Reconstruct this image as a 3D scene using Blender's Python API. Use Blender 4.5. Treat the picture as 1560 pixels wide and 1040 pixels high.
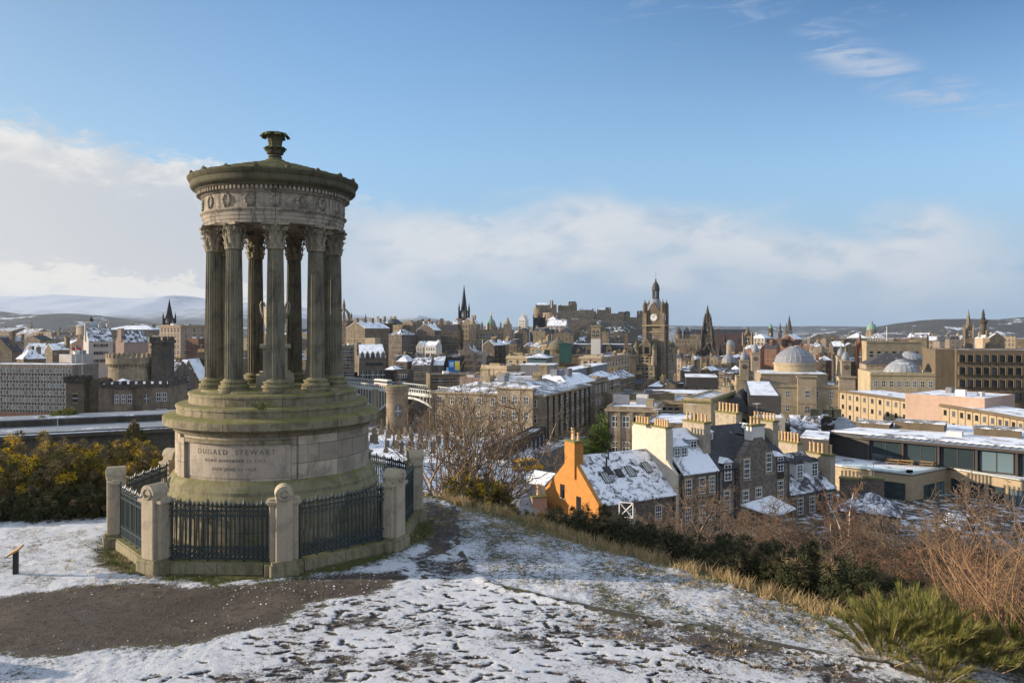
import bpy, math, random
import numpy as np
from mathutils import Vector, Matrix
R = math.radians
scene = bpy.context.scene
for o in list(bpy.data.objects): bpy.data.objects.remove(o)
COL = scene.collection
# ------------------------------------------------------------------ camera
F = 1170.0            # focal length in pixels of the 1560 px wide photograph
ZC = 5.2              # eye height above the ground round the monument
HY = 500.0            # horizon row of the photograph
cam = bpy.data.cameras.new('camera'); camo = bpy.data.objects.new('camera', cam); COL.objects.link(camo)
camo.location = (0, 0, ZC); camo.rotation_euler = (R(90), 0, 0)
cam.sensor_width = 36.0; cam.lens = 36.0*F/1560.0
cam.shift_x = 0.0; cam.shift_y = (HY-520.0)/1560.0
cam.clip_start = 0.1; cam.clip_end = 60000
scene.camera = camo
# ------------------------------------------------------------------ sun
SUN_EL = R(12.5); SUN_AZ = R(-88.0)         # azimuth from +Y, clockwise positive: the sun stands far left
sun = bpy.data.lights.new('sun', 'SUN'); suno = bpy.data.objects.new('sun', sun); COL.objects.link(suno)
sun.energy = 4.9; sun.angle = R(0.55); sun.color = (1.0, 0.84, 0.65)
sd = Vector((math.sin(SUN_AZ)*math.cos(SUN_EL), math.cos(SUN_AZ)*math.cos(SUN_EL), math.sin(SUN_EL)))
suno.rotation_euler = sd.to_track_quat('Z', 'Y').to_euler(); suno.location = (-60, 20, 60)
# ------------------------------------------------------------------ node helpers
class NT:
    def __init__(s, tree):
        s.t = tree; s.n = tree.nodes; s.l = tree.links
    def add(s, ty, **kw):
        n = s.n.new(ty)
        for k, v in kw.items(): setattr(n, k, v)
        return n
    def put(s, sock, v):
        if isinstance(v, bpy.types.NodeSocket): s.l.new(v, sock)
        elif v is not None:
            if hasattr(sock.default_value, '__len__') and isinstance(v, (tuple, list)) and len(v) == 3 and len(sock.default_value) == 4: v = tuple(v)+(1,)
            sock.default_value = v
    def m(s, op, a, b=None, c=None, clamp=False):
        n = s.add('ShaderNodeMath', operation=op, use_clamp=clamp)
        s.put(n.inputs[0], a)
        if b is not None: s.put(n.inputs[1], b)
        if c is not None: s.put(n.inputs[2], c)
        return n.outputs[0]
    def ss(s, v, a, b):      # smoothstep a..b -> 0..1 (a may exceed b)
        n = s.add('ShaderNodeMapRange', interpolation_type='SMOOTHSTEP')
        s.put(n.inputs['Value'], v)
        if a < b: n.inputs['From Min'].default_value = a; n.inputs['From Max'].default_value = b; n.inputs['To Min'].default_value = 0; n.inputs['To Max'].default_value = 1
        else: n.inputs['From Min'].default_value = b; n.inputs['From Max'].default_value = a; n.inputs['To Min'].default_value = 1; n.inputs['To Max'].default_value = 0
        return n.outputs['Result']
    def mix(s, f, a, b, bt='MIX'):
        n = s.add('ShaderNodeMix', data_type='RGBA', blend_type=bt)
        s.put(n.inputs[0], f); s.put(n.inputs[6], a); s.put(n.inputs[7], b)
        return n.outputs[2]
    def noise(s, vec, scale, detail=4, rough=0.55, dist=0.0):
        n = s.add('ShaderNodeTexNoise'); n.inputs['Scale'].default_value = scale; n.inputs['Detail'].default_value = detail
        n.inputs['Roughness'].default_value = rough; n.inputs['Distortion'].default_value = dist
        if vec is not None: s.l.new(vec, n.inputs['Vector'])
        return n.outputs['Fac']
    def comb(s, x, y, z):
        n = s.add('ShaderNodeCombineXYZ'); s.put(n.inputs[0], x); s.put(n.inputs[1], y); s.put(n.inputs[2], z); return n.outputs[0]
    def sep(s, v):
        n = s.add('ShaderNodeSeparateXYZ'); s.l.new(v, n.inputs[0]); return n.outputs
# ------------------------------------------------------------------ world: sky with clouds
world = bpy.data.worlds.new('World'); scene.world = world; world.use_nodes = True
w = NT(world.node_tree); w.n.clear()
out = w.add('ShaderNodeOutputWorld'); bg = w.add('ShaderNodeBackground'); w.l.new(bg.outputs[0], out.inputs[0])
SKY = 0.15; EXPO = 0.75
sky = w.add('ShaderNodeTexSky', sky_type='NISHITA', sun_disc=False, sun_elevation=SUN_EL, sun_rotation=SUN_AZ)
sky.altitude = 100; sky.air_density = 1.0; sky.dust_density = 0.6; sky.ozone_density = 2.2
tc = w.add('ShaderNodeTexCoord'); gx, gy, gz = w.sep(tc.outputs['Generated'])
az = w.m('MULTIPLY', w.m('ARCTAN2', gx, gy), 57.2958)         # degrees, 0 ahead, + to the right
el = w.m('MULTIPLY', w.m('ARCSINE', gz), 57.2958)
cv = w.comb(w.m('MULTIPLY', az, 0.09), w.m('MULTIPLY', el, 0.2), 0.0)
n0 = w.noise(cv, 1.1, 3, 0.5, 0.2); n1 = w.noise(cv, 2.2, 6, 0.6, 0.3); n2 = w.noise(cv, 6.0, 6, 0.62, 0.4); n3 = w.noise(w.comb(w.m('MULTIPLY', az, 0.05), w.m('MULTIPLY', el, 0.3), 7.0), 3.0, 7, 0.65, 0.8)
def lit(r, g, b): return (r/SKY/2**EXPO, g/SKY/2**EXPO, b/SKY/2**EXPO)
base = sky.outputs[0]
# the clear sky of a dry winter morning: a little deeper towards the zenith
base = w.mix(1.0, base, (0.72, 0.86, 0.98, 1), 'MULTIPLY')
base = w.mix(w.m('MULTIPLY', w.ss(az, -4.0, 36.0), w.ss(el, 7.0, 25.0)), base, w.mix(1.0, base, (0.36, 0.49, 0.60, 1), 'MULTIPLY'))
base = w.mix(w.ss(az, -8.0, -36.0), base, w.mix(1.0, base, (0.98, 0.84, 0.74, 1), 'MULTIPLY'))
wob = w.m('ADD', w.m('MULTIPLY', w.m('SUBTRACT', n1, 0.5), 6.0), w.m('MULTIPLY', w.m('SUBTRACT', n2, 0.5), 3.0))
elw = w.m('ADD', el, wob)
# pale veil low over the whole horizon
veil = w.m('MULTIPLY', w.ss(el, 13.0, 2.0), 0.85)
col = w.mix(veil, base, lit(0.275, 0.385, 0.56))
veil2 = w.m('MULTIPLY', w.ss(el, 26.0, 6.0), 0.45)
col = w.mix(veil2, col, lit(0.40, 0.58, 0.78))
# grey cloud bank filling the left
rightfade = w.ss(w.m('ADD', az, w.m('MULTIPLY', wob, 1.2)), -4.0, -22.0)
top = w.m('ADD', 13.0, w.m('MULTIPLY', w.m('ADD', az, 34.0), -0.16))
dl = w.m('SUBTRACT', w.m('SUBTRACT', top, el), w.m('MULTIPLY', w.m('SUBTRACT', n2, 0.5), 5.0))
bank = w.m('MULTIPLY', w.ss(dl, -0.8, 1.6), rightfade)
edge = w.m('MULTIPLY', w.m('MULTIPLY', w.ss(dl, -0.8, 0.6), w.ss(dl, 3.2, 0.8)), rightfade)
lowwarm = w.ss(el, 9.0, 2.5)
bankc = w.mix(lowwarm, lit(0.585, 0.61, 0.66), lit(0.64, 0.63, 0.645))
leftwarm = w.ss(az, -22.0, -36.0)
bankc = w.mix(w.m('MULTIPLY', leftwarm, 0.5), bankc, lit(0.76, 0.72, 0.66))
col = w.mix(w.m('MULTIPLY', bank, 0.92), col, bankc)
col = w.mix(w.m('MULTIPLY', edge, w.m('MULTIPLY', 0.9, w.ss(n1, 0.38, 0.62))), col, lit(0.87, 0.84, 0.80))
# second row of small cumulus over the hills on the left
d2 = w.m('SUBTRACT', w.m('ADD', 3.4, w.m('MULTIPLY', w.m('ADD', az, 25.0), -0.10)), w.m('SUBTRACT', el, w.m('MULTIPLY', w.m('SUBTRACT', n2, 0.5), 5.5)))
cum = w.m('MULTIPLY', w.m('MULTIPLY', w.ss(d2, -0.3, 0.5), w.ss(d2, 3.5, 1.0)), w.ss(az, -13.0, -18.0))
col = w.mix(w.m('MULTIPLY', cum, 0.85), col, lit(0.88, 0.83, 0.75))
# soft bright bank in the middle and to the right
d3 = w.m('SUBTRACT', w.m('SUBTRACT', w.m('SUBTRACT', 8.9, w.m('MULTIPLY', w.m('ABSOLUTE', w.m('SUBTRACT', az, 6.0)), 0.10)), el), w.m('MULTIPLY', w.m('SUBTRACT', n0, 0.5), 9.0))
mid = w.m('MULTIPLY', w.ss(az, -15.0, -8.0), w.ss(az, 38.0, 26.0))
body = w.m('MULTIPLY', w.m('MULTIPLY', w.ss(d3, -1.6, 2.4), w.ss(d3, 10.5, 2.5)), mid)
col = w.mix(w.m('MULTIPLY', body, 0.70), col, lit(0.52, 0.59, 0.68))
rim = w.m('MULTIPLY', w.m('MULTIPLY', w.ss(d3, -1.8, 1.6), w.ss(d3, 7.0, 1.6)), w.m('MULTIPLY', mid, w.ss(n1, 0.30, 0.55)))
col = w.mix(w.m('MULTIPLY', rim, 0.80), col, lit(0.74, 0.76, 0.79))
puff = w.m('MULTIPLY', w.ss(w.m('ADD', n2, w.m('MULTIPLY', n1, 0.6)), 0.80, 1.0), w.m('MULTIPLY', w.m('MULTIPLY', w.ss(el, 4.0, 5.5), w.ss(el, 9.5, 7.0)), w.m('MULTIPLY', w.ss(az, -10.0, -5.0), w.ss(az, 12.0, 4.0))))
col = w.mix(w.m('MULTIPLY', puff, 0.7), col, lit(0.76, 0.765, 0.78))
# thin wisps high on the right
wl = w.m('SUBTRACT', el, w.m('ADD', 18.2, w.m('MULTIPLY', w.m('SUBTRACT', az, 23.0), -0.55)))
wisp = w.m('MULTIPLY', w.m('MULTIPLY', w.ss(wl, -2.2, 0.0), w.ss(wl, 2.2, 0.2)), w.m('MULTIPLY', w.ss(az, 19.0, 23.0), w.ss(n3, 0.42, 0.66)))
col = w.mix(w.m('MULTIPLY', wisp, 0.92), col, lit(0.47, 0.56, 0.71))
wisp2 = w.m('MULTIPLY', w.ss(n3, 0.52, 0.78), w.m('MULTIPLY', w.ss(el, 17.0, 23.0), w.ss(az, 2.0, 14.0)))
col = w.mix(w.m('MULTIPLY', wisp2, 0.42), col, lit(0.55, 0.65, 0.78))
# behind and above the viewer: unseen bright cloud added to lift the shadows
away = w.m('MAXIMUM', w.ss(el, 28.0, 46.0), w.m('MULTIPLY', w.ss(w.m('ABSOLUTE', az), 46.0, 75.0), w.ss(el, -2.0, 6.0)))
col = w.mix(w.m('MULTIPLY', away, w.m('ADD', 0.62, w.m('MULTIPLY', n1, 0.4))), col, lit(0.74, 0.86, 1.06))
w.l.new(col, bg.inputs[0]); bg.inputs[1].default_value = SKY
# ------------------------------------------------------------------ exposure
vs = scene.view_settings
vs.view_transform = 'Standard'; vs.look = 'None'; vs.exposure = EXPO; vs.gamma = 1.0; vs.use_curve_mapping = False
scene.cycles.max_bounces = 5; scene.cycles.diffuse_bounces = 2; scene.cycles.glossy_bounces = 2
scene.cycles.transmission_bounces = 2; scene.cycles.volume_bounces = 0; scene.cycles.transparent_max_bounces = 6
scene.cycles.caustics_reflective = False; scene.cycles.caustics_refractive = False
scene.cycles.use_denoising = True
# ------------------------------------------------------------------ materials
M = {}
def new_mat(name):
    m = bpy.data.materials.new(name); m.use_nodes = True; t = NT(m.node_tree); t.n.clear()
    o = t.add('ShaderNodeOutputMaterial'); b = t.add('ShaderNodeBsdfPrincipled'); t.l.new(b.outputs[0], o.inputs[0])
    b.inputs['Roughness'].default_value = 0.85; b.inputs['Specular IOR Level'].default_value = 0.25
    M[name] = m
    return t, b
def bump(t, b, h, dist=0.02, strength=0.6):
    n = t.add('ShaderNodeBump'); n.inputs['Distance'].default_value = dist; n.inputs['Strength'].default_value = strength
    t.l.new(h, n.inputs['Height']); t.l.new(n.outputs[0], b.inputs['Normal'])
def plain(name, c, rough=0.8, var=0.25, scale=1.2, metal=0.0, spec=0.25):
    t, b = new_mat(name); v = t.add('ShaderNodeTexCoord').outputs['Object']
    n = t.noise(v, scale, 6, 0.62); n2 = t.noise(v, scale*6, 4, 0.6)
    f = t.m('ADD', t.m('MULTIPLY', n, 0.65), t.m('MULTIPLY', n2, 0.35))
    k = t.add('ShaderNodeMapRange'); t.l.new(f, k.inputs[0]); k.inputs[1].default_value = 0.3; k.inputs[2].default_value = 0.7
    k.inputs[3].default_value = 1-var; k.inputs[4].default_value = 1+var
    cc = t.mix(1.0, c, t.comb(k.outputs[0], k.outputs[0], k.outputs[0]), 'MULTIPLY')
    t.l.new(cc, b.inputs['Base Color']); b.inputs['Roughness'].default_value = rough; b.inputs['Metallic'].default_value = metal
    b.inputs['Specular IOR Level'].default_value = spec
    return M[name]
def ashlar(name, c1, c2, stain, course=0.36, length=0.9, stain_amt=0.6, rand=True, moss=0.0):
    """coursed masonry laid out in the wall's own metres, soot stains with their own outlines"""
    t, b = new_mat(name); v = t.add('ShaderNodeTexCoord').outputs['Object']; x, y, z = t.sep(v)
    u = t.comb(t.m('ADD', x, y), z, 0.0)
    br = t.add('ShaderNodeTexBrick', offset=0.5); t.l.new(u, br.inputs['Vector']); br.inputs['Scale'].default_value = 1.0
    br.inputs['Brick Width'].default_value = length; br.inputs['Row Height'].default_value = course; br.inputs['Mortar Size'].default_value = 0.012
    br.inputs['Color1'].default_value = tuple(c1)+(1,); br.inputs['Color2'].default_value = tuple(c2)+(1,)
    br.inputs['Mortar'].default_value = tuple(k*0.6 for k in c1)+(1,); br.inputs['Bias'].default_value = 0.0
    big = t.noise(v, 0.16, 5, 0.65); st = t.noise(t.comb(t.m('ADD', x, y), t.m('MULTIPLY', z, 0.25), 0.0), 0.7, 5, 0.65)
    c = t.mix(t.m('MULTIPLY', t.ss(st, 0.42, 0.72), stain_amt), br.outputs['Color'], stain)
    c = t.mix(t.m('MULTIPLY', t.ss(big, 0.42, 0.68), 0.75*stain_amt), c, stain); med = t.noise(v, 0.9, 6, 0.7); c = t.mix(t.m('MULTIPLY', t.ss(med, 0.50, 0.68), 0.6*stain_amt), c, stain)
    if rand:
        oi = t.add('ShaderNodeObjectInfo'); k = t.m('ADD', 0.72, t.m('MULTIPLY', oi.outputs['Random'], 0.46)); k2 = t.m('ADD', 0.975, t.m('MULTIPLY', t.m('FRACT', t.m('MULTIPLY', oi.outputs['Random'], 7.31)), 0.04)); k3 = t.m('ADD', 0.93, t.m('MULTIPLY', t.m('FRACT', t.m('MULTIPLY', oi.outputs['Random'], 13.7)), 0.15))
        c = t.mix(1.0, c, t.comb(k, t.m('MULTIPLY', k, k2), t.m('MULTIPLY', k, k3)), 'MULTIPLY')
    if moss: c = t.mix(t.m('MULTIPLY', t.ss(t.noise(v, 1.3, 6, 0.7), 0.5, 0.7), moss), c, (0.10, 0.11, 0.03))
    t.l.new(c, b.inputs['Base Color'])
    bump(t, b, br.outputs['Fac'], 0.02, -0.4)
    return M[name]
def snowy(name, c, amount, scale=0.5, patch=(0.2, 0.2, 0.2), slabs=True):
    """a roof covering with lying snow, thin and broken where amount is low"""
    t, b = new_mat(name); v = t.add('ShaderNodeTexCoord').outputs['Object']; x, y, z = t.sep(v)
    n = t.noise(v, scale, 7, 0.68, 0.6); n2 = t.noise(v, scale*14, 4, 0.7)
    f = t.m('ADD', t.m('MULTIPLY', n, 0.7), t.m('MULTIPLY', n2, 0.3))
    mask = t.ss(f, 0.66-amount*0.36, 0.76-amount*0.36)
    if slabs:
        br = t.add('ShaderNodeTexBrick'); t.l.new(t.comb(t.m('ADD', x, y), t.m('MULTIPLY', z, 1.4), 0.0), br.inputs['Vector']); br.inputs['Scale'].default_value = 1.0
        br.inputs['Brick Width'].default_value = 0.3; br.inputs['Row Height'].default_value = 0.22; br.inputs['Mortar Size'].default_value = 0.012
        br.inputs['Color1'].default_value = tuple(c)+(1,); br.inputs['Color2'].default_value = tuple(k*1.45 for k in c)+(1,); br.inputs['Mortar'].default_value = tuple(k*0.5 for k in c)+(1,)
        basec = br.outputs['Color']
    else: basec = t.mix(n2, c, tuple(k*1.4 for k in c))
    t.l.new(t.mix(mask, basec, (0.78, 0.79, 0.82)), b.inputs['Base Color'])
    b.inputs['Roughness'].default_value = 0.75
    bump(t, b, t.m('ADD', t.m('MULTIPLY', mask, 0.8), t.m('MULTIPLY', n2, 0.3)), 0.06, 0.7)
    return M[name]
ashlar('buff_stone', (0.37, 0.295, 0.20), (0.28, 0.225, 0.15), (0.10, 0.082, 0.062), stain_amt=0.7)
ashlar('honey_stone', (0.43, 0.345, 0.23), (0.36, 0.285, 0.19), (0.18, 0.145, 0.10), stain_amt=0.5)
ashlar('grey_stone', (0.235, 0.195, 0.15), (0.18, 0.15, 0.115), (0.075, 0.062, 0.05), stain_amt=0.6)
ashlar('old_stone', (0.25, 0.195, 0.125), (0.185, 0.145, 0.095), (0.07, 0.056, 0.042), stain_amt=0.65)
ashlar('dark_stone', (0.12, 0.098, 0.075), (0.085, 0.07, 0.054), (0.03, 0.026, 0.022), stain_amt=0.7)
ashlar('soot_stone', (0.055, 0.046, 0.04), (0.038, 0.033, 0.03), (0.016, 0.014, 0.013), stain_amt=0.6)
ashlar('castle_stone', (0.30, 0.24, 0.165), (0.22, 0.175, 0.12), (0.08, 0.066, 0.05), stain_amt=0.6, course=0.6, length=1.3)
ashlar('rubble_stone', (0.22, 0.18, 0.14), (0.10, 0.082, 0.068), (0.06, 0.05, 0.045), course=0.22, length=0.38, stain_amt=0.35)
ashlar('modern_stone', (0.40, 0.315, 0.205), (0.34, 0.265, 0.17), (0.28, 0.20, 0.115), course=0.6, length=1.5, stain_amt=0.3, rand=False)
ashlar('red_brick', (0.24, 0.125, 0.08), (0.19, 0.10, 0.065), (0.12, 0.055, 0.035), course=0.12, length=0.3, stain_amt=0.4)
ashlar('pink_stone', (0.40, 0.285, 0.215), (0.36, 0.255, 0.19), (0.26, 0.18, 0.13), stain_amt=0.35)
ashlar('brown_concrete', (0.155, 0.118, 0.075), (0.14, 0.107, 0.07), (0.085, 0.066, 0.045), course=1.2, length=2.4, stain_amt=0.5, rand=False)
plain('grey_render', (0.36, 0.34, 0.32), 0.9, 0.18, 0.9)
plain('white_render', (0.62, 0.58, 0.52), 0.9, 0.10)
plain('trim_stone', (0.30, 0.235, 0.15), 0.85, 0.3)
plain('mossy_cap', (0.16, 0.15, 0.055), 0.95, 0.45, 1.5)
plain('concrete', (0.34, 0.315, 0.28), 0.9, 0.18, 0.5)
plain('grey_cladding', (0.155, 0.155, 0.165), 0.55, 0.12, 0.6)
plain('dark_cladding', (0.062, 0.055, 0.05), 0.6, 0.2, 0.6)
plain('lead', (0.20, 0.205, 0.22), 0.55, 0.3, 1.0)
plain('copper_green', (0.17, 0.27, 0.21), 0.7, 0.2, 0.6)
plain('moss_dome', (0.125, 0.115, 0.075), 0.85, 0.3, 0.6)
plain('green_net', (0.03, 0.085, 0.07), 0.8, 0.2, 0.8)
plain('pot_clay', (0.58, 0.39, 0.20), 0.85, 0.22, 3.0)
plain('white_paint', (0.66, 0.65, 0.62), 0.5, 0.06)
plain('blue_grey_paint', (0.28, 0.34, 0.40), 0.5, 0.08)
plain('iron_black', (0.02, 0.022, 0.022), 0.45, 0.2, spec=0.4)
plain('railing_paint', (0.030, 0.044, 0.045), 0.33, 0.25, 6.0, spec=0.55)
plain('steel_pale', (0.5, 0.5, 0.5), 0.5, 0.1)
plain('timber', (0.40, 0.24, 0.11), 0.8, 0.25, 3.0)
plain('gold', (0.7, 0.42, 0.08), 0.35, 0.1, metal=0.6)
plain('van_yellow', (0.72, 0.36, 0.01), 0.35, 0.05, spec=0.5)
plain('red_paint', (0.45, 0.03, 0.025), 0.4, 0.1)
plain('sign_blue', (0.03, 0.18, 0.50), 0.5, 0.12); plain('sign_yellow', (0.75, 0.58, 0.06), 0.5, 0.1); plain('sign_pale', (0.35, 0.55, 0.70), 0.5, 0.1)
plain('rubber', (0.015, 0.015, 0.015), 0.8, 0.1)
plain('clock_white', (0.78, 0.76, 0.70), 0.5, 0.04)
plain('asphalt', (0.055, 0.05, 0.047), 0.8, 0.3, 1.0)
plain('snow', (0.80, 0.81, 0.84), 0.8, 0.06, 2.0)
plain('bridge_paint', (0.42, 0.44, 0.41), 0.6, 0.12)
snowy('slate_snow', (0.055, 0.052, 0.055), 0.55, 0.55)
snowy('slate_even', (0.055, 0.052, 0.055), 0.70, 1.3)
snowy('slate_thin', (0.05, 0.048, 0.052), 0.22, 0.5)
snowy('slate_full', (0.06, 0.058, 0.06), 0.76, 0.45)
snowy('slate_bare', (0.05, 0.046, 0.048), 0.06, 0.5)
snowy('flat_snow', (0.12, 0.12, 0.125), 0.74, 0.32, slabs=False)
snowy('flat_patchy', (0.13, 0.115, 0.095), 0.55, 0.3, slabs=False)
snowy('lead_snow', (0.19, 0.20, 0.215), 0.32, 0.25, slabs=False)
def glass_mat(name, c, rough=0.08):
    t, b = new_mat(name); v = t.add('ShaderNodeTexCoord').outputs['Object']; oi = t.add('ShaderNodeObjectInfo')
    k = t.ss(oi.outputs['Random'], 0.45, 0.9)
    t.l.new(t.mix(t.m('MULTIPLY', k, 0.8), c, tuple(min(1, q*5+0.03) for q in c)), b.inputs['Base Color'])
    b.inputs['Roughness'].default_value = rough; b.inputs['Specular IOR Level'].default_value = 0.5
    bump(t, b, t.noise(v, 0.9, 2), 0.02, 0.15)
glass_mat('glass', (0.018, 0.02, 0.023)); glass_mat('office_glass', (0.03, 0.045, 0.05), 0.04)
# stone of the monument: warm sandstone blocks, algae on every ledge, soot under the mouldings
def monument_stone(name, c1, c2, algae, soot, use_uv=True, alg=1.0, bw=1.05, bh=0.5, ledge=True, streak=0.5):
    t, b = new_mat(name); tcn = t.add('ShaderNodeTexCoord'); v = tcn.outputs['Object']; x, y, z = t.sep(v)
    if use_uv:
        br = t.add('ShaderNodeTexBrick', offset=0.5); t.l.new(tcn.outputs['UV'], br.inputs['Vector']); br.inputs['Scale'].default_value = 1.0
        br.inputs['Brick Width'].default_value = bw; br.inputs['Row Height'].default_value = bh; br.inputs['Mortar Size'].default_value = 0.006
        br.inputs['Color1'].default_value = tuple(c1)+(1,); br.inputs['Color2'].default_value = tuple(c2)+(1,); br.inputs['Mortar'].default_value = (0.035, 0.03, 0.025, 1)
        br.inputs['Bias'].default_value = 0.0; c = br.outputs['Color']
    else: c = t.mix(t.noise(v, 1.4, 5, 0.6), c1, c2)
    blot = t.noise(v, 2.1, 9, 0.72, 0.8); fine = t.noise(v, 26, 5, 0.7); strk = t.noise(t.comb(t.m('MULTIPLY', x, 3.0), t.m('MULTIPLY', y, 3.0), t.m('MULTIPLY', z, 0.35)), 2.4, 7, 0.68)
    c = t.mix(t.m('MULTIPLY', t.ss(blot, 0.46, 0.64), 0.62), c, soot)
    c = t.mix(t.m('MULTIPLY', t.ss(strk, 0.48, 0.66), streak), c, soot)
    c = t.mix(t.m('MULTIPLY', t.ss(fine, 0.35, 0.8), 0.35), c, tuple(k*0.45 for k in c1))
    ge = t.add('ShaderNodeNewGeometry'); nz = t.sep(ge.outputs['True Normal'])[2]
    an = t.noise(v, 3.2, 8, 0.72)
    a1 = t.ss(an, 0.55, 0.72) if not ledge else t.m('MAXIMUM', t.m('MULTIPLY', t.ss(nz, 0.25, 0.85), t.ss(an, 0.28, 0.55)), t.m('MULTIPLY', t.ss(an, 0.52, 0.70), 0.8))
    c = t.mix(t.m('MULTIPLY', a1, alg), c, t.mix(fine, algae, tuple(k*1.9 for k in algae)))
    t.l.new(c, b.inputs['Base Color']); b.inputs['Roughness'].default_value = 0.95
    h = t.m('ADD', t.m('MULTIPLY', blot, 0.8), t.m('MULTIPLY', fine, 0.5))
    bump(t, b, h, 0.025, 0.7)
monument_stone('drum_stone', (0.50, 0.41, 0.31), (0.30, 0.25, 0.19), (0.10, 0.095, 0.03), (0.15, 0.13, 0.105), alg=0.35, bh=0.42, streak=0.30)
monument_stone('panel_stone', (0.50, 0.415, 0.325), (0.36, 0.30, 0.235), (0.20, 0.17, 0.11), (0.21, 0.18, 0.15), use_uv=False, alg=0.35, streak=0.45)
monument_stone('ledge_stone', (0.31, 0.26, 0.17), (0.22, 0.185, 0.12), (0.095, 0.092, 0.012), (0.055, 0.047, 0.032), alg=0.7, bw=1.3, bh=5.0)
monument_stone('plinth_stone', (0.31, 0.265, 0.175), (0.24, 0.21, 0.135), (0.10, 0.10, 0.025), (0.08, 0.07, 0.045), alg=0.75, bw=1.6, bh=0.62)
monument_stone('shaft_stone', (0.24, 0.21, 0.15), (0.155, 0.14, 0.095), (0.095, 0.098, 0.035), (0.055, 0.048, 0.036), use_uv=False, alg=0.65, ledge=False, streak=0.8)
monument_stone('capital_stone', (0.36, 0.305, 0.215), (0.25, 0.21, 0.145), (0.085, 0.085, 0.03), (0.05, 0.042, 0.032), use_uv=False, alg=0.55, ledge=False)
monument_stone('frieze_stone', (0.42, 0.35, 0.27), (0.28, 0.24, 0.185), (0.12, 0.12, 0.06), (0.06, 0.052, 0.043), alg=0.3, bw=1.6, bh=9, streak=0.75)
monument_stone('roof_stone', (0.13, 0.115, 0.07), (0.10, 0.09, 0.055), (0.085, 0.08, 0.02), (0.04, 0.036, 0.025), use_uv=False, alg=0.8)
monument_stone('pier_stone', (0.46, 0.385, 0.28), (0.40, 0.335, 0.245), (0.19, 0.18, 0.085), (0.22, 0.185, 0.14), use_uv=False, alg=0.35, streak=0.25)
monument_stone('orange_render', (0.52, 0.235, 0.06), (0.44, 0.19, 0.045), (0.30, 0.17, 0.07), (0.31, 0.14, 0.045), use_uv=False, alg=0.35, ledge=False, streak=0.55)
monument_stone('cream_render', (0.60, 0.53, 0.43), (0.54, 0.47, 0.375), (0.40, 0.36, 0.26), (0.40, 0.345, 0.27), use_uv=False, alg=0.2, ledge=False, streak=0.4)
monument_stone('weathered_render', (0.44, 0.37, 0.28), (0.36, 0.295, 0.215), (0.20, 0.18, 0.09), (0.19, 0.155, 0.115), use_uv=False, alg=0.35, ledge=False, streak=0.55)
plain('inscription', (0.15, 0.12, 0.095), 0.95, 0.5, 9.0)
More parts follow.
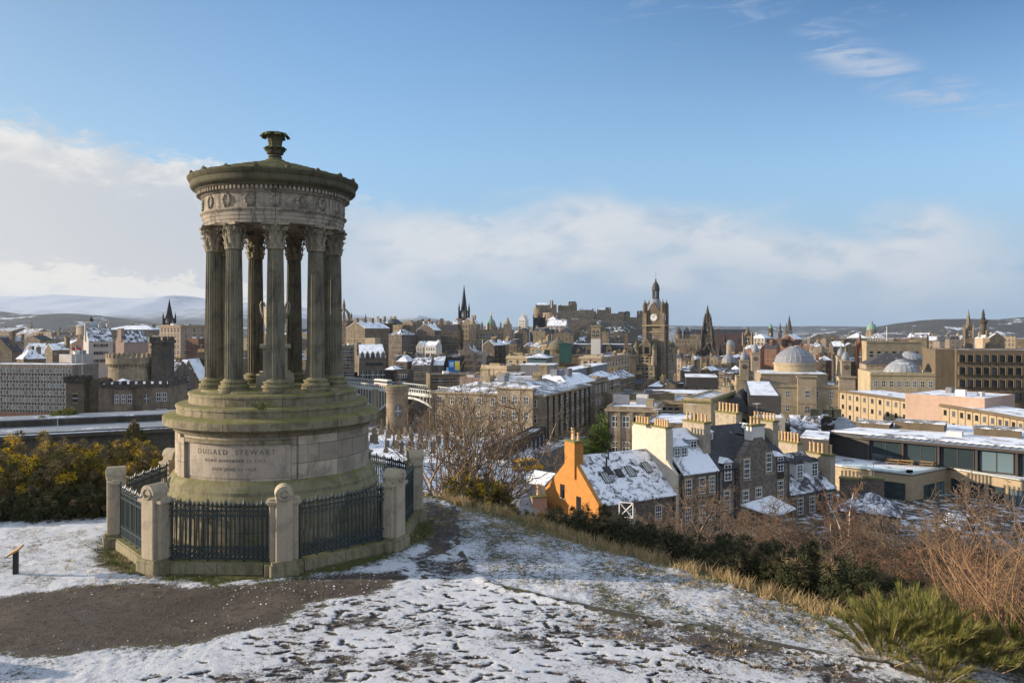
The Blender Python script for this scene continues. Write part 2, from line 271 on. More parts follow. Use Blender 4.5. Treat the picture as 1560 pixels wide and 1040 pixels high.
# ------------------------------------------------------------------ mesh builder
class MB:
    def __init__(s): s.v = []; s.f = []; s.mi = []; s.mats = []; s.cur = 0; s.uv = None; s.sm = []; s.smooth = False
    def mat(s, name):
        m = M[name]
        if m not in s.mats: s.mats.append(m)
        s.cur = s.mats.index(m); return s
    def face(s, idx): s.f.append(tuple(idx)); s.mi.append(s.cur); s.sm.append(s.smooth)
    def add(s, vs, fs):
        o = len(s.v); s.v += [tuple(p) for p in vs]
        for f in fs: s.face([o+i for i in f])
    def box(s, x0, x1, y0, y1, z0, z1, skip=''):
        vs = [(x0,y0,z0),(x1,y0,z0),(x1,y1,z0),(x0,y1,z0),(x0,y0,z1),(x1,y0,z1),(x1,y1,z1),(x0,y1,z1)]
        fs = {'b':(0,3,2,1),'t':(4,5,6,7),'f':(0,1,5,4),'r':(1,2,6,5),'k':(2,3,7,6),'l':(3,0,4,7)}
        s.add(vs, [f for k, f in fs.items() if k not in skip]); return s
    def prism(s, poly, z0, z1, cap=True):
        n = len(poly); vs = [(p[0],p[1],z0) for p in poly]+[(p[0],p[1],z1) for p in poly]
        fs = [(i,(i+1)%n,n+(i+1)%n,n+i) for i in range(n)]
        if cap: fs += [tuple(range(n-1,-1,-1)), tuple(range(n,2*n))]
        s.add(vs, fs); return s
    def cyl(s, c, r0, r1, z0, z1, n=12, cap=True, ph=0.0):
        vs = []
        for k, (r, z) in enumerate(((r0,z0),(r1,z1))):
            for i in range(n): a = ph+2*math.pi*i/n; vs.append((c[0]+r*math.cos(a), c[1]+r*math.sin(a), z))
        fs = [(i,(i+1)%n,n+(i+1)%n,n+i) for i in range(n)]
        if cap: fs += [tuple(range(n-1,-1,-1)), tuple(range(n,2*n))]
        s.add(vs, fs); return s
    def lathe(s, prof, n=32, c=(0,0), rmod=None, a0=0.0, a1=2*math.pi):
        full = abs(a1-a0-2*math.pi) < 1e-6; m = n if full else n+1
        vs = []
        for (r, z) in prof:
            for i in range(m):
                a = a0+(a1-a0)*i/n; rr = r*(rmod(a, z) if rmod else 1.0)
                vs.append((c[0]+rr*math.sin(a), c[1]-rr*math.cos(a), z))
        fs = []
        for j in range(len(prof)-1):
            for i in range(n):
                i2 = (i+1) % m
                fs.append((j*m+i, j*m+i2, (j+1)*m+i2, (j+1)*m+i))
        s.add(vs, fs); return s
    def tube(s, pts, rad, n=5, cap=True):
        pts = [Vector(p) for p in pts]; rs = rad if isinstance(rad, (list, tuple)) else [rad]*len(pts)
        vs = []; up = Vector((0,0,1)); prev = None
        for i, p in enumerate(pts):
            d = (pts[min(i+1,len(pts)-1)]-pts[max(i-1,0)]).normalized()
            a = prev if prev is not None else (Vector((1,0,0)) if abs(d.z) > 0.9 else up)
            e1 = (a-d*a.dot(d)).normalized(); e2 = d.cross(e1); prev = e1
            for k in range(n):
                t = 2*math.pi*k/n; q = p+(e1*math.cos(t)+e2*math.sin(t))*rs[i]; vs.append(tuple(q))
        fs = []
        for i in range(len(pts)-1):
            for k in range(n): fs.append((i*n+k, i*n+(k+1)%n, (i+1)*n+(k+1)%n, (i+1)*n+k))
        if cap: fs += [tuple(range(n-1,-1,-1)), tuple((len(pts)-1)*n+k for k in range(n))]
        s.add(vs, fs); return s
    def transform(s, mat, start=0):
        for i in range(start, len(s.v)): s.v[i] = tuple(mat @ Vector(s.v[i]))
        return s
    def mesh(s, name):
        me = bpy.data.meshes.new(name); me.from_pydata(s.v, [], s.f)
        for m in s.mats: me.materials.append(m)
        if len(s.mats) > 1: me.polygons.foreach_set('material_index', s.mi)
        if any(s.sm): me.polygons.foreach_set('use_smooth', s.sm)
        if s.uv:
            uvl = me.uv_layers.new(name='UVMap'); li = np.zeros(len(me.loops), dtype=np.int32); me.loops.foreach_get('vertex_index', li)
            co = np.array(s.v)[li]; cyl_uv(me, uvl, co, s.uv)
        me.update(); return me
    def obj(s, name, parent=None, loc=None, rot=0.0):
        o = bpy.data.objects.new(name, s.mesh(name)); COL.objects.link(o)
        if parent is not None: o.parent = parent
        if loc is not None: o.location = loc
        if rot: o.rotation_euler = (0, 0, rot)
        return o
def cyl_uv(me, uvl, co, r):
    ang = np.arctan2(co[:,0], -co[:,1])
    n = len(me.polygons); ls = np.zeros(n, dtype=np.int32); lt = np.zeros(n, dtype=np.int32)
    me.polygons.foreach_get('loop_start', ls); me.polygons.foreach_get('loop_total', lt)
    first = np.repeat(ang[ls], lt); d = ang-first; ang = np.where(d > math.pi, ang-2*math.pi, np.where(d < -math.pi, ang+2*math.pi, ang))
    uv = np.stack([ang*r+20, co[:,2]], 1).astype(np.float32); uvl.data.foreach_set('uv', uv.ravel())
def empty(name, loc, rz=0.0):
    o = bpy.data.objects.new(name, None); COL.objects.link(o); o.location = loc; o.rotation_euler = (0, 0, rz); o.empty_display_size = 0.3
    return o
def tag(o, label=None, cat=None, group=None, kind=None):
    if label: o['label'] = label
    if cat: o['category'] = cat
    if group: o['group'] = group
    if kind: o['kind'] = kind
    return o
def inst(name, me, parent=None, loc=(0,0,0), rot=(0,0,0), scale=(1,1,1)):
    o = bpy.data.objects.new(name, me); COL.objects.link(o); o.parent = parent; o.location = loc; o.rotation_euler = rot; o.scale = scale
    return o
KIDS = {}
def copy_tree(o, parent=None):
    c = o.copy(); COL.objects.link(c)
    if parent is not None: c.parent = parent
    for ch in list(o.children): copy_tree(ch, c)
    return c
def at(px, py, Y): return Vector(((px-780.0)/F*Y, Y, ZC+(HY-py)/F*Y))
def zrow(py, Y): return ZC+(HY-py)/F*Y
rng = np.random.default_rng(7); random.seed(7)
def vnoise(x, y, seed=0):
    """smooth value noise on numpy arrays, 0..1"""
    xi = np.floor(x).astype(np.int64); yi = np.floor(y).astype(np.int64); fx = x-xi; fy = y-yi
    def h(a, b):
        k = (a*374761393+b*668265263+seed*1274126177) & 0xffffffff; k = ((k ^ (k >> 13))*1274126177) & 0xffffffff; k = k ^ (k >> 16)
        return (k & 0xffff)/65535.0
    ux = fx*fx*(3-2*fx); uy = fy*fy*(3-2*fy)
    return (h(xi,yi)*(1-ux)+h(xi+1,yi)*ux)*(1-uy)+(h(xi,yi+1)*(1-ux)+h(xi+1,yi+1)*ux)*uy
def fbm(x, y, o=4, seed=0):
    s = 0; a = 0.5; t = 0
    for i in range(o): s = s+a*vnoise(x*2**i, y*2**i, seed+i); t += a; a *= 0.5
    return s/t
# ------------------------------------------------------------------ terrain
def sstep(a, b, x):
    t = np.clip((x-a)/(b-a), 0, 1); return t*t*(3-2*t)
def city_z(X, Y):
    z = np.interp(Y, [0, 30, 60, 85, 140, 180, 230, 300, 400, 470, 700, 1200, 3000, 9000, 16000], [-18.5, -18.5, -18.5, -18.5, -18.3, -20, -27, -36, -40, -38, -34, -40, -46, -60, -60])
    ridge = 24*np.exp(-((Y-680)/150.0)**2)*sstep(0.12, -0.05, X/np.maximum(Y, 1))
    return z+ridge
def hill_z(X, Y):
    D1 = 0.76*(X+3.0)+0.65*(Y-24.5); D2 = Y-25.5+0.15*np.clip(X+9, -30, 0)
    D = np.maximum(D1, D2)-0.7
    Dp = (D+np.sqrt(D*D+0.7))/2; s2 = np.interp(X, [8, 22], [0.46, 0.25]); drop = 0.62*np.minimum(Dp, 7)+s2*np.maximum(Dp-7, 0)
    up = 3.45*sstep(10.6, 2.5, Y)
    mound = 0.95*np.exp(-((X+11.2)/1.7)**2-((Y-11.7)/0.55)**2)
    roll = 0.10*(fbm(X*0.35, Y*0.35, 3, 5)-0.5)
    dc = np.hypot(X+6.09, Y-19.75); flat = sstep(3.6, 5.2, dc)
    return up+mound+roll*flat-drop
def ground_z(X, Y):
    X = np.asarray(X, float); Y = np.asarray(Y, float)
    return np.maximum(hill_z(X, Y), city_z(X, Y))
def gz(x, y): return float(ground_z(np.array([x]), np.array([y]))[0])
def pip(px, py, poly):
    inside = np.zeros(px.shape, bool); n = len(poly)
    for i in range(n):
        x0, y0 = poly[i]; x1, y1 = poly[(i+1) % n]
        c = ((y0 > py) != (y1 > py)) & (px < (x1-x0)*(py-y0)/((y1-y0) if y1 != y0 else 1e-9)+x0); inside ^= c
    return inside
def dist_poly(px, py, pl, closed=False):
    d = np.full(px.shape, 1e9); n = len(pl)
    for i in range(n if closed else n-1):
        x0, y0 = pl[i]; x1, y1 = pl[(i+1) % n]; dx, dy = x1-x0, y1-y0
        t = np.clip(((px-x0)*dx+(py-y0)*dy)/(dx*dx+dy*dy), 0, 1); d = np.minimum(d, np.hypot(px-x0-t*dx, py-y0-t*dy))
    return d
def plan(pts): # picture positions of marks on the level ground -> plan metres
    return [((px-780)/F*(F*ZC/(py-HY)), F*ZC/(py-HY)) for px, py in pts]
def sheet_mesh(name, xs, ys, zf, attrs=None, mat=None, smooth=True):
    X, Y = np.meshgrid(xs, ys); Z = zf(X, Y); nx, ny = len(xs), len(ys)
    co = np.stack([X, Y, Z], -1).reshape(-1, 3).astype(np.float32)
    i = (np.arange(ny-1)[:, None]*nx+np.arange(nx-1)[None, :]).ravel()
    f = np.stack([i, i+1, i+nx+1, i+nx], 1).astype(np.int32)
    me = bpy.data.meshes.new(name); me.vertices.add(len(co)); me.vertices.foreach_set('co', co.ravel())
    me.loops.add(f.size); me.loops.foreach_set('vertex_index', f.ravel()); me.polygons.add(len(f))
    me.polygons.foreach_set('loop_start', np.arange(0, f.size, 4, dtype=np.int32)); me.polygons.foreach_set('loop_total', np.full(len(f), 4, np.int32))
    if smooth: me.polygons.foreach_set('use_smooth', np.ones(len(f), bool))
    me.update(calc_edges=True)
    for k, a in (attrs(X, Y) if attrs else {}).items():
        at_ = me.attributes.new(k, 'FLOAT', 'POINT'); at_.data.foreach_set('value', a.ravel().astype(np.float32))
    if mat: me.materials.append(M[mat])
    o = bpy.data.objects.new(name, me); COL.objects.link(o); return o
# materials of the ground
t, b = new_mat('hill_ground'); v = t.add('ShaderNodeTexCoord').outputs['Object']
aS = t.add('ShaderNodeAttribute', attribute_name='snow').outputs['Fac']; aG = t.add('ShaderNodeAttribute', attribute_name='grass').outputs['Fac']
nf = t.noise(v, 22, 6, 0.75); nm = t.noise(v, 8.0, 6, 0.72); vo = t.add('ShaderNodeTexVoronoi'); t.l.new(v, vo.inputs['Vector']); vo.inputs['Scale'].default_value = 26.0
gr = t.mix(nm, (0.05, 0.058, 0.018), (0.15, 0.14, 0.045)); gr = t.mix(t.ss(nf, 0.5, 0.75), gr, (0.20, 0.17, 0.08)); gr = t.mix(t.ss(nf, 0.42, 0.25), gr, (0.03, 0.03, 0.012))
asp = t.mix(nf, (0.060, 0.047, 0.037), (0.125, 0.10, 0.08)); asp = t.mix(t.ss(vo.outputs['Distance'], 0.16, 0.07), asp, (0.24, 0.20, 0.165)); big_ = t.noise(v, 0.9, 5, 0.65, 0.6); asp = t.mix(t.m('MULTIPLY', t.ss(big_, 0.48, 0.62), 0.7), asp, (0.05, 0.04, 0.034)); asp = t.mix(t.m('MULTIPLY', t.ss(big_, 0.47, 0.36), 0.5), asp, (0.16, 0.13, 0.105)); asp = t.mix(t.ss(nm, 0.50, 0.66), asp, (0.042, 0.034, 0.028)); wet = t.m('MULTIPLY', t.ss(big_, 0.52, 0.64), t.m('SUBTRACT', 1.0, aG))
under = t.mix(aG, asp, gr)
ng = t.noise(v, 70, 3, 0.7)
k = t.m('ADD', aS, t.m('ADD', t.m('MULTIPLY', t.m('SUBTRACT', nf, 0.5), 1.05), t.m('ADD', t.m('MULTIPLY', t.m('SUBTRACT', ng, 0.5), 0.7), t.m('MULTIPLY', t.m('SUBTRACT', nm, 0.5), 0.95))))
sm = t.ss(k, 0.42, 0.58)
c = t.mix(sm, under, t.mix(t.m('MULTIPLY', t.ss(k, 0.95, 0.55), 0.35), (0.73, 0.75, 0.79), (0.54, 0.53, 0.51))); t.l.new(c, b.inputs['Base Color'])
t.l.new(t.m('SUBTRACT', 0.85, t.m('MULTIPLY', t.m('MULTIPLY', wet, t.m('SUBTRACT', 1.0, sm)), 0.5)), b.inputs['Roughness'])
bump(t, b, t.m('ADD', t.m('MULTIPLY', sm, 0.9), t.m('ADD', t.m('MULTIPLY', nf, 0.9), t.m('ADD', t.m('MULTIPLY', ng, 0.4), t.m('MULTIPLY', nm, 0.6)))), 0.06, 1.0)
t, b = new_mat('city_ground'); v = t.add('ShaderNodeTexCoord').outputs['Object']
n = t.noise(v, 0.045, 7, 0.65); nf = t.noise(v, 0.6, 5, 0.7)
c = t.mix(t.ss(n, 0.45, 0.58), (0.075, 0.06, 0.04), (0.035, 0.033, 0.018)); c = t.mix(nf, c, (0.05, 0.045, 0.035)); gx0, gy0, gz0 = t.sep(v); slope_ = t.m('MULTIPLY', t.ss(gy0, 92, 80), t.ss(gx0, -6, 4)); c = t.mix(t.m('MULTIPLY', slope_, 0.85), c, t.mix(nf, (0.035, 0.026, 0.016), (0.12, 0.085, 0.05)))
c = t.mix(t.m('MULTIPLY', t.m('SUBTRACT', 1.0, t.m('MULTIPLY', slope_, 0.7)), t.ss(t.m('ADD', t.m('MULTIPLY', n, 0.4), t.m('MULTIPLY', nf, 0.6)), 0.48, 0.60), 0.9), c, (0.72, 0.73, 0.76))
t.l.new(c, b.inputs['Base Color']); b.inputs['Roughness'].default_value = 0.9
t, b = new_mat('graveyard_ground'); v = t.add('ShaderNodeTexCoord').outputs['Object']
n = t.noise(v, 0.35, 7, 0.7); nf = t.noise(v, 3.0, 5, 0.7)
c = t.mix(t.ss(t.m('ADD', t.m('MULTIPLY', n, 0.6), t.m('MULTIPLY', nf, 0.4)), 0.40, 0.50), (0.06, 0.06, 0.025), (0.76, 0.77, 0.80)); t.l.new(c, b.inputs['Base Color'])
bump(t, b, n, 0.2, 0.4)
t, b = new_mat('hill_snow'); v = t.add('ShaderNodeTexCoord').outputs['Object']; x, y, z = t.sep(v)
n = t.noise(v, 0.0011, 8, 0.65, 0.4); n2 = t.noise(v, 0.006, 6, 0.7)
h = t.ss(z, 20, 210)
f = t.m('ADD', t.m('ADD', t.m('MULTIPLY', n, 0.55), t.m('MULTIPLY', n2, 0.45)), t.m('MULTIPLY', h, 0.34))
c = t.mix(t.ss(f, 0.56, 0.84), (0.10, 0.10, 0.095), (0.46, 0.48, 0.52)); t.l.new(c, b.inputs['Base Color'])
t, b = new_mat('wooded_hill'); v = t.add('ShaderNodeTexCoord').outputs['Object']
n = t.noise(v, 0.006, 6, 0.65, 0.5); n2 = t.noise(v, 0.03, 5, 0.7)
c = t.mix(n2, (0.035, 0.032, 0.024), (0.085, 0.07, 0.045)); c = t.mix(t.ss(t.m('ADD', t.m('MULTIPLY', n, 0.75), t.m('MULTIPLY', n2, 0.25)), 0.55, 0.62), c, (0.70, 0.71, 0.74)); t.l.new(c, b.inputs['Base Color'])
bump(t, b, n2, 12, 0.8)
t, b = new_mat('rock_face'); v = t.add('ShaderNodeTexCoord').outputs['Object']
n = t.noise(v, 0.04, 7, 0.7, 0.5); n2 = t.noise(v, 0.18, 5, 0.7)
c = t.mix(n2, (0.04, 0.033, 0.026), (0.13, 0.10, 0.065)); c = t.mix(t.ss(n, 0.50, 0.56), c, (0.045, 0.045, 0.02)); c = t.mix(t.ss(t.m('ADD', t.m('MULTIPLY', n, 0.5), t.m('MULTIPLY', n2, 0.5)), 0.54, 0.60), c, (0.68, 0.69, 0.73)); t.l.new(c, b.inputs['Base Color'])
bump(t, b, n2, 3.0, 0.8)
# the hilltop in front
ASPH = plan([(-60,915),(40,903),(95,894),(250,893),(430,886),(480,880),(560,873),(606,868),(612,882),(560,905),(480,918),(420,945),(330,968),(200,985),(100,996),(-60,998)])
ASPH2 = plan([(650,764),(676,772),(690,795),(688,812),(668,838),(640,850),(640,826),(655,800),(650,780)])
RIM = plan([(690,768),(698,830),(712,870),(750,893),(850,918),(960,940),(1060,955),(1200,985),(1350,1010),(1480,1045)])
TRODDEN = plan([(560,905),(700,880),(740,905),(900,935),(1060,962),(1300,1010),(1480,1060),(100,1060),(330,1000),(420,950)])
PATHUP = plan([(560,880),(640,830),(650,768),(690,768),(705,840),(720,880)])
def hill_attrs(X, Y):
    wx = 0.35*(fbm(X*1.1, Y*1.1, 4, 11)-0.5)*2; wy = 0.35*(fbm(X*1.1, Y*1.1, 4, 23)-0.5)*2
    def soft(poly, w_):
        ins = pip(X+wx, Y+wy, poly); d = dist_poly(X+wx, Y+wy, poly, True); return np.where(ins, sstep(-w_, w_, d), sstep(w_, -w_, d))
    hf = 0.30*(fbm(X*3.5, Y*5.0, 4, 29)-0.5)*2; wx = wx+hf; wy = wy+0.6*hf; a = np.maximum(soft(ASPH, 0.30), soft(ASPH2, 0.35)*0.95)
    tr = np.maximum(soft(TRODDEN, 0.5), soft(PATHUP, 0.3))
    wide = np.maximum(a, tr)
    snow = 0.72+0.45*(fbm(X*2.2, Y*1.2, 4, 3)-0.5)
    right = sstep(0.3, 1.4, 0.6*(X+1.0)+0.4*(Y-15.5))*(1-wide)
    snow -= 0.15*right*(0.5+fbm(X*1.7, Y*1.7, 3, 41))
    # footprints: hundreds of small dark trodden marks on the wide path
    foot = np.zeros_like(X); r2 = np.random.default_rng(3)
    xs = X[0]; ys = Y[:, 0]
    for tr_ in range(215):
        y0 = 10.9+9.0*r2.random()**1.5; x0 = -8+15*r2.random(); a0 = r2.normal(-0.25, 0.30) if r2.random() < 0.8 else r2.random()*3.1
        if r2.random() < 0.5: a0 += math.pi
        dep0 = 0.4+0.6*r2.random(); sz = r2.uniform(0.8, 1.15); cur = r2.normal(0, 0.05)
        for s_ in range(r2.integers(4, 18)):
            a0 += cur+r2.normal(0, 0.08); x0 += 0.62*math.cos(a0); y0 += 0.62*math.sin(a0); sd_ = 0.09 if s_ % 2 else -0.09
            if r2.random() < 0.18: continue
            fx = x0-sd_*math.sin(a0)+r2.normal(0, .03); fy = y0+sd_*math.cos(a0)+r2.normal(0, .03); a1 = a0+r2.normal(0, 0.12); l = 0.118*sz; wd = 0.034*sz; dep = dep0*r2.uniform(0.6, 1.0)
            i0, i1 = np.searchsorted(xs, [fx-0.25, fx+0.25]); j0, j1 = np.searchsorted(ys, [fy-0.25, fy+0.25])
            if i1 <= i0 or j1 <= j0: continue
            dx = X[j0:j1, i0:i1]-fx; dy = Y[j0:j1, i0:i1]-fy; ca, sa = math.cos(a1), math.sin(a1)
            lx = dx*ca+dy*sa; ly = -dx*sa+dy*ca; e = np.minimum(((lx-0.35*l)/(0.66*l))**2+(ly/(wd*1.25))**2, ((lx+0.62*l)/(0.40*l))**2+(ly/wd)**2)
            foot[j0:j1, i0:i1] = np.maximum(foot[j0:j1, i0:i1], dep*sstep(1.4, 0.7, e))
    foot *= sstep(0.25, 0.7, tr)
    worn = sstep(0.53, 0.74, fbm(X*0.75+3, Y*1.6, 5, 91))*tr
    snow = snow-0.80*foot-0.26*worn-0.05*tr*(1-a)*sstep(0.35, 0.65, fbm(X*4.5, Y*6, 3, 71))
    dr = dist_poly(X+0.3*wx, Y+0.3*wy, RIM)
    rim = sstep(0.12, 0.03, dr+0.25*np.abs(wx-0.1))*sstep(0.30, 0.5, fbm(X*2.5, Y*2.5, 3, 8))*1.2
    band = sstep(0.75, 0.2, np.abs(dr-0.55))*tr*sstep(-0.5, 2.0, X)*fbm(X*1.5, Y*2.5, 3, 19)
    snow = snow-0.75*rim-0.5*band
    # grass kept bare along the kerb of the octagon
    cx, cy = X+6.09, Y-19.75; ang = np.arctan2(cx*0.954+cy*0.2995, -(cx*0.2995*-1+cy*0.954)); dc = np.hypot(cx, cy)
    ap = 3.42/np.cos(np.mod(np.arctan2(cy, cx)-0.0, math.pi/4)-math.pi/8)
    kerb = sstep(0.75, 0.05, dc-ap+0.5*wx)*sstep(-0.6, -0.1, dc-ap)
    snow = snow-0.75*kerb*(0.45+0.9*fbm(X*3, Y*3, 3, 15))
    inside = sstep(0.0, -0.2, dc-ap); snow = snow*(1-inside)+0.35*inside
    snow = snow*(1-a)+a*(0.03+0.75*(fbm(X*1.3, Y*3.4, 5, 33)-0.47))
    # the brow of the hill: thin snow, dry grass
    D1 = 0.76*(X+3.0)+0.65*(Y-24.5); brow = sstep(-0.15, 0.7, D1)
    snow = snow-0.9*brow
    back = sstep(20.5, 24.0, Y)*sstep(-9.0, -11.0, X); snow = snow-0.8*back
    grass = np.clip(1-np.maximum(a*1.5, tr*1.2)-0.6*rim+kerb, 0, 1)
    hill_attrs.foot = foot
    return {'snow': snow, 'grass': grass, 'foot': foot}
def hill_surface(X, Y):
    hill_attrs.res = hill_attrs(X, Y); s = np.clip(hill_attrs.res['snow'], 0, 1)
    dr = dist_poly(X, Y, RIM)
    fine = 0.035*(fbm(X*7, Y*7, 3, 55)-0.5)*hill_attrs.res['grass']+0.02*(fbm(X*3, Y*3, 3, 57)-0.5)
    D1 = 0.76*(X+3.0)+0.65*(Y-24.5); lump = 0.22*(fbm(X*2.2, Y*2.2, 3, 61)-0.4)*sstep(-3.0, 0.2, D1)*sstep(-1.0, -3.0, X*-1-1.6)*0+0.16*(fbm(X*2.2, Y*2.2, 3, 61)-0.5)*sstep(-1.6, 0.4, D1)
    return hill_z(X, Y)+0.03*s-0.025*hill_attrs.res['foot']+fine+lump+0.05*sstep(0.22, 0.02, dr)
ysn = [10.3]
while ysn[-1] < 27.5: ysn.append(ysn[-1]+0.021+max(0, ysn[-1]-13)*0.0045)
hilltop = sheet_mesh('hilltop', np.concatenate([np.arange(-26.0, -16.0, 0.12), np.arange(-16.0, -9.0, 0.06), np.arange(-9.0, 8.0, 0.026), np.arange(8.0, 9.0, 0.06)]), np.array(ysn), hill_surface, lambda X, Y: hill_attrs.res, 'hill_ground'); tag(hilltop, kind='structure')
# the great ground sheet reaching the horizon
gx_ = np.concatenate([np.linspace(-14000, -1500, 12), np.linspace(-1300, -220, 28), np.linspace(-200, -34, 50), np.linspace(-32, 32, 81), np.linspace(34, 200, 50), np.linspace(220, 1300, 28), np.linspace(1500, 14000, 12)])
gy_ = np.concatenate([np.linspace(-40, 8, 33), np.linspace(9, 70, 80), np.linspace(72, 200, 50), np.linspace(205, 1000, 60), np.linspace(1050, 3000, 20), np.linspace(3300, 26000, 20)])
def gsheet(X, Y):
    z = ground_z(X, Y); ins = sstep(-26.3, -25.2, X)*sstep(9.2, 8.2, X)*sstep(10.0, 11.0, Y)*sstep(27.8, 26.8, Y)
    return z-0.45*ins
ground = sheet_mesh('ground', gx_, gy_, gsheet, None, 'city_ground'); tag(ground, kind='structure')
# far hills
def ridge(name, px, py, Y, depth, mat, zb=-62.0, seed=1, rough=1.0, n=160, m=40):
    xs = np.linspace((px[0]-780)/F*Y, (px[-1]-780)/F*Y, n); ys = np.linspace(Y-depth, Y+depth*0.6, m)
    def zf(X, YY):
        top = np.interp(X/Y*F+780, px, [zrow(p, Y) for p in py])
        k = (YY-(Y-depth))/depth; sh = np.where(k < 1, sstep(0, 1, k), sstep(1.6, 1.0, k))
        rg = (fbm(X/900.0*rough, YY/900.0*rough, 6, seed)-0.5)
        return zb+(top-zb)*np.clip(sh*(1+0.42*rg*np.minimum(1, 3*(1-sh)+0.22)), 0, 2)
    return tag(sheet_mesh(name, xs, ys, zf, None, mat), kind='structure')
ridge('snowy_hills', [-500,-250,0,60,100,150,200,240,290,330,370,430,480,540,600,660,720,780], [470,455,452,451,449,452,455,456,451,457,461,462,472,480,488,492,496,500], 9500, 3600, 'hill_snow', seed=4)
ridge('snowy_foothills', [-500,-200,0,20,60,110,150,190,240,320,400,480], [485,478,475,478,480,478,481,487,492,495,497,500], 5200, 1500, 'wooded_hill', seed=9)
ridge('pale_hills', [480,530,560,600,640,680,720,780], [484,482,483,488,481,489,495,499], 10500, 2200, 'hill_snow', seed=12)
ridge('wooded_hill', [1180,1250,1300,1340,1370,1400,1430,1470,1510,1560,1700,2000], [516,508,501,497,492,488,486,485,487,483,484,494], 5200, 900, 'wooded_hill', seed=21, rough=2.5)
ridge('far_low_hills', [700,850,1000,1050,1150,1250,1350,1450], [499,497,495,496,497,496.5,498,499], 12500, 1500, 'wooded_hill', seed=31)
# castle rock
def rock_z(X, Y):
    px = X/Y*F+780
    top = np.interp(px, [770,800,812,830,860,900,950,985,1010,1040], [zrow(p, 1200) for p in (528,512,498,488,484,486,490,500,515,530)])
    k = sstep(1060, 1190, Y)*sstep(1420, 1290, Y)
    return -45+(top+45)*np.clip(k+0.25*(fbm(X/25, Y/25, 4, 3)-0.5)*np.minimum(1, 4*k*(1-k)+0.05), 0, 1.2)
castle_rock = sheet_mesh('castle_rock', np.linspace(-40, 300, 120), np.linspace(1050, 1430, 110), rock_z, None, 'rock_face'); tag(castle_rock, kind='structure')
# graveyard terrace below the hill
def gy_z(X, Y): return city_z(X, Y)+0.5+0.6*fbm(X*0.05, Y*0.05, 3, 2)
graveyard = sheet_mesh('graveyard_lawn', np.linspace(-34, 4, 60), np.linspace(100, 185, 70), gy_z, None, 'graveyard_ground'); tag(graveyard, kind='structure')
# ------------------------------------------------------------------ the round temple monument
CX, CY = -6.09, 19.75; TH = math.atan2(0.2995, 0.954)
mon = empty('round_temple_monument', (CX, CY, 0.0), TH)
tag(mon, 'round open stone temple with fluted columns on a moss-streaked drum, on the hilltop', 'monument')
def ring(name, matn, prof, n=96, uvr=2.3, smooth=False, **kw):
    m = MB(); m.mat(matn); m.uv = uvr; m.smooth = smooth; m.lathe(prof, n, **kw); return m.obj(name, mon)
ring('plinth', 'plinth_stone', [(2.66,-0.1),(2.66,0.10),(2.60,0.16),(2.58,1.18),(2.62,1.24),(2.62,1.30),(2.57,1.38),(2.54,1.42),(2.54,1.50),(2.50,1.56),(2.44,1.66),(2.38,1.72),(2.37,1.74)], uvr=2.6)
ring('drum', 'drum_stone', [(2.37,1.73),(2.36,1.76),(2.36,2.70),(2.37,2.73)], uvr=2.36)
ring('drum_cornice', 'ledge_stone', [(2.37,2.72),(2.40,2.74),(2.44,2.80),(2.52,2.83),(2.60,2.87),(2.645,2.90),(2.65,3.06),(2.62,3.09),(2.56,3.105),(2.30,3.155)], uvr=2.6)
ring('step', 'ledge_stone', [(2.34,3.12),(2.335,3.28),(2.36,3.29),(2.36,3.335),(2.33,3.36),(2.02,3.385)], uvr=2.3)
ring('step', 'ledge_stone', [(2.06,3.37),(2.05,3.56),(2.075,3.57),(2.075,3.615),(2.04,3.64),(1.78,3.66)], uvr=2.0)
ring('stylobate', 'ledge_stone', [(1.80,3.65),(1.80,3.70),(1.78,3.715),(0.0,3.72)], n=64, uvr=1.8)
# recessed inscription panel on the drum
def curved_slab(name, matn, p0, p1, z0, z1, r0, r1, parent=mon, n=24):
    m = MB(); m.mat(matn); a0, a1 = R(p0), R(p1); vs = []
    for i in range(n+1):
        a = a0+(a1-a0)*i/n
        for r, z in ((r0,z0),(r1,z0),(r1,z1),(r0,z1)): vs.append((r*math.sin(a), -r*math.cos(a), z))
    fs = []
    for i in range(n):
        for k in range(4): fs.append((i*4+k, (i+1)*4+k, (i+1)*4+(k+1)%4, i*4+(k+1)%4))
    fs += [(0,3,2,1), (n*4, n*4+1, n*4+2, n*4+3)]
    m.uv = 2.36; m.add(vs, fs); return m.obj(name, parent)
panel = curved_slab('inscription_panel', 'panel_stone', -56, 8.5, 1.80, 2.56, 2.30, 2.369)
curved_slab('panel_frame', 'drum_stone', -60, -56.0, 1.74, 2.66, 2.30, 2.45); curved_slab('panel_frame', 'drum_stone', 8.5, 11.0, 1.74, 2.66, 2.30, 2.392)
curved_slab('panel_frame', 'ledge_stone', -56, 8.5, 2.58, 2.66, 2.30, 2.44)
curved_slab('pilaster', 'drum_stone', 12.0, 17.0, 1.735, 2.725, 2.30, 2.398, n=6); curved_slab('pilaster', 'drum_stone', -66, -61.5, 1.735, 2.725, 2.30, 2.43, n=6)
def text_mesh(s, size):
    cu = bpy.data.curves.new('lettering', 'FONT'); cu.body = s; cu.size = size; cu.align_x = 'CENTER'; cu.space_character = 1.35; cu.extrude = 0.003; cu.offset = 0.0004
    o = bpy.data.objects.new('lettering', cu); COL.objects.link(o)
    dg = bpy.context.evaluated_depsgraph_get(); me = bpy.data.meshes.new_from_object(o.evaluated_get(dg)); bpy.data.objects.remove(o); bpy.data.curves.remove(cu)
    return me
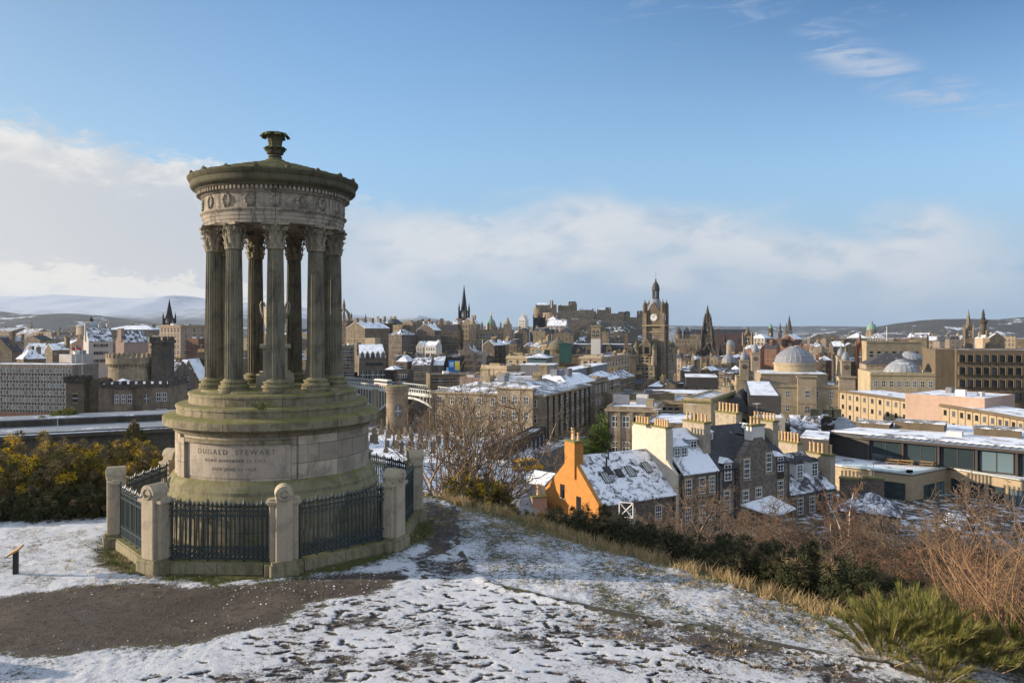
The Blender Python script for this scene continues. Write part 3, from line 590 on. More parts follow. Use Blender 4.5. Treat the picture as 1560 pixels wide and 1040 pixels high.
def curved_text(s, size, phi0, z, r, parent):
    me = text_mesh(s, size); n = len(me.vertices); co = np.zeros(n*3); me.vertices.foreach_get('co', co); co = co.reshape(-1, 3)
    a = R(phi0)+co[:,0]/r; rr = r+co[:,2]; out = np.stack([rr*np.sin(a), -rr*np.cos(a), z+co[:,1]], 1); me.vertices.foreach_set('co', out.ravel())
    me.materials.clear(); me.materials.append(M['inscription']); me.update()
    o = bpy.data.objects.new('inscription', me); COL.objects.link(o); o.parent = parent; return o
curved_text('DUGALD  STEWART', 0.165, -23, 2.335, 2.3695, panel)
curved_text('BORN NOVEMBER 22 1753', 0.095, -23, 2.165, 2.3695, panel)
curved_text('DIED JUNE 11 1828', 0.095, -23, 1.975, 2.3695, panel)
# columns
NF = 20
def flute(a, z): c = abs(math.sin(NF*a/2)); return 1.0-0.085*(1-(1-c)**1.6)
sh = MB(); sh.mat('shaft_stone'); prof = []
for i in range(13):
    z = 0.30+(3.36-0.30)*i/12; t_ = i/12; prof.append((0.218-0.034*t_**1.6, z))
sh.lathe([(0.238,0.27),(0.226,0.295)]+prof+[(0.190,3.38),(0.200,3.40)], NF*6, rmod=lambda a, z: flute(a, z) if 0.30 <= z <= 3.37 else 1.0)
shaft_me = sh.mesh('shaft')
bs = MB(); bs.mat('ledge_stone'); bs.uv = 0.3
bs.lathe([(0.36,-0.03),(0.36,0.07),(0.33,0.075),(0.345,0.09),(0.352,0.115),(0.345,0.14),(0.315,0.155),(0.295,0.17),(0.29,0.195),(0.31,0.205),(0.315,0.225),(0.305,0.245),(0.265,0.25),(0.25,0.265),(0.245,0.285)], 32)
base_me = bs.mesh('base')
cp = MB(); cp.mat('capital_stone')
cp.lathe([(0.198,3.38),(0.215,3.395),(0.215,3.42),(0.195,3.43),(0.192,3.60),(0.20,3.80),(0.235,3.93),(0.26,3.965)], 24)
def leaf(phi, z0, h, r0, out, wd):
    vs = []; seg = 6
    for i in range(seg+1):
        u = i/seg; r = r0+out*u**2.5+0.012; z = z0+h*(u if u < 0.8 else 0.8+0.2*(u-0.8)*2-(u-0.8)**2*3.0)
        hw = wd*(0.75+0.6*math.sin(u*2.4))*(1-0.75*max(0, u-0.7)/0.3); lob = 1+0.22*(i % 2)
        for s_, rr in ((-1, r-0.012), (-0.45, r+0.008), (0, r+0.018), (0.45, r+0.008), (1, r-0.012)):
            vs.append((rr*math.sin(phi)+s_*hw*lob*math.cos(phi), -rr*math.cos(phi)+s_*hw*lob*math.sin(phi), z))
    cp.add(vs, [(i*5+k, i*5+k+1, (i+1)*5+k+1, (i+1)*5+k) for i in range(seg) for k in range(4)])
for k in range(10): leaf(2*math.pi*k/10, 3.42, 0.16, 0.192, 0.075, 0.045)
for k in range(8): leaf(2*math.pi*(k+0.5)/8, 3.50, 0.28, 0.20, 0.12, 0.05)
for k in range(4):      # corner scrolls
    a = math.pi/4+k*math.pi/2
    for sg in (-1, 1):
        pts = []
        for i in range(22):
            u = i/21
            if u < 0.5: q = u/0.5; rr = 0.20+0.13*q**1.6; zz = 3.66+0.25*q; off = 0.10*(1-q)
            else: q = (u-0.5)/0.5*5.6; s2 = 0.055*(1-0.75*(u-0.5)/0.5); rr = 0.33+s2*math.sin(q); zz = 3.855+s2*math.cos(q)+0.0; off = 0
            pts.append((rr*math.sin(a)+sg*off*math.cos(a)+sg*0.012*math.cos(a), -rr*math.cos(a)+sg*off*math.sin(a)+sg*0.012*math.sin(a), zz))
        cp.tube(pts, 0.016, 4)
    a2 = k*math.pi/2    # small scrolls and rosette in the middle of each face
    for sg in (-1, 1):
        pts = []
        for i in range(12):
            q = i/11*4.8; s2 = 0.04*(1-0.6*i/11); x = sg*(0.075-s2*math.sin(q)*0.9); pts.append((x*math.cos(a2)+0.275*math.sin(a2), x*math.sin(a2)-0.275*math.cos(a2), 3.84+s2*math.cos(q)))
        cp.tube(pts, 0.013, 4)
    cp.cyl((0.29*math.sin(a2), -0.29*math.cos(a2)), 0.035, 0.03, 3.90, 3.98, 8)
ab = []      # abacus with hollowed sides
for k in range(4):
    for i in range(7):
        u = -1+2*i/6; a = k*math.pi/2; d_ = 0.272+0.045*u*u; x = u*0.315
        ab.append((x*math.cos(a)+d_*math.sin(a), x*math.sin(a)-d_*math.cos(a)))
cp.prism(ab, 3.945, 4.01)
cap_me = cp.mesh('capital')
RC = 1.475; ZB = 3.70
for k in range(9):
    ph = R(40*k); col_ = empty('column', (0,0,0)); bpy.data.objects.remove(col_)
    c = inst('column', shaft_me, mon, (RC*math.sin(ph), -RC*math.cos(ph), ZB), (0, 0, ph))
    inst('base', base_me, c); inst('capital', cap_me, c)
# entablature
ring('architrave', 'frieze_stone', [(1.18,7.70),(1.70,7.70),(1.705,7.78),(1.72,7.785),(1.725,7.87),(1.74,7.875),(1.745,7.95),(1.80,8.005),(1.80,8.03),(1.74,8.04)], uvr=1.75)
ring('ceiling', 'frieze_stone', [(0.0,7.86),(1.20,7.80),(1.18,7.70)], n=64, uvr=1.2)
frz = ring('frieze', 'frieze_stone', [(1.735,8.03),(1.72,8.05),(1.72,8.40),(1.74,8.42)], uvr=1.73)
wm = MB(); wm.mat('frieze_stone'); wm.uv = 1.0
pts = []
for i in range(25):
    a = R(-160)+R(320)*i/24; pts.append((0.105*math.sin(a), 0, 0.135*math.cos(a)))
wm.tube(pts, [0.020+0.020*(0.6+0.4*math.cos(i*1.9)) for i in range(25)], 6)
wm.tube([(-0.05,0,-0.13),(0.07,0,-0.19)], 0.014, 5); wm.tube([(0.05,0,-0.13),(-0.07,0,-0.19)], 0.014, 5)
wreath_me = wm.mesh('wreath')
for k in range(18):
    ph = R(20*k); inst('wreath', wreath_me, frz, (1.725*math.sin(ph), -1.725*math.cos(ph), 8.235), (0, 0, ph))
    if k % 2 == 0: pass
dm = MB(); dm.mat('frieze_stone'); dm.uv = 1.9
dm.lathe([(1.74,8.41),(1.775,8.43),(1.775,8.455),(1.79,8.46),(1.80,8.555)], 96)
for k in range(110):
    s0 = len(dm.v); dm.box(-0.028, 0.028, -0.075, 0.02, 0, 0.085)
    dm.transform(Matrix.Rotation(2*math.pi*k/110, 4, 'Z') @ Matrix.Translation((0, -1.80, 8.465)), s0)
dm.obj('dentil_band', mon)
ring('cornice', 'roof_stone', [(1.79,8.54),(1.88,8.56),(1.90,8.60),(1.99,8.64),(2.02,8.67),(2.03,8.70),(2.03,8.80),(2.06,8.83),(2.095,8.89),(2.10,8.925),(2.06,8.94)], n=120, uvr=2.0)
rf = MB(); rf.mat('roof_stone')
rf.lathe([(2.07,8.935),(1.95,8.975),(1.95,8.99),(1.62,9.075),(1.62,9.09),(1.25,9.185),(1.25,9.20),(0.85,9.30),(0.85,9.315),(0.45,9.41),(0.40,9.43),(0.30,9.44)], 120, rmod=lambda a, z: 1+0.012*math.cos(a*30))
roof = rf.obj('roof', mon)
an = MB(); an.mat('roof_stone'); an.prism([(-0.05,-0.03),(0.05,-0.03),(0.06,0.05),(-0.06,0.05)], 0, 0.05); an.add([(-0.05,-0.03,.05),(0.05,-0.03,.05),(0.06,0.05,.05),(-0.06,0.05,.05),(0,-0.01,0.10),(0,0.04,0.07)], [(0,1,4),(1,2,5,4),(2,3,5),(3,0,4,5)])
an_me = an.mesh('antefix')
for k in range(18):
    ph = R(20*k+8); inst('antefix', an_me, roof, (2.05*math.sin(ph), -2.05*math.cos(ph), 8.93), (0, 0, ph))
fi = MB(); fi.mat('roof_stone')
fi.lathe([(0.46,9.38),(0.40,9.45),(0.27,9.49),(0.24,9.53),(0.17,9.56),(0.15,9.60),(0.18,9.62),(0.145,9.65),(0.145,9.68),(0.19,9.72),(0.215,9.78),(0.22,9.83),(0.23,9.85),(0.20,9.88),(0.165,9.90),(0.155,9.95),(0.165,10.05),(0.18,10.14),(0.20,10.22),(0.21,10.26),(0.0,10.24)], 40, rmod=lambda a, z: 1+(0.06*math.cos(a*12) if z > 9.66 else 0))
def fleaf(phi, z0, h, r0, out, wd, curl=0.12):
    vs = []; seg = 8
    for i in range(seg+1):
        u = i/seg; r = r0+out*u**2; z = z0+h*math.sin(u*2.0)/math.sin(1.57) if u < 0.78 else z0+h-curl*((u-0.78)/0.22)**1.5
        hw = wd*(0.5+0.9*math.sin(0.4+u*2.1))
        for s_, dr_ in ((-1,-0.02),(0,0.02),(1,-0.02)): vs.append(((r+dr_)*math.sin(phi)+s_*hw*math.cos(phi), -(r+dr_)*math.cos(phi)+s_*hw*math.sin(phi), z))
        for s_, dr_ in ((-1,-0.05),(1,-0.05)): vs.append(((r+dr_)*math.sin(phi)+s_*hw*0.7*math.cos(phi), -(r+dr_)*math.cos(phi)+s_*hw*0.7*math.sin(phi), z-0.02))
    fs = []
    for i in range(seg):
        a, b_ = i*5, (i+1)*5
        fs += [(a,a+1,b_+1,b_),(a+1,a+2,b_+2,b_+1),(a+2,a+4,b_+4,b_+2),(a+4,a+3,b_+3,b_+4),(a+3,a,b_,b_+3)]
    fi.add(vs, fs)
for k in range(8): fleaf(R(45*k+10), 10.08, 0.22, 0.17, 0.20, 0.075, 0.11)
for k in range(10): fleaf(R(36*k), 9.70, 0.14, 0.19, 0.07, 0.05, 0.03)
for k in range(10): fleaf(R(36*k+18), 9.80, 0.10, 0.19, 0.09, 0.05, 0.05)
fi.transform(Matrix.Translation((0,0,9.38)) @ Matrix.Scale(0.89, 4, (0,0,1)) @ Matrix.Translation((0,0,-9.38))); fi.obj('finial', mon)
# urn on its pedestal inside the ring of columns
ur = MB(); ur.mat('pier_stone')
ur.box(-0.46,0.46,-0.46,0.46,3.70,4.02).box(-0.38,0.38,-0.38,0.38,4.02,4.10).box(-0.30,0.30,-0.30,0.30,4.10,4.70).box(-0.38,0.38,-0.38,0.38,4.70,4.79)
ur.obj('pedestal', mon)
u2 = MB(); u2.mat('pier_stone'); u2.smooth = True
u2.lathe([(0.17,4.79),(0.17,4.83),(0.08,4.87),(0.075,4.92),(0.13,4.98),(0.21,5.14),(0.265,5.36),(0.275,5.56),(0.265,5.70),(0.275,5.72),(0.29,5.74),(0.20,5.78),(0.12,5.83),(0.04,5.87),(0,5.88)], 32)
for sg in (-1, 1): u2.tube([(sg*0.27,0,5.45),(sg*0.335,0,5.62),(sg*0.36,0,5.80),(sg*0.33,0,5.88),(sg*0.28,0,5.86),(sg*0.26,0,5.76)], 0.024, 6)
u2.obj('urn', mon)
# little plant rooted on the step
pl = MB(); t, b = new_mat('weed_leaf'); b.inputs['Base Color'].default_value = (0.12, 0.13, 0.04, 1); pl.mat('weed_leaf')
rr = random.Random(5)
for i in range(9):
    a = rr.uniform(-1.2, 1.2); l = rr.uniform(0.16, 0.34); p0 = Vector((0,0,0)); p1 = Vector((math.sin(a)*l, -0.05, math.cos(a)*l*0.9)); pl.tube([p0, p0.lerp(p1, 0.5)+Vector((0,-0.03,0)), p1], [0.006,0.005,0.003], 4)
    for k in range(8):
        q = p0.lerp(p1, 0.25+0.75*k/8); d_ = rr.uniform(0, 6.28); s_ = 0.045; pl.add([q, q+Vector((s_*math.cos(d_), -0.02, s_*math.sin(d_))), q+Vector((s_*1.5*math.cos(d_+0.3), -0.03, s_*1.5*math.sin(d_+0.3))), q+Vector((s_*math.cos(d_+0.7), -0.01, s_*math.sin(d_+0.7)))], [(0,1,2,3)])
po = pl.obj('weed', None, mon.matrix_world @ Vector((0,0,0))); po.location = Vector((CX, CY, 0))+Matrix.Rotation(TH, 3, 'Z') @ Vector((2.30*math.sin(R(-9)), -2.30*math.cos(R(-9)), 3.345)); po.rotation_euler = (0, 0, TH)
tag(po, 'small weed rooted in the mossy steps of the round temple', 'plant')
# ------------------------------------------------------------------ octagon enclosure: piers, kerbs, iron railings
RO = 3.66; OC = []
P0 = [math.atan2(p[1]-CY, p[0]-CX) for p in [(-7.62,16.5),(-4.85,16.35)]]
a0 = (P0[0]+P0[1])/2-math.pi/8
for k in range(8): a = a0+k*math.pi/4; OC.append(Vector((CX+RO*math.cos(a), CY+RO*math.sin(a), 0)))
pm = MB(); pm.mat('pier_stone')
# pier: rounded face block flanked by shallow wings, stepped foot, drum-shaped head
def rounded(w_, d_, r_, n=4):
    pts = []
    for cx_, cy_, s_ in ((w_-r_,-d_+r_,-90),(w_-r_,d_-r_,0),(-w_+r_,d_-r_,90),(-w_+r_,-d_+r_,180)):
        for i in range(n+1): a = R(s_+90*i/n); pts.append((cx_+r_*math.cos(a), cy_+r_*math.sin(a)))
    return pts
foot = MB(); foot.mat('plinth_stone'); foot.uv = 0.5
foot.prism(rounded(0.30, 0.26, 0.06), -0.25, 0.24); foot.prism(rounded(0.27, 0.235, 0.05), 0.24, 0.31)
foot.box(-0.40, -0.30, -0.13, 0.20, -0.25, 0.24); foot.box(0.30, 0.40, -0.13, 0.20, -0.25, 0.24)
foot_me = foot.mesh('foot')
pm.prism(rounded(0.175, 0.19, 0.035), 0.31, 1.70)
pm.box(-0.29, -0.172, -0.10, 0.19, 0.31, 1.46); pm.box(0.172, 0.29, -0.10, 0.19, 0.31, 1.46)
pm.box(-0.31, -0.172, -0.12, 0.21, 1.46, 1.50); pm.box(0.172, 0.31, -0.12, 0.21, 1.46, 1.50)
pm.box(-0.345, -0.172, -0.15, 0.24, 1.50, 1.56); pm.box(0.172, 0.345, -0.15, 0.24, 1.50, 1.56)
pier_me = pm.mesh('shaft')
hm = MB(); hm.mat('pier_stone'); vs = []; NS = 16       # half-round head, axis pointing outwards, with a wreath on its face
prof = [(-0.185,1.68)]+[(-0.185*math.cos(math.pi*i/NS), 1.70+0.185*math.sin(math.pi*i/NS)) for i in range(NS+1)]+[(0.185,1.68)]
n_ = len(prof); hm.add([(x,-0.205,z) for x, z in prof]+[(x,0.205,z) for x, z in prof], [tuple(range(n_)), tuple(range(2*n_-1,n_-1,-1))]+[(i,n_+i,n_+(i+1)%n_,(i+1)%n_) for i in range(n_)])
hm.prism([(-0.30,-0.06),(-0.172,-0.06),(-0.172,0.16),(-0.30,0.16)], 1.56, 1.60); hm.prism([(0.172,-0.06),(0.30,-0.06),(0.30,0.16),(0.172,0.16)], 1.56, 1.60)
head_me = hm.mesh('head')
wq = MB(); wq.mat('pier_stone'); wq.tube([(0.105*math.cos(2*math.pi*i/20), -0.205, 1.70+0.105*math.sin(2*math.pi*i/20)) for i in range(21)], [0.02+0.006*(i % 2) for i in range(21)], 6); wq.tube([(-0.05,-0.205,1.60),(0.0,-0.21,1.67),(0.05,-0.205,1.60)], 0.012, 4)
wq_me = wq.mesh('wreath')
PIERLAB = {0: 'stone pier with carved round head at the front left corner of the railings', 1: 'stone pier with carved wreath head at the front middle, below the inscription end', 2: 'stone pier at the front right corner of the railings beside the dark path', 3: 'stone pier at the right end of the railings, its top against the graveyard snow', 4: 'stone pier at the back of the railings hidden behind the drum, right side', 5: 'stone pier at the back of the railings behind the drum, middle', 6: 'stone pier top showing just left of the drum behind the back railing', 7: 'stone pier at the far left of the railings in front of the gorse hedge'}
RAILLAB = {0: 'dark iron railing panel with spear tops directly below the inscription', 1: 'dark iron railing panel with glinting spear tops at the front right', 2: 'narrow foreshortened iron railing panel on the right flank beside the dark path', 3: 'iron railing panel behind the drum on the right, seen against the snowy graveyard', 4: 'iron railing panel hidden behind the drum at the back right', 5: 'iron railing panel behind the drum at the back left', 6: 'iron railing panel at the back left, climbing behind yellow gorse flowers', 7: 'sunlit iron railing panel on the left flank beside the snowy grass'}
KERBLAB = {0: 'low stone kerb under the railing below the inscription', 1: 'low stone kerb under the front right railing', 2: 'low stone kerb on the right flank next to the dark path', 3: 'low stone kerb behind the drum on the right', 4: 'low stone kerb at the back right of the drum', 5: 'low stone kerb at the back left of the drum', 6: 'low stone kerb under the back left railing', 7: 'low stone kerb on the left flank with sun-dappled moss'}
for k in range(8):
    p = OC[k]; a = math.atan2(p.y-CY, p.x-CX); rz = a+math.pi/2
    e = inst('stone_pier', pier_me, None, (p.x, p.y, 0), (0, 0, rz)); tag(e, PIERLAB[k], 'pier', 'stone piers of the octagonal enclosure')
    inst('foot', foot_me, e); h_ = inst('head', head_me, e); inst('wreath', wq_me, h_)
L = (OC[1]-OC[0]).length; GAP = 0.37; LP = L-2*GAP
km = MB(); km.mat('plinth_stone'); km.uv = 0.8; km.box(-(L/2-0.41), L/2-0.41, -0.14, 0.14, -0.25, 0.20); km.box(-(L/2-0.41), L/2-0.41, -0.12, 0.12, 0.20, 0.24); kerb_me = km.mesh('kerb')
# one bar with its spear
bm_ = MB(); bm_.mat('railing_paint'); bm_.box(-0.011, 0.011, -0.011, 0.011, 0.30, 1.36)
bm_.lathe([(0.010,1.34),(0.02,1.36),(0.02,1.375),(0.011,1.39),(0.022,1.405),(0.034,1.435),(0.028,1.465),(0.012,1.50),(0.004,1.525),(0,1.53)], 8)
bar_me = bm_.mesh('bar')
st_ = MB(); st_.mat('railing_paint'); st_.box(-0.017, 0.017, -0.017, 0.017, 0.235, 1.37)
st_.lathe([(0.016,1.36),(0.026,1.38),(0.026,1.40),(0.014,1.42),(0.026,1.435),(0.042,1.47),(0.034,1.50),(0.013,1.55),(0.004,1.58),(0,1.585)], 8)
std_me = st_.mesh('standard')
rl = MB(); rl.mat('railing_paint')
for z0, z1 in ((0.285,0.315),(0.505,0.530),(1.19,1.215),(1.315,1.34)): rl.box(-LP/2-0.06, LP/2+0.06, -0.02, 0.02, z0, z1)
rail_me = rl.mesh('rail')
lt_ = MB(); lt_.mat('railing_paint'); NB = 21
for i in range(NB):
    x = -LP/2+LP*(i+0.5)/NB
    for zc, r_ in ((0.36,0.036),(0.445,0.036),(0.545,0.026)):
        lt_.tube([(x+r_*math.cos(q), 0, zc+r_*math.sin(q)) for q in [2*math.pi*j/8 for j in range(9)]], 0.010, 4, cap=False)
    lt_.tube([(x-LP/NB/2, 0.002, 0.315), (x, 0.002, 0.40), (x+LP/NB/2, 0.002, 0.50)], 0.008, 4); lt_.tube([(x+LP/NB/2, -0.002, 0.315), (x, -0.002, 0.40), (x-LP/NB/2, -0.002, 0.50)], 0.008, 4)
lat_me = lt_.mesh('lattice')
fz = MB(); fz.mat('railing_paint')
for i in range(NB*2):
    x = -LP/2+LP*(i+0.5)/(NB*2); r_ = LP/NB/4
    fz.tube([(x+r_*math.cos(q), 0, 1.265+0.042*math.sin(q)) for q in [2*math.pi*j/8 for j in range(9)]], 0.008, 4, cap=False)
    if i % 2: fz.tube([(x-r_,0,1.19),(x,0,1.13),(x+r_,0,1.19)], 0.007, 4)
fz_me = fz.mesh('scroll_band')
for k in range(8):
    p, q = OC[k], OC[(k+1) % 8]; c = (p+q)/2; rz = math.atan2(q.y-p.y, q.x-p.x)
    tag(inst('kerb', kerb_me, None, (c.x, c.y, 0), (0, 0, rz)), KERBLAB[k], 'kerb', 'kerbs of the octagonal enclosure')
    e = inst('iron_railing', rail_me, None, (c.x, c.y, 0), (0, 0, rz)); tag(e, RAILLAB[k], 'railing', 'iron railings of the octagonal enclosure')
    inst('lattice', lat_me, e); inst('scroll_band', fz_me, e)
    for i in range(NB+1):
        x = -LP/2+LP*i/NB
        if i % 4 == 0 or i == NB: inst('standard', std_me, e, (x, 0, 0))
        else: inst('bar', bar_me, e, (x, 0, 0))
# information board at the left edge of the picture
sp = at(24, 876, 16.0); sp.x = (24-780)/F*16.2; sp.y = 16.2
sb = empty('information_board', (sp.x, sp.y, gz(sp.x, sp.y)), R(20)); tag(sb, 'small slanted information board on a dark post in the snow at the left edge', 'sign')
q = MB(); q.mat('iron_black'); q.box(-0.05, 0.05, -0.04, 0.04, -0.1, 0.50); q.obj('post', sb)
q = MB(); q.mat('timber'); q.box(-0.14, 0.14, -0.17, 0.17, 0, 0.035); q.transform(Matrix.Translation((0, 0, 0.50)) @ Matrix.Rotation(R(-32), 4, 'Y')); q.obj('board', sb)
# ------------------------------------------------------------------ buildings
def solve_len(C, d, px):
    k = (px-780)/F
    return (k*C[1]-C[0])/(d[0]-k*d[1])
WIN = {}
def win_mesh(kind):
    if kind in WIN: return WIN[kind]
    m = MB()
    if kind == 'sash':          # white sash window in a stone surround, 1 x 1, looking to -y
        m.mat('glass').box(-0.5, 0.5, -0.02, 0.05, 0, 1)
        m.mat('white_paint')
        for a, b_ in ((-0.5,-0.42),(0.42,0.5),(-0.04,0.04)): m.box(a, b_, -0.05, -0.018, 0, 1)
        for a, b_ in ((0,0.05),(0.47,0.53),(0.95,1.0)): m.box(-0.5, 0.5, -0.055, -0.018, a, b_)
    elif kind == 'far':         # far window: dark pane under a paler lintel and sill
        m.mat('glass').box(-0.5, 0.5, -0.03, 0.05, 0, 1)
        m.mat('white_paint').box(-0.5, 0.5, -0.05, -0.028, 0.46, 0.54)
        m.mat('trim_stone').box(-0.62, 0.62, -0.10, 0.05, -0.10, 0.0).box(-0.62, 0.62, -0.08, 0.05, 1.0, 1.12)
    elif kind == 'pale':
        m.mat('white_paint').box(-0.5, 0.5, -0.04, 0.05, 0, 1); m.mat('office_glass').box(-0.40, 0.40, -0.06, -0.03, 0.08, 0.92)
    elif kind == 'small':
        m.mat('glass').box(-0.5, 0.5, -0.03, 0.05, 0, 1); m.mat('trim_stone').box(-0.66, 0.66, -0.09, 0.05, -0.14, 0.0)
    elif kind == 'deep':        # deep-set concrete bay
        m.mat('glass').box(-0.40, 0.40, -0.03, 0.05, 0.1, 0.9); m.mat('brown_concrete')
        for a, b_ in ((-0.62,-0.42),(0.42,0.62)): m.box(a, b_, -0.5, 0.05, -0.1, 1.1)
        m.box(-0.62, 0.62, -0.35, 0.05, 0.92, 1.2)
    elif kind == 'office':
        m.mat('office_glass').box(-0.5, 0.5, -0.02, 0.05, 0, 1); m.mat('dark_cladding')
        for a, b_ in ((-0.5,-0.47),(0.47,0.5),(-0.015,0.015)): m.box(a, b_, -0.06, -0.018, 0, 1)
        for a, b_ in ((0,0.03),(0.97,1.0)): m.box(-0.5, 0.5, -0.06, -0.018, a, b_)
    elif kind == 'arch':
        pts = [(-0.5,0),(0.5,0),(0.5,0.65)]+[(0.5*math.cos(R(a)), 0.65+0.35*math.sin(R(a))) for a in range(15,166,15)]+[(-0.5,0.65)]
        n = len(pts); m.mat('glass'); m.add([(x,-0.03,z) for x, z in pts]+[(x,0.05,z) for x, z in pts], [tuple(range(n))]+[(i,n+i,n+(i+1)%n,(i+1)%n) for i in range(n)])
        m.mat('white_paint').box(-0.04, 0.04, -0.05, -0.028, 0, 0.98).box(-0.5, 0.5, -0.05, -0.028, 0.44, 0.5)
    WIN[kind] = m.mesh('window'); return WIN[kind]
POT = MB().mat('pot_clay').lathe([(0.13,0),(0.13,0.08),(0.105,0.12),(0.095,0.62),(0.125,0.66),(0.125,0.74),(0.085,0.75)], 8).mesh('chimney_pot')
def window(par, x, y, z, w_, h, kind, rot=0.0, name='window'):
    return inst(name, win_mesh(kind), par, (x, y, z), (0, 0, rot), (w_, 1.0 if kind not in ('deep',) else w_, h))
def chimney(par, x, y, z0, z1, w_, d_, pots=4, wall='weathered_render', ph=0.8, along='x', cap='mossy_cap', potside=1):
    m = MB(); m.mat(wall).box(x-w_/2, x+w_/2, y-d_/2, y+d_/2, z0, z1); m.mat(cap).box(x-w_/2-0.08, x+w_/2+0.08, y-d_/2-0.08, y+d_/2+0.08, z1, z1+0.16)
    c = m.obj('chimney', par)
    if (int(x*7+y*13+z1*5)) % 3 == 0:
        ae = MB(); ae.mat('steel_pale').tube([(x,y,z1+0.1),(x,y,z1+2.3)], 0.03, 4).tube([(x-0.7,y,z1+2.1),(x+0.7,y,z1+2.1)], 0.02, 4)
        for q_ in (-0.6,-0.2,0.2,0.6): ae.tube([(x+q_,y-0.35,z1+2.1),(x+q_,y+0.35,z1+2.1)], 0.015, 4)
        ae.obj('aerial', c)
    for i in range(pots):
        u = (i+0.5)/pots-0.5; px_, py_ = (x+u*(w_-0.05), y) if along == 'x' else (x, y+u*(d_-0.05))
        s = ph/0.75*(0.92+0.16*((i*37) % 5)/5); inst('chimney_pot', POT, c, (px_, py_, z1+0.16), (0,0,0), (min(1.5, ph/0.75), min(1.5, ph/0.75), s))
    return c
def roof_gable(m, a, b, z, rh, axis='x', over=0.25, th=0.18, wallmat=None, walls=None, x0=None, x1=None):
    """two sloping slabs; axis = direction of the ridge; gable triangles go into walls"""
    def slab(p):  # p: 4 points eave->ridge, extruded down
        n = Vector((p[1][0]-p[0][0], p[1][1]-p[0][1], p[1][2]-p[0][2])).cross(Vector((p[2][0]-p[0][0], p[2][1]-p[0][1], p[2][2]-p[0][2]))).normalized()
        q = [tuple(Vector(k)-n*th) for k in p]; m.add(list(p)+q, [(0,1,2,3),(7,6,5,4),(0,4,5,1),(1,5,6,2),(2,6,7,3),(3,7,4,0)])
    if axis == 'x':
        s = rh/(b/2); e = over; y_ = b/2+e
        slab([(-a/2,-y_,z-s*e+th),(a/2,-y_,z-s*e+th),(a/2,0,z+rh+th),(-a/2,0,z+rh+th)]); slab([(a/2,y_,z-s*e+th),(-a/2,y_,z-s*e+th),(-a/2,0,z+rh+th),(a/2,0,z+rh+th)])
        if walls:
            for x in (-a/2, a/2): walls.add([(x,-b/2,z),(x,b/2,z),(x,0,z+rh)], [(0,1,2)])
    else:
        s = rh/(a/2); e = over; x_ = a/2+e
        slab([(-x_,b/2,z-s*e+th),(-x_,-b/2,z-s*e+th),(0,-b/2,z+rh+th),(0,b/2,z+rh+th)]); slab([(x_,-b/2,z-s*e+th),(x_,b/2,z-s*e+th),(0,b/2,z+rh+th),(0,-b/2,z+rh+th)])
        if walls:
            for y in (-b/2, b/2): walls.add([(-a/2,y,z),(a/2,y,z),(0,y,z+rh)], [(0,1,2)])
def roof_hip(m, a, b, z, rh, over=0.3, flat=0.0):
    A, B = a/2+over, b/2+over
    if a >= b: r = max(0.05, A-B*(1-flat)); q = B*flat; top = [(-r,-q),(r,-q),(r,q),(-r,q)]
    else: r = max(0.05, B-A*(1-flat)); q = A*flat; top = [(-q,-r),(q,-r),(q,r),(-q,r)]
    top = [(x if abs(x) > 1e-6 else x, y) for x, y in top]
    vs = [(-A,-B,z),(A,-B,z),(A,B,z),(-A,B,z)]+[(x,y,z+rh) for x, y in top]
    if flat: m.add(vs, [(0,1,5,4),(1,2,6,5),(2,3,7,6),(3,0,4,7),(4,5,6,7),(3,2,1,0)])
    elif a >= b: m.add(vs[:4]+[(-r,0,z+rh),(r,0,z+rh)], [(0,1,5,4),(1,2,5),(2,3,4,5),(3,0,4),(3,2,1,0)])
    else: m.add(vs[:4]+[(0,-r,z+rh),(0,r,z+rh)], [(0,1,4),(1,2,5,4),(2,3,5),(3,0,4,5),(3,2,1,0)])
BLD = {}
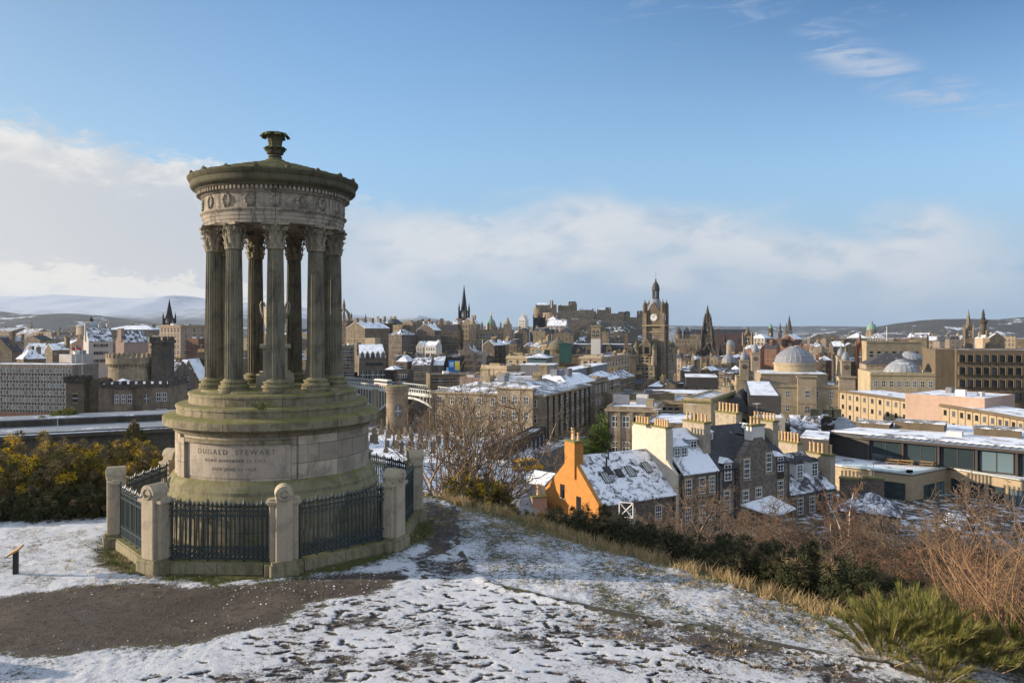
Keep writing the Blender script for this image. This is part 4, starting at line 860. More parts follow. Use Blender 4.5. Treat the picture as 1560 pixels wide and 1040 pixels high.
def building(name, label, cat, xl, xc, xr, yt, Y, rot=23, a=None, b=None, zb=None, roof='flat', rh=3.0, axis='x', wall='buff_stone', rmat='flat_snow',
             wf=None, ws=None, fh=3.6, top=1.2, win=(1.15, 1.9), kind='far', chim=(), cornice=True, group=None, over=0.3, flatk=0.4, margin=0.6, parapet=0.7, trim='trim_stone'):
    """corner building: the vertical edge at picture column xc, depth Y, eaves at row yt; its front runs left to xl, its side runs right to xr.
    wf / ws = (columns, rows) of windows on the front / on the side"""
    r = R(rot); C = ((xc-780)/F*Y, Y); dl = (-math.cos(r), math.sin(r)); dr = (math.sin(r), math.cos(r))
    if a is None: a = abs(solve_len(C, dl, xl))
    if b is None: b = abs(solve_len(C, dr, xr))
    a = min(a, 120); b = min(b, 120)
    zt = zrow(yt, Y); cx, cy = C[0]+dl[0]*a/2+dr[0]*b/2, C[1]+dl[1]*a/2+dr[1]*b/2
    if zb is None: zb = min(gz(C[0], C[1]), gz(cx, cy))-0.6
    if zb > zt-2.5: zb = zt-3.0
    root = empty(name, (cx, cy, zb), -r); H = zt-zb
    tag(root, label, cat, group)
    wm = MB(); wm.mat(wall).box(-a/2, a/2, -b/2, b/2, 0, H)
    if cornice and a > 5:
        cm = MB(); cm.mat(trim)
        for z_, o_, t_ in ((H-0.35, 0.35, 0.35),): cm.box(-a/2-o_, a/2+o_, -b/2-o_, -b/2+0.01, z_, z_+t_); cm.box(a/2-0.01, a/2+o_, -b/2+0.012, b/2, z_+0.003, z_+t_-0.003); cm.box(-a/2-o_, -a/2+0.01, -b/2+0.012, b/2, z_+0.003, z_+t_-0.003)
        if H > 9 and wf: cm.box(-a/2-0.12, a/2+0.12, -b/2-0.12, -b/2+0.008, H-top-fh-0.7, H-top-fh-0.42); cm.box(a/2-0.008, a/2+0.12, -b/2+0.01, b/2, H-top-fh-0.698, H-top-fh-0.422)
        cm.obj('cornice', root)
    rm = MB(); rm.mat(rmat)
    if roof == 'flat':
        if parapet > 0:
            p = min(0.45, a*0.2)
            wm.box(-a/2, a/2, -b/2, -b/2+p, H, H+parapet); wm.box(-a/2, a/2, b/2-p, b/2, H, H+parapet); wm.box(-a/2, -a/2+p, -b/2+p, b/2-p, H, H+parapet); wm.box(a/2-p, a/2, -b/2+p, b/2-p, H, H+parapet)
            rm.box(-a/2+p, a/2-p, -b/2+p, b/2-p, H+0.01, H+0.16)
        else: rm.box(-a/2-0.2, a/2+0.2, -b/2-0.2, b/2+0.2, H+0.005, H+0.25)
    elif roof == 'gable': roof_gable(rm, a, b, H, rh, axis, over, 0.18, wall, wm)
    elif roof == 'hip': roof_hip(rm, a, b, H+0.02, rh, over)
    elif roof == 'deck': roof_hip(rm, a, b, H+0.02, rh, over, flatk)
    elif roof == 'mansard':
        i = rh*0.45; A, B = a/2-0.2, b/2-0.2
        rm.mat('slate_thin').add([(-A,-B,H),(A,-B,H),(A,B,H),(-A,B,H),(-A+i,-B+i,H+rh),(A-i,-B+i,H+rh),(A-i,B-i,H+rh),(-A+i,B-i,H+rh)], [(0,1,5,4),(1,2,6,5),(2,3,7,6),(3,0,4,7)])
        rm.mat(rmat).box(-A+i, A-i, -B+i, B-i, H+rh-0.1, H+rh+0.15)
    if roof != 'none': rm.obj('roof', root)
    wm.obj('walls', root)
    def grid(n, rows, length, side):
        if n < 1: return
        for j in range(rows):
            z = H-top-win[1]-j*fh
            if z < 0.3: break
            for i in range(n):
                u = -length/2+margin+(length-2*margin)*(i+0.5)/n
                if side == 'f': window(root, u, -b/2, z, win[0], win[1], kind)
                else: window(root, a/2, u, z, win[0], win[1], kind, math.pi/2)
    if wf: grid(wf[0], wf[1], a, 'f')
    if ws: grid(ws[0], ws[1], b, 's')
    for c in chim:  # (u, v, extra height, width, depth, pots) in fractions of the plan
        base = H+(rh*0.4 if roof in ('gable','hip','mansard') else 0)
        cz = H+(rh if roof in ('gable','hip','mansard','deck') else 0)+c[2]
        chimney(root, c[0]*a, c[1]*b, H-0.2, cz, c[3], c[4], c[5], c[6] if len(c) > 6 else wall, along='x' if c[3] >= c[4] else 'y')
    rs_ = random.Random(sum(map(ord, label)))
    if roof in ('flat','deck') and a > 7 and b > 7 and cat not in ('plant room','scaffold','chimney stack'):
        zr_ = H+(rh if roof == 'deck' else 0.15)
        for k in range(3):
            u, v, s1, s2, s3 = rs_.uniform(-0.32,0.32)*a, rs_.uniform(-0.32,0.32)*b, rs_.uniform(0.6,1.6), rs_.uniform(0.6,1.4), rs_.uniform(0.6,1.8)
            MB().mat(rs_.choice(('lead','trim_stone','grey_cladding','white_render'))).box(u-s1, u+s1, v-s2, v+s2, zr_-0.5, zr_+s3).obj(rs_.choice(('roof_vent','roof_light')), root)
    if roof in ('hip','gable','deck','mansard') and not chim and a > 6:
        for k in range(2): chimney(root, rs_.uniform(-0.42,0.42)*a, rs_.uniform(-0.2,0.3)*b, H-0.2, H+rh+rs_.uniform(0.8,2.0), 2.2, 1.1, rs_.choice((0,4,5)), wall)
    if wf and H > 7 and cat not in ('bank',):
        sc = MB(); sc.mat(trim)
        for j in range(1, min(4, wf[1])):
            z_ = H-top-win[1]-j*fh+win[1]+0.35
            if z_ > 1 and j != 1: sc.box(-a/2-0.1, a/2+0.1, -b/2-0.1, -b/2+0.006, z_, z_+0.22); sc.box(a/2-0.006, a/2+0.1, -b/2+0.01, b/2, z_+0.002, z_+0.218)
        if sc.v: sc.obj('string_course', root)
    if wf and Y < 360 and a > 6:
        dp = MB(); dp.mat('iron_black').box(-0.07, 0.07, -0.14, 0.0, 0.5, H-0.4).box(-0.13, 0.13, -0.2, 0.0, H-0.75, H-0.4); dpm = dp.mesh('downpipe')
        for u in (-0.47, rs_.uniform(-0.2, 0.2)): inst('downpipe', dpm, root, (round(u*wf[0])/wf[0]*a if abs(u) < 0.4 else u*a, -b/2, 0))
        inst('downpipe', dpm, root, (a/2, rs_.uniform(-0.3, 0.3)*b, 0), (0,0,math.pi/2))
    BLD[label] = (root, a, b, H)
    return root, a, b, H
def B(*k, **kw): return building(*k, **kw)
G_WP = 'pale stone blocks along the street below the clock tower'
# --- stone blocks at the middle: the long street running towards the clock tower
w1 = B('office_block', 'soot-stained stone block with snowy hipped roof behind the bare trees, nearest to the yellow van', 'building', 657, 829, 876, 602, 165, 23, wall='buff_stone', roof='deck', rh=2.0, rmat='flat_patchy', wf=(8,3), ws=(8,3), fh=3.3, top=1.0, kind='sash', win=(1.2,1.7), group=G_WP, b=34)
root, a, b, H = w1
e = MB(); e.mat('buff_stone').box(a/2-10.5, a/2-2.2, -b/2-1.2, -b/2+0.005, 0, H+1.2); e.obj('pavilion', root)
e = MB(); e.mat('trim_stone').box(a/2-10.9, a/2-1.8, -b/2-1.6, -b/2+0.3, H+1.2, H+1.5).box(a/2-10.6, a/2-2.1, -b/2-1.35, -b/2-1.195, H-3.6, H-3.25); e.obj('cornice', root)
for i in range(3):
    for j in range(3): window(root, a/2-8.9+i*2.6, -b/2-1.2, H-2.0-j*3.3, 1.2, 1.7, 'sash')
e = MB(); e.mat('flat_snow').box(a/2-10.4, a/2-2.3, -b/2-1.1, -b/2+5, H+1.5, H+1.65); e.obj('roof', root)
pil = MB(); pil.mat('dark_stone').box(a/2, a/2+0.35, -0.3, 0.3, 2.5, H-0.4); pil_me = pil.mesh('pilaster')
for k in range(9): inst('pilaster', pil_me, root, (0, -b/2+2+k*(b-4)/8, 0))
B('office_block', 'dark street front with snowy hip roof just behind the nearest sooty block', 'building', 800, 866, 878, 588, 185, 23, wall='old_stone', roof='deck', rh=2.2, rmat='slate_full', wf=(5,2), ws=(3,2), fh=3.4, kind='sash', group=G_WP, b=22)
B('office_block', 'stone end house with two window columns between the sooty block and the ivy-clad trees', 'building', 846, 900, 926, 583, 215, 23, wall='buff_stone', roof='flat', wf=(4,3), ws=(5,3), fh=3.6, kind='sash', win=(1.3,2.0), group=G_WP, rmat='flat_patchy')
B('office_block', 'second receding stone block with snowy hip roof left of the clock tower foot', 'building', 880, 926, 945, 579, 245, 23, wall='buff_stone', roof='hip', rh=2.4, rmat='slate_full', wf=(4,2), ws=(6,3), fh=3.6, group=G_WP)
B('office_block', 'third receding stone block with low grey roof close left of the clock tower foot', 'building', 915, 945, 967, 577, 275, 23, wall='old_stone', roof='hip', rh=2.4, rmat='slate_snow', wf=(3,2), ws=(7,3), fh=3.6, group=G_WP)
B('street_building', 'stone corner house topped by pale chimney pots in front of the long mansard roof', 'building', 882, 916, 966, 546, 310, 23, wall='honey_stone', roof='flat', wf=(2,2), ws=(9,3), fh=3.8, win=(1.5,2.2), chim=[(0.42,0.0,1.6,1.0,5.0,7),(0.42,0.36,1.6,1.0,4.5,6),(-0.1,-0.4,1.2,6.0,2.0,0)], b=46)
# --- long mansard building left of the clock tower
lm = B('mansard_building', 'long building with mansard roof, pointed dormers and tall chimneys left of the clock tower', 'building', 826, 968, 974, 541, 400, 12, wall='old_stone', roof='mansard', rh=5.5, rmat='flat_snow', chim=[(-0.18,-0.36,5.0,1.6,1.6,0),(0.12,-0.36,5.5,2.0,2.0,0),(0.40,-0.36,6.0,1.8,1.8,0),(-0.36,0.2,6,5.0,2.2,0),(0.1,0.3,6.5,9.0,2.2,0)], b=20)
root, a, b, H = lm
dorm = MB(); dorm.mat('old_stone').prism([(-1.1,-1.2),(1.1,-1.2),(1.1,1.5),(-1.1,1.5)], 0, 2.6); dorm.add([(-1.3,-1.25,2.6),(1.3,-1.25,2.6),(0,-1.25,4.6),(-1.3,1.5,2.6),(1.3,1.5,2.6),(0,1.5,4.6)], [(0,1,2),(1,4,5,2),(3,0,2,5),(4,3,5)]); dorm.mat('glass').box(-0.6,0.6,-1.24,-1.2,0.5,2.2)
dme = dorm.mesh('dormer')
for i in range(9): inst('dormer', dme, root, (-a/2+3+i*(a-6)/8, -b/2+1.4, H), (0,0,0), (1.25 if i % 2 == 0 else 0.8,)*3)
# mossy dome turret
def lathe_thing(name, label, cat, pos, prof_parts, n=24, group=None, rot=0):
    root = empty(name, pos, rot); tag(root, label, cat, group)
    for nm, matn, prof in prof_parts:
        m = MB(); m.mat(matn); m.lathe(prof, n); m.obj(nm, root)
    return root
p = at(850, 540, 395)
lathe_thing('domed_turret', 'mossy green dome turret at the left end of the long mansard roof', 'turret', (p.x, p.y, p.z-22), [('drum','old_stone',[(5.2,0),(5.2,24),(5.6,24.2),(5.6,25)]), ('dome','moss_dome',[(5.2,25),(4.9,26.3),(4.0,28.0),(2.5,29.3),(1.0,29.9),(0.8,30.6),(0.3,31.2),(0,32)])])
p = at(908, 533, 385)
ct = empty('campanile', (p.x, p.y, p.z-14), R(-12)); tag(ct, 'small white and stone bell tower with twin arched openings rising from the long mansard roof', 'tower')
MB().mat('white_render').box(-2.3,2.3,-2.3,2.3,0,19.5).obj('base', ct); MB().mat('honey_stone').box(-2.2,2.2,-2.2,2.2,19.5,25.6).obj('belfry', ct); MB().mat('trim_stone').box(-2.6,2.6,-2.6,2.6,25.6,26.3).obj('cornice', ct)
for x in (-0.95, 0.95): window(ct, x, -2.2, 20.6, 1.2, 3.4, 'arch', name='opening'); window(ct, 2.2, x, 20.6, 1.2, 3.4, 'arch', math.pi/2, name='opening')
# --- roof-top clutter in front of the clock tower row: ornate stone ends and grey plant rooms
B('ornate_pavilion', 'sunlit ornate stone building end with parapet urns, left of the grey plant boxes', 'building', 733, 772, 800, 562, 335, 38, wall='honey_stone', roof='flat', parapet=1.4, rmat='flat_patchy', wf=(2,2), win=(2.2,3.0), kind='arch', fh=5, chim=[(0.0,-0.38,2.2,6.0,2.0,0),(-0.40,-0.40,1.6,1.2,1.2,0),(0.40,-0.40,1.2,1.2,1.2,0)])
B('ornate_pavilion', 'sunlit ornate stone building end with a row of finials, behind the grey plant boxes', 'building', 771, 806, 852, 546, 355, 30, wall='honey_stone', roof='flat', parapet=1.2, rmat='lead_snow', wf=(3,2), win=(1.6,2.4), kind='far', fh=5, chim=[(-0.15,-0.35,2.4,5.0,2.2,0),(-0.45,-0.42,2.0,1.1,1.1,0),(0.45,-0.3,1.4,1.1,1.1,0),(0.45,0.0,1.4,1.1,1.1,0),(0.45,0.3,1.4,1.1,1.1,0)])
B('glazed_pavilion', 'low glass-walled roof pavilion with snowy hipped lid behind the grey plant boxes', 'building', 803, 832, 836, 545, 320, 15, zb=-16, wall='office_glass', roof='hip', rh=1.6, rmat='flat_snow', cornice=False, over=1.0, b=12)
def plant(label, xl, xc, xr, yt, yb, Y, rot=15, wall='grey_cladding', cat='plant room', rmat='flat_snow', b=None):
    zb = zrow(yb, Y); return B('plant_room', label, cat, xl, xc, xr, yt, Y, rot, zb=zb, wall=wall, roof='flat', parapet=0.0, rmat=rmat, cornice=False, b=b)
plant('grey metal plant box on the roofs, the leftmost of three, below the glass pavilion', 793, 823, 836, 556, 578, 268, 20)
plant('grey ribbed metal plant box with outside stair, in the middle of the roof clutter', 822, 844, 852, 556, 580, 260, 12, b=8)
plant('long low grey plant box with snow lid above the receding stone blocks', 845, 868, 925, 565, 582, 232, 20)
plant('dark green netted scaffold tower beside the mossy dome turret', 852, 869, 872, 524, 552, 345, 10, wall='green_net', cat='scaffold', rmat='green_net', b=7)
plant('small blue-grey glazed roof box above the sooty stone block', 771, 806, 812, 577, 590, 200, 8, wall='grey_cladding', b=8)
plant('pink harled roof block left of the small blue-grey roof box', 762, 792, 800, 571, 590, 222, 10, wall='pink_stone', rmat='flat_patchy', b=9)
plant('long dark louvred plant box crowded with aerials in front of the gothic spire', 1045, 1092, 1103, 575, 590, 235, 12, wall='dark_cladding', rmat='flat_snow', b=14)
B('flat_roofed_block', 'brick-pink low block with snow strips between bridge and stone ornate end', 'building', 700, 735, 742, 578, 250, 10, wall='pink_stone', roof='flat', rmat='flat_patchy', cornice=False, b=12)
B('long_street_range', 'long low range with small windows running left behind the round tower to the bridge', 'building', 655, 735, 745, 571, 330, -14, wall='old_stone', roof='flat', rmat='flat_snow', wf=(14,2), win=(1.2,2.0), fh=4, kind='far', cornice=False, b=12)
# --- clock tower hotel
root, a, b, H = B('clock_tower_hotel', 'large soot-browned stone hotel with turrets carrying the tall clock tower', 'hotel', 968, 997, 1029, 540, 430, 23, wall='buff_stone', roof='mansard', rh=6.5, rmat='slate_thin', wf=(4,5), ws=(11,5), fh=4.4, top=1.6, win=(1.5,2.7), kind='far', b=52)
for k in range(5):
    inst('dormer', dme, root, (a/2-1.2, -b/2+5+k*9, H-0.2), (0,0,R(90)), (1.5,)*3)
inst('dormer', dme, root, (-a/2+a*0.62, -b/2+1.1, H-0.4), (0,0,0), (2.1,)*3)
tur = MB(); tur.mat('buff_stone').cyl((0,0), 1.6, 1.6, 0, 9, 12); tur.mat('moss_dome').lathe([(1.9,9),(1.7,10.5),(1.0,12),(0.3,13),(0.1,15),(0,15)], 12); tme = tur.mesh('turret')
for x, y in ((-a/2+0.5,-b/2+0.3),(a/2-0.3,-b/2+0.3),(a/2-0.3,b/2-0.3),(a/2-0.2,0)): inst('turret', tme, root, (x, y, H-6))
dmr = MB(); dmr.mat('moss_dome').lathe([(4.6,0),(4.3,2.0),(3.2,4.2),(1.6,5.6),(0.4,6.2),(0.2,7.6),(0,7.8)], 8); inst('dome', dmr.mesh('dome'), root, (-a/2+4.6, -b/2+4.4, H+1.0))
zt0 = zrow(540, 430)-(zrow(540, 430)-H)
p = at(999, 540, 440); tw = 4.7; tz = p.z
tow = empty('clock_tower', (p.x, p.y, tz-34), -R(23)); tag(tow, 'tall square stone clock tower with white dial and crown lantern above the hotel', 'clock tower')
Z0 = 34; tw = 5.1
m = MB(); m.mat('old_stone').box(-tw, tw, -tw, tw, 0, Z0+17); m.mat('trim_stone').box(-tw-0.5, tw+0.5, -tw-0.5, tw+0.5, Z0+12.5, Z0+13.3)
m.mat('old_stone')
for x, y in ((-1,-1),(1,-1),(1,1),(-1,1)): m.box(x*tw-1.1, x*tw+1.1, y*tw-1.1, y*tw+1.1, 0, Z0+24)
m.obj('shaft', tow)
m = MB(); m.mat('old_stone').box(-tw, tw, -tw, tw, Z0+17.0, Z0+25); m.mat('trim_stone').box(-tw-1.4, tw+1.4, -tw-1.4, tw+1.4, Z0+16.2, Z0+17.0); m.obj('clock_stage', tow)
cl = MB(); cl.mat('clock_white'); cl.cyl((0,0), 2.05, 2.05, 0, 0.25, 28); cl.mat('iron_black')
for k in range(12):
    s0 = len(cl.v); cl.box(-0.13, 0.13, 1.45, 1.9, 0.25, 0.29); cl.transform(Matrix.Rotation(R(30*k), 4, 'Z'), s0)
for ang, l in ((R(58), 1.1), (R(-20), 1.6)):
    s0 = len(cl.v); cl.box(-0.12, 0.12, -0.3, l, 0.30, 0.34); cl.transform(Matrix.Rotation(ang, 4, 'Z'), s0)
cl_me = cl.mesh('clock_face')
inst('clock_face', cl_me, tow, (0,-tw-0.02,Z0+21.2), (R(90),0,0)); inst('clock_face', cl_me, tow, (tw+0.02,0,Z0+21.2), (R(90),0,R(90)))
for x in (-2.2,0,2.2): window(tow, x, -tw, Z0+8.8, 1.2, 2.6, 'arch'); window(tow, tw, x, Z0+8.8, 1.2, 2.6, 'arch', math.pi/2)
for z in (Z0+2, Z0+5.2): window(tow, 0, -tw, z, 1.2, 2.2, 'far'); window(tow, tw, 0, z, 1.2, 2.2, 'far', math.pi/2)
tt = MB(); tt.mat('old_stone').cyl((0,0), 1.25, 1.25, 0, 4.5, 8); tt.mat('moss_dome').lathe([(1.35,4.5),(1.1,5.6),(0.5,6.6),(0.15,7.2),(0.25,7.7),(0,8.2)], 8); tt_me = tt.mesh('corner_turret')
for x, y in ((-1,-1),(1,-1),(1,1),(-1,1)): inst('corner_turret', tt_me, tow, (x*tw, y*tw, Z0+23.5))
g = MB(); g.mat('old_stone')
for q in range(4):
    s0 = len(g.v); g.add([(-3.2,-tw-0.2,Z0+25),(3.2,-tw-0.2,Z0+25),(0,-tw-0.2,Z0+29.5),(-3.2,-tw+2,Z0+25),(3.2,-tw+2,Z0+25),(0,-tw+2,Z0+29.5)], [(0,1,2),(1,4,5,2),(3,0,2,5),(4,3,5)]); g.transform(Matrix.Rotation(R(90*q), 4, 'Z'), s0)
g.obj('gables', tow)
g = MB(); g.mat('lead'); g.cyl((0,0), 5.4, 2.1, Z0+25, Z0+32, 8, ph=R(22.5)); g.obj('roof', tow)
lan = MB(); lan.mat('dark_cladding')
for q in range(8): a_ = R(45*q); lan.cyl((1.75*math.cos(a_), 1.75*math.sin(a_)), 0.26, 0.26, Z0+32, Z0+36.5, 6)
lan.lathe([(2.2,Z0+36.5),(2.3,Z0+36.9),(2.15,Z0+38.4),(1.7,Z0+40.0),(0.9,Z0+41.3),(0.5,Z0+41.8),(0.4,Z0+43),(0.15,Z0+43.5),(0.0,Z0+44.0)], 12); lan.cyl((0,0), 2.2, 2.2, Z0+31.8, Z0+32.3, 12); lan.cyl((0,0), 0.06, 0.05, Z0+43.5, Z0+48, 5)
lan.obj('lantern', tow)
# --- gothic rocket-shaped monument with open arches
p = at(1078, 566, 640); sm = empty('gothic_monument', (p.x, p.y, p.z-3), R(-23)); tag(sm, 'dark brown gothic monument tapering in tiers to a spire, open pointed arch below', 'monument')
S = 56/102.0
def tier(parent, nm, w0, w1, z0, z1, n=4, ph=45): m = MB(); m.mat('dark_stone').cyl((0,0), w0, w1, z0, z1, n, ph=R(ph)); return m.obj(nm, parent)
for x, y in ((-1,-1),(1,-1),(1,1),(-1,1)):
    m = MB(); m.mat('dark_stone').box(x*5.0-1.5, x*5.0+1.5, y*5.0-1.5, y*5.0+1.5, 0, 19); m.cyl((x*5.0,y*5.0), 1.5, 0.05, 19, 25, 4, ph=R(45)); m.obj('pier', sm)
    m = MB(); m.mat('dark_stone').box(x*9.2-1.3, x*9.2+1.3, y*9.2-1.3, y*9.2+1.3, 0, 17); m.cyl((x*9.2,y*9.2), 2.0, 0.05, 17, 27, 4, ph=R(45))
    for q in ((1,1),(1,-1),(-1,1),(-1,-1)): m.cyl((x*9.2+q[0]*1.3,y*9.2+q[1]*1.3), 0.45, 0.03, 15, 21, 4)
    m.tube([(x*9.2,y*9.2,16),(x*7.2,y*7.2,19),(x*5.2,y*5.2,22)], 0.7, 4); m.obj('buttress', sm)
m = MB(); m.mat('dark_stone')
for q in range(4):
    s0 = len(m.v)
    pts = [(-5,-5,13),(-3.5,-5,13),(-2.2,-5,16.3),(0,-5,18.6),(2.2,-5,16.3),(3.5,-5,13),(5,-5,13),(5,-5,21),(-5,-5,21)]
    n_ = len(pts); m.add(pts+[(x,y+1.5,z) for x, y, z in pts], [(0,1,2,8),(2,3,8),(3,7,8),(3,4,7),(4,5,6,7)]+[(i,n_+i,n_+(i+1)%n_,(i+1)%n_) for i in range(n_)])
    m.add([(-4,-5.6,21),(4,-5.6,21),(0,-5.6,27),(-4,-4.6,21),(4,-4.6,21),(0,-4.6,27)], [(0,1,2),(5,4,3),(1,4,5,2),(0,2,5,3)])
    m.transform(Matrix.Rotation(R(90*q), 4, 'Z'), s0)
m.box(-5.5,5.5,-5.5,5.5,20.9,22); m.obj('arches', sm)
tier(sm, 'lower_stage', 6.2, 5.2, 22, 33); tier(sm, 'gallery', 5.9, 5.9, 33, 33.8); tier(sm, 'upper_stage', 4.4, 3.4, 33.8, 43); tier(sm, 'gallery', 4.1, 4.1, 43, 43.7); tier(sm, 'top_stage', 2.7, 2.0, 43.7, 50, 8, 0); tier(sm, 'gallery', 2.6, 2.6, 50, 50.5, 8, 0); tier(sm, 'spire', 1.7, 0.05, 50.5, 59, 8, 0)
pn = MB(); pn.mat('dark_stone').cyl((0,0), 0.75, 0.75, 0, 3, 4).cyl((0,0), 1.0, 0.03, 3, 8, 4); pn_me = pn.mesh('pinnacle')
for z, r_, s_ in ((22,5.6,1.2),(30,4.9,1.1),(33.8,4.4,1.0),(40,3.4,0.8),(43.7,3.0,0.75),(48,2.2,0.5)):
    for q in range(4): a_ = R(45+90*q); inst('pinnacle', pn_me, sm, (r_*math.cos(a_)*1.15, r_*math.sin(a_)*1.15, z), (0,0,0), (s_,)*3)
for z, w_, h_, r_ in ((23.5,1.6,6.5,4.05),(35,1.3,6,2.85)):
    for q in range(4):
        a_ = R(90*q); inst('opening', win_mesh('arch'), sm, (r_*math.sin(a_)*1.0, -r_*math.cos(a_)*1.0, z), (0,0,a_), (w_,1,h_))
# --- spires
def spire(name, label, px, ytop, ybase, Y, wpx, frac=0.45, mat_='soot_stone', n=8, pinn=True, zextra=30, cat='church spire'):
    p = at(px, ybase, Y); zt = zrow(ytop, Y); h = zt-p.z; w_ = wpx/F*Y/2; hb = h*(1-frac)
    root = empty(name, (p.x, p.y, p.z-zextra), R(-20)); tag(root, label, cat)
    m = MB(); m.mat(mat_).box(-w_, w_, -w_, w_, 0, zextra+hb); m.obj('tower', root)
    m = MB(); m.mat(mat_).cyl((0,0), w_*0.92, 0.05, zextra+hb, zextra+h, n); m.obj('spire', root)
    if pinn:
        q = MB(); q.mat(mat_).cyl((0,0), w_*0.26, w_*0.26, zextra+hb*0.55, zextra+hb*1.06, 4).cyl((0,0), w_*0.3, 0.02, zextra+hb*1.06, zextra+hb*1.06+h*frac*0.28, 4); me = q.mesh('pinnacle')
        for x, y in ((-1,-1),(1,-1),(1,1),(-1,1)): inst('pinnacle', me, root, (x*w_, y*w_, 0))
    for x_, y_, r_ in ((0,-w_,0),(w_,0,math.pi/2)): window(root, x_, y_, zextra+hb*0.62, w_*0.7, hb*0.3, 'arch', r_, name='belfry_opening')
    return root
spire('church_spire', 'tall dark needle spire with pinnacles rising behind the old town tenements in mid picture', 707, 433, 500, 870, 11.5, 0.60)
spire('church_spire', 'dark church spire before the snowy hills, left of the round temple', 258, 455, 506, 600, 12, 0.58)
spire('church_spire', 'distant brown spire, tallest of the three cathedral spires', 1202.5, 479, 512, 1900, 9, 0.72, 'dark_stone', pinn=False)
spire('church_spire', 'distant smaller brown cathedral spire, the left of the three', 1188.5, 490, 512, 1880, 5.5, 0.75, 'dark_stone', pinn=False)
spire('church_spire', 'distant smaller brown cathedral spire, the middle one of the three', 1197.8, 490, 512, 1980, 5.0, 0.75, 'dark_stone', pinn=False)
spire('church_spire', 'slender pale brown steeple beside the tall statue column on the right', 1475.5, 471, 530, 620, 11, 0.55, 'old_stone')
spire('church_spire', 'tiny dark spire over the tenement roofs left of the thin white mast', 557, 477, 492, 1200, 3.5, 0.75, 'soot_stone', pinn=False)
spire('church_spire', 'slim dark spire rising in front of the long red hotel', 1104, 500, 530, 900, 5, 0.7, 'soot_stone', pinn=False)
spire('church_spire', 'pale thin spire tip far left against the dark foothills', 48, 486, 503, 1500, 3, 0.75, 'old_stone', pinn=False)
spire('church_spire', 'slate spire on a slender orange brick tower right of the great lead dome', 1310, 506, 590, 430, 11, 0.27, 'red_brick', pinn=True)
r_ = spire('pinnacled_church_tower', 'church tower with pale pyramid top right of the gothic monument', 1139, 497, 545, 780, 13, 0.30, 'old_stone')
p = at(1174, 514, 1500); lathe_thing('green_topped_tower', 'distant brown tower with green copper tip left of the cathedral spires', 'tower', (p.x, p.y, p.z-30), [('shaft','dark_stone',[(5,0),(5,46),(5.8,46),(5.8,48)]), ('tip','copper_green',[(3.4,48),(3.2,53),(1.8,55),(0.3,58),(0,60)])], 8)
p = at(1328, 512, 1500); lathe_thing('green_dome', 'distant green copper dome in front of the wooded hill', 'dome', (p.x, p.y, p.z-30), [('drum','old_stone',[(11,0),(11,36),(9.5,36),(9.5,43)]), ('dome','copper_green',[(9.4,43),(9,47),(7,51.5),(3.5,54.5),(1.8,55.5),(1.5,59),(0,61)])], 16)
p = at(1498, 533, 660); lathe_thing('statue_column', 'tall dark fluted column carrying a statue, right of the slender steeple', 'column', (p.x, p.y, p.z-22), [('pedestal','dark_stone',[(5.5,0),(5.5,14)]), ('shaft','dark_stone',[(2.7,14),(2.4,44.5),(3.2,45.5),(3.6,46.5),(3.6,47.3)]), ('statue','dark_stone',[(1.7,47.3),(1.7,50),(1.1,50.3),(1.3,52),(0.9,54.5),(0.6,55.2),(0.7,56),(0.3,56.8),(0,57)])], 16)
# crown steeple
p = at(524, 497, 620); cs = empty('crown_steeple', (p.x, p.y, p.z-22), R(-15)); tag(cs, 'stone crown steeple of flying arches just right of the temple columns', 'church tower')
MB().mat('old_stone').box(-5.5,5.5,-5.5,5.5,0,26.5).obj('tower', cs)
for x_, y_, q in ((0,-5.5,0),(5.5,0,math.pi/2)): window(cs, x_, y_, 18.5, 3.0, 5, 'arch', q)
m = MB(); m.mat('old_stone')
for q in range(8):
    a_ = R(45*q+22); rr = 6.0; m.tube([(rr*math.cos(a_), rr*math.sin(a_), 26), (rr*math.cos(a_), rr*math.sin(a_), 29.5)], 0.7, 5); m.cyl((rr*math.cos(a_), rr*math.sin(a_)), 0.9, 0.03, 29.5, 33.5, 5); m.tube([(rr*0.95*math.cos(a_), rr*0.95*math.sin(a_), 28), (rr*0.75*math.cos(a_), rr*0.75*math.sin(a_), 32), (rr*0.42*math.cos(a_), rr*0.42*math.sin(a_), 34.6), (0.7*math.cos(a_), 0.7*math.sin(a_), 36)], 0.55, 5)
m.cyl((0,0), 1.4, 1.2, 34.5, 38.5, 8).cyl((0,0), 1.5, 0.03, 38.5, 45, 8); m.obj('crown', cs)
# --- domed record hall on the right
root, a, b, H = B('domed_hall_front', 'long honey-coloured classical front with pedimented windows beneath the great lead dome', 'building', 1121, 1303, 1308, 590, 292, 12, wall='honey_stone', roof='flat', parapet=0.8, rmat='flat_snow', wf=(8,3), fh=5.4, top=1.6, win=(1.35,2.6), kind='sash', b=24)
e = MB(); e.mat('honey_stone')
for u in (-0.43, 0.10, 0.43):
    w_ = a*0.066 if u != 0.10 else a*0.078
    MB().mat('honey_stone').box(u*a-w_, u*a+w_, -b/2-1.0, -b/2+0.01, 0, H+3.6).obj('pavilion', root)
e = MB(); e.mat('trim_stone')
for u in (-0.43, 0.10, 0.43):
    w_ = a*0.066 if u != 0.10 else a*0.078
    e.box(u*a-w_-0.4, u*a+w_+0.4, -b/2-1.5, -b/2+1.5, H+3.6, H+4.2); e.box(u*a-w_-0.1, u*a+w_+0.1, -b/2-1.15, -b/2-0.99, H-6.6, H-6.2)
e.obj('cornice', root)
e = MB(); e.mat('honey_stone')
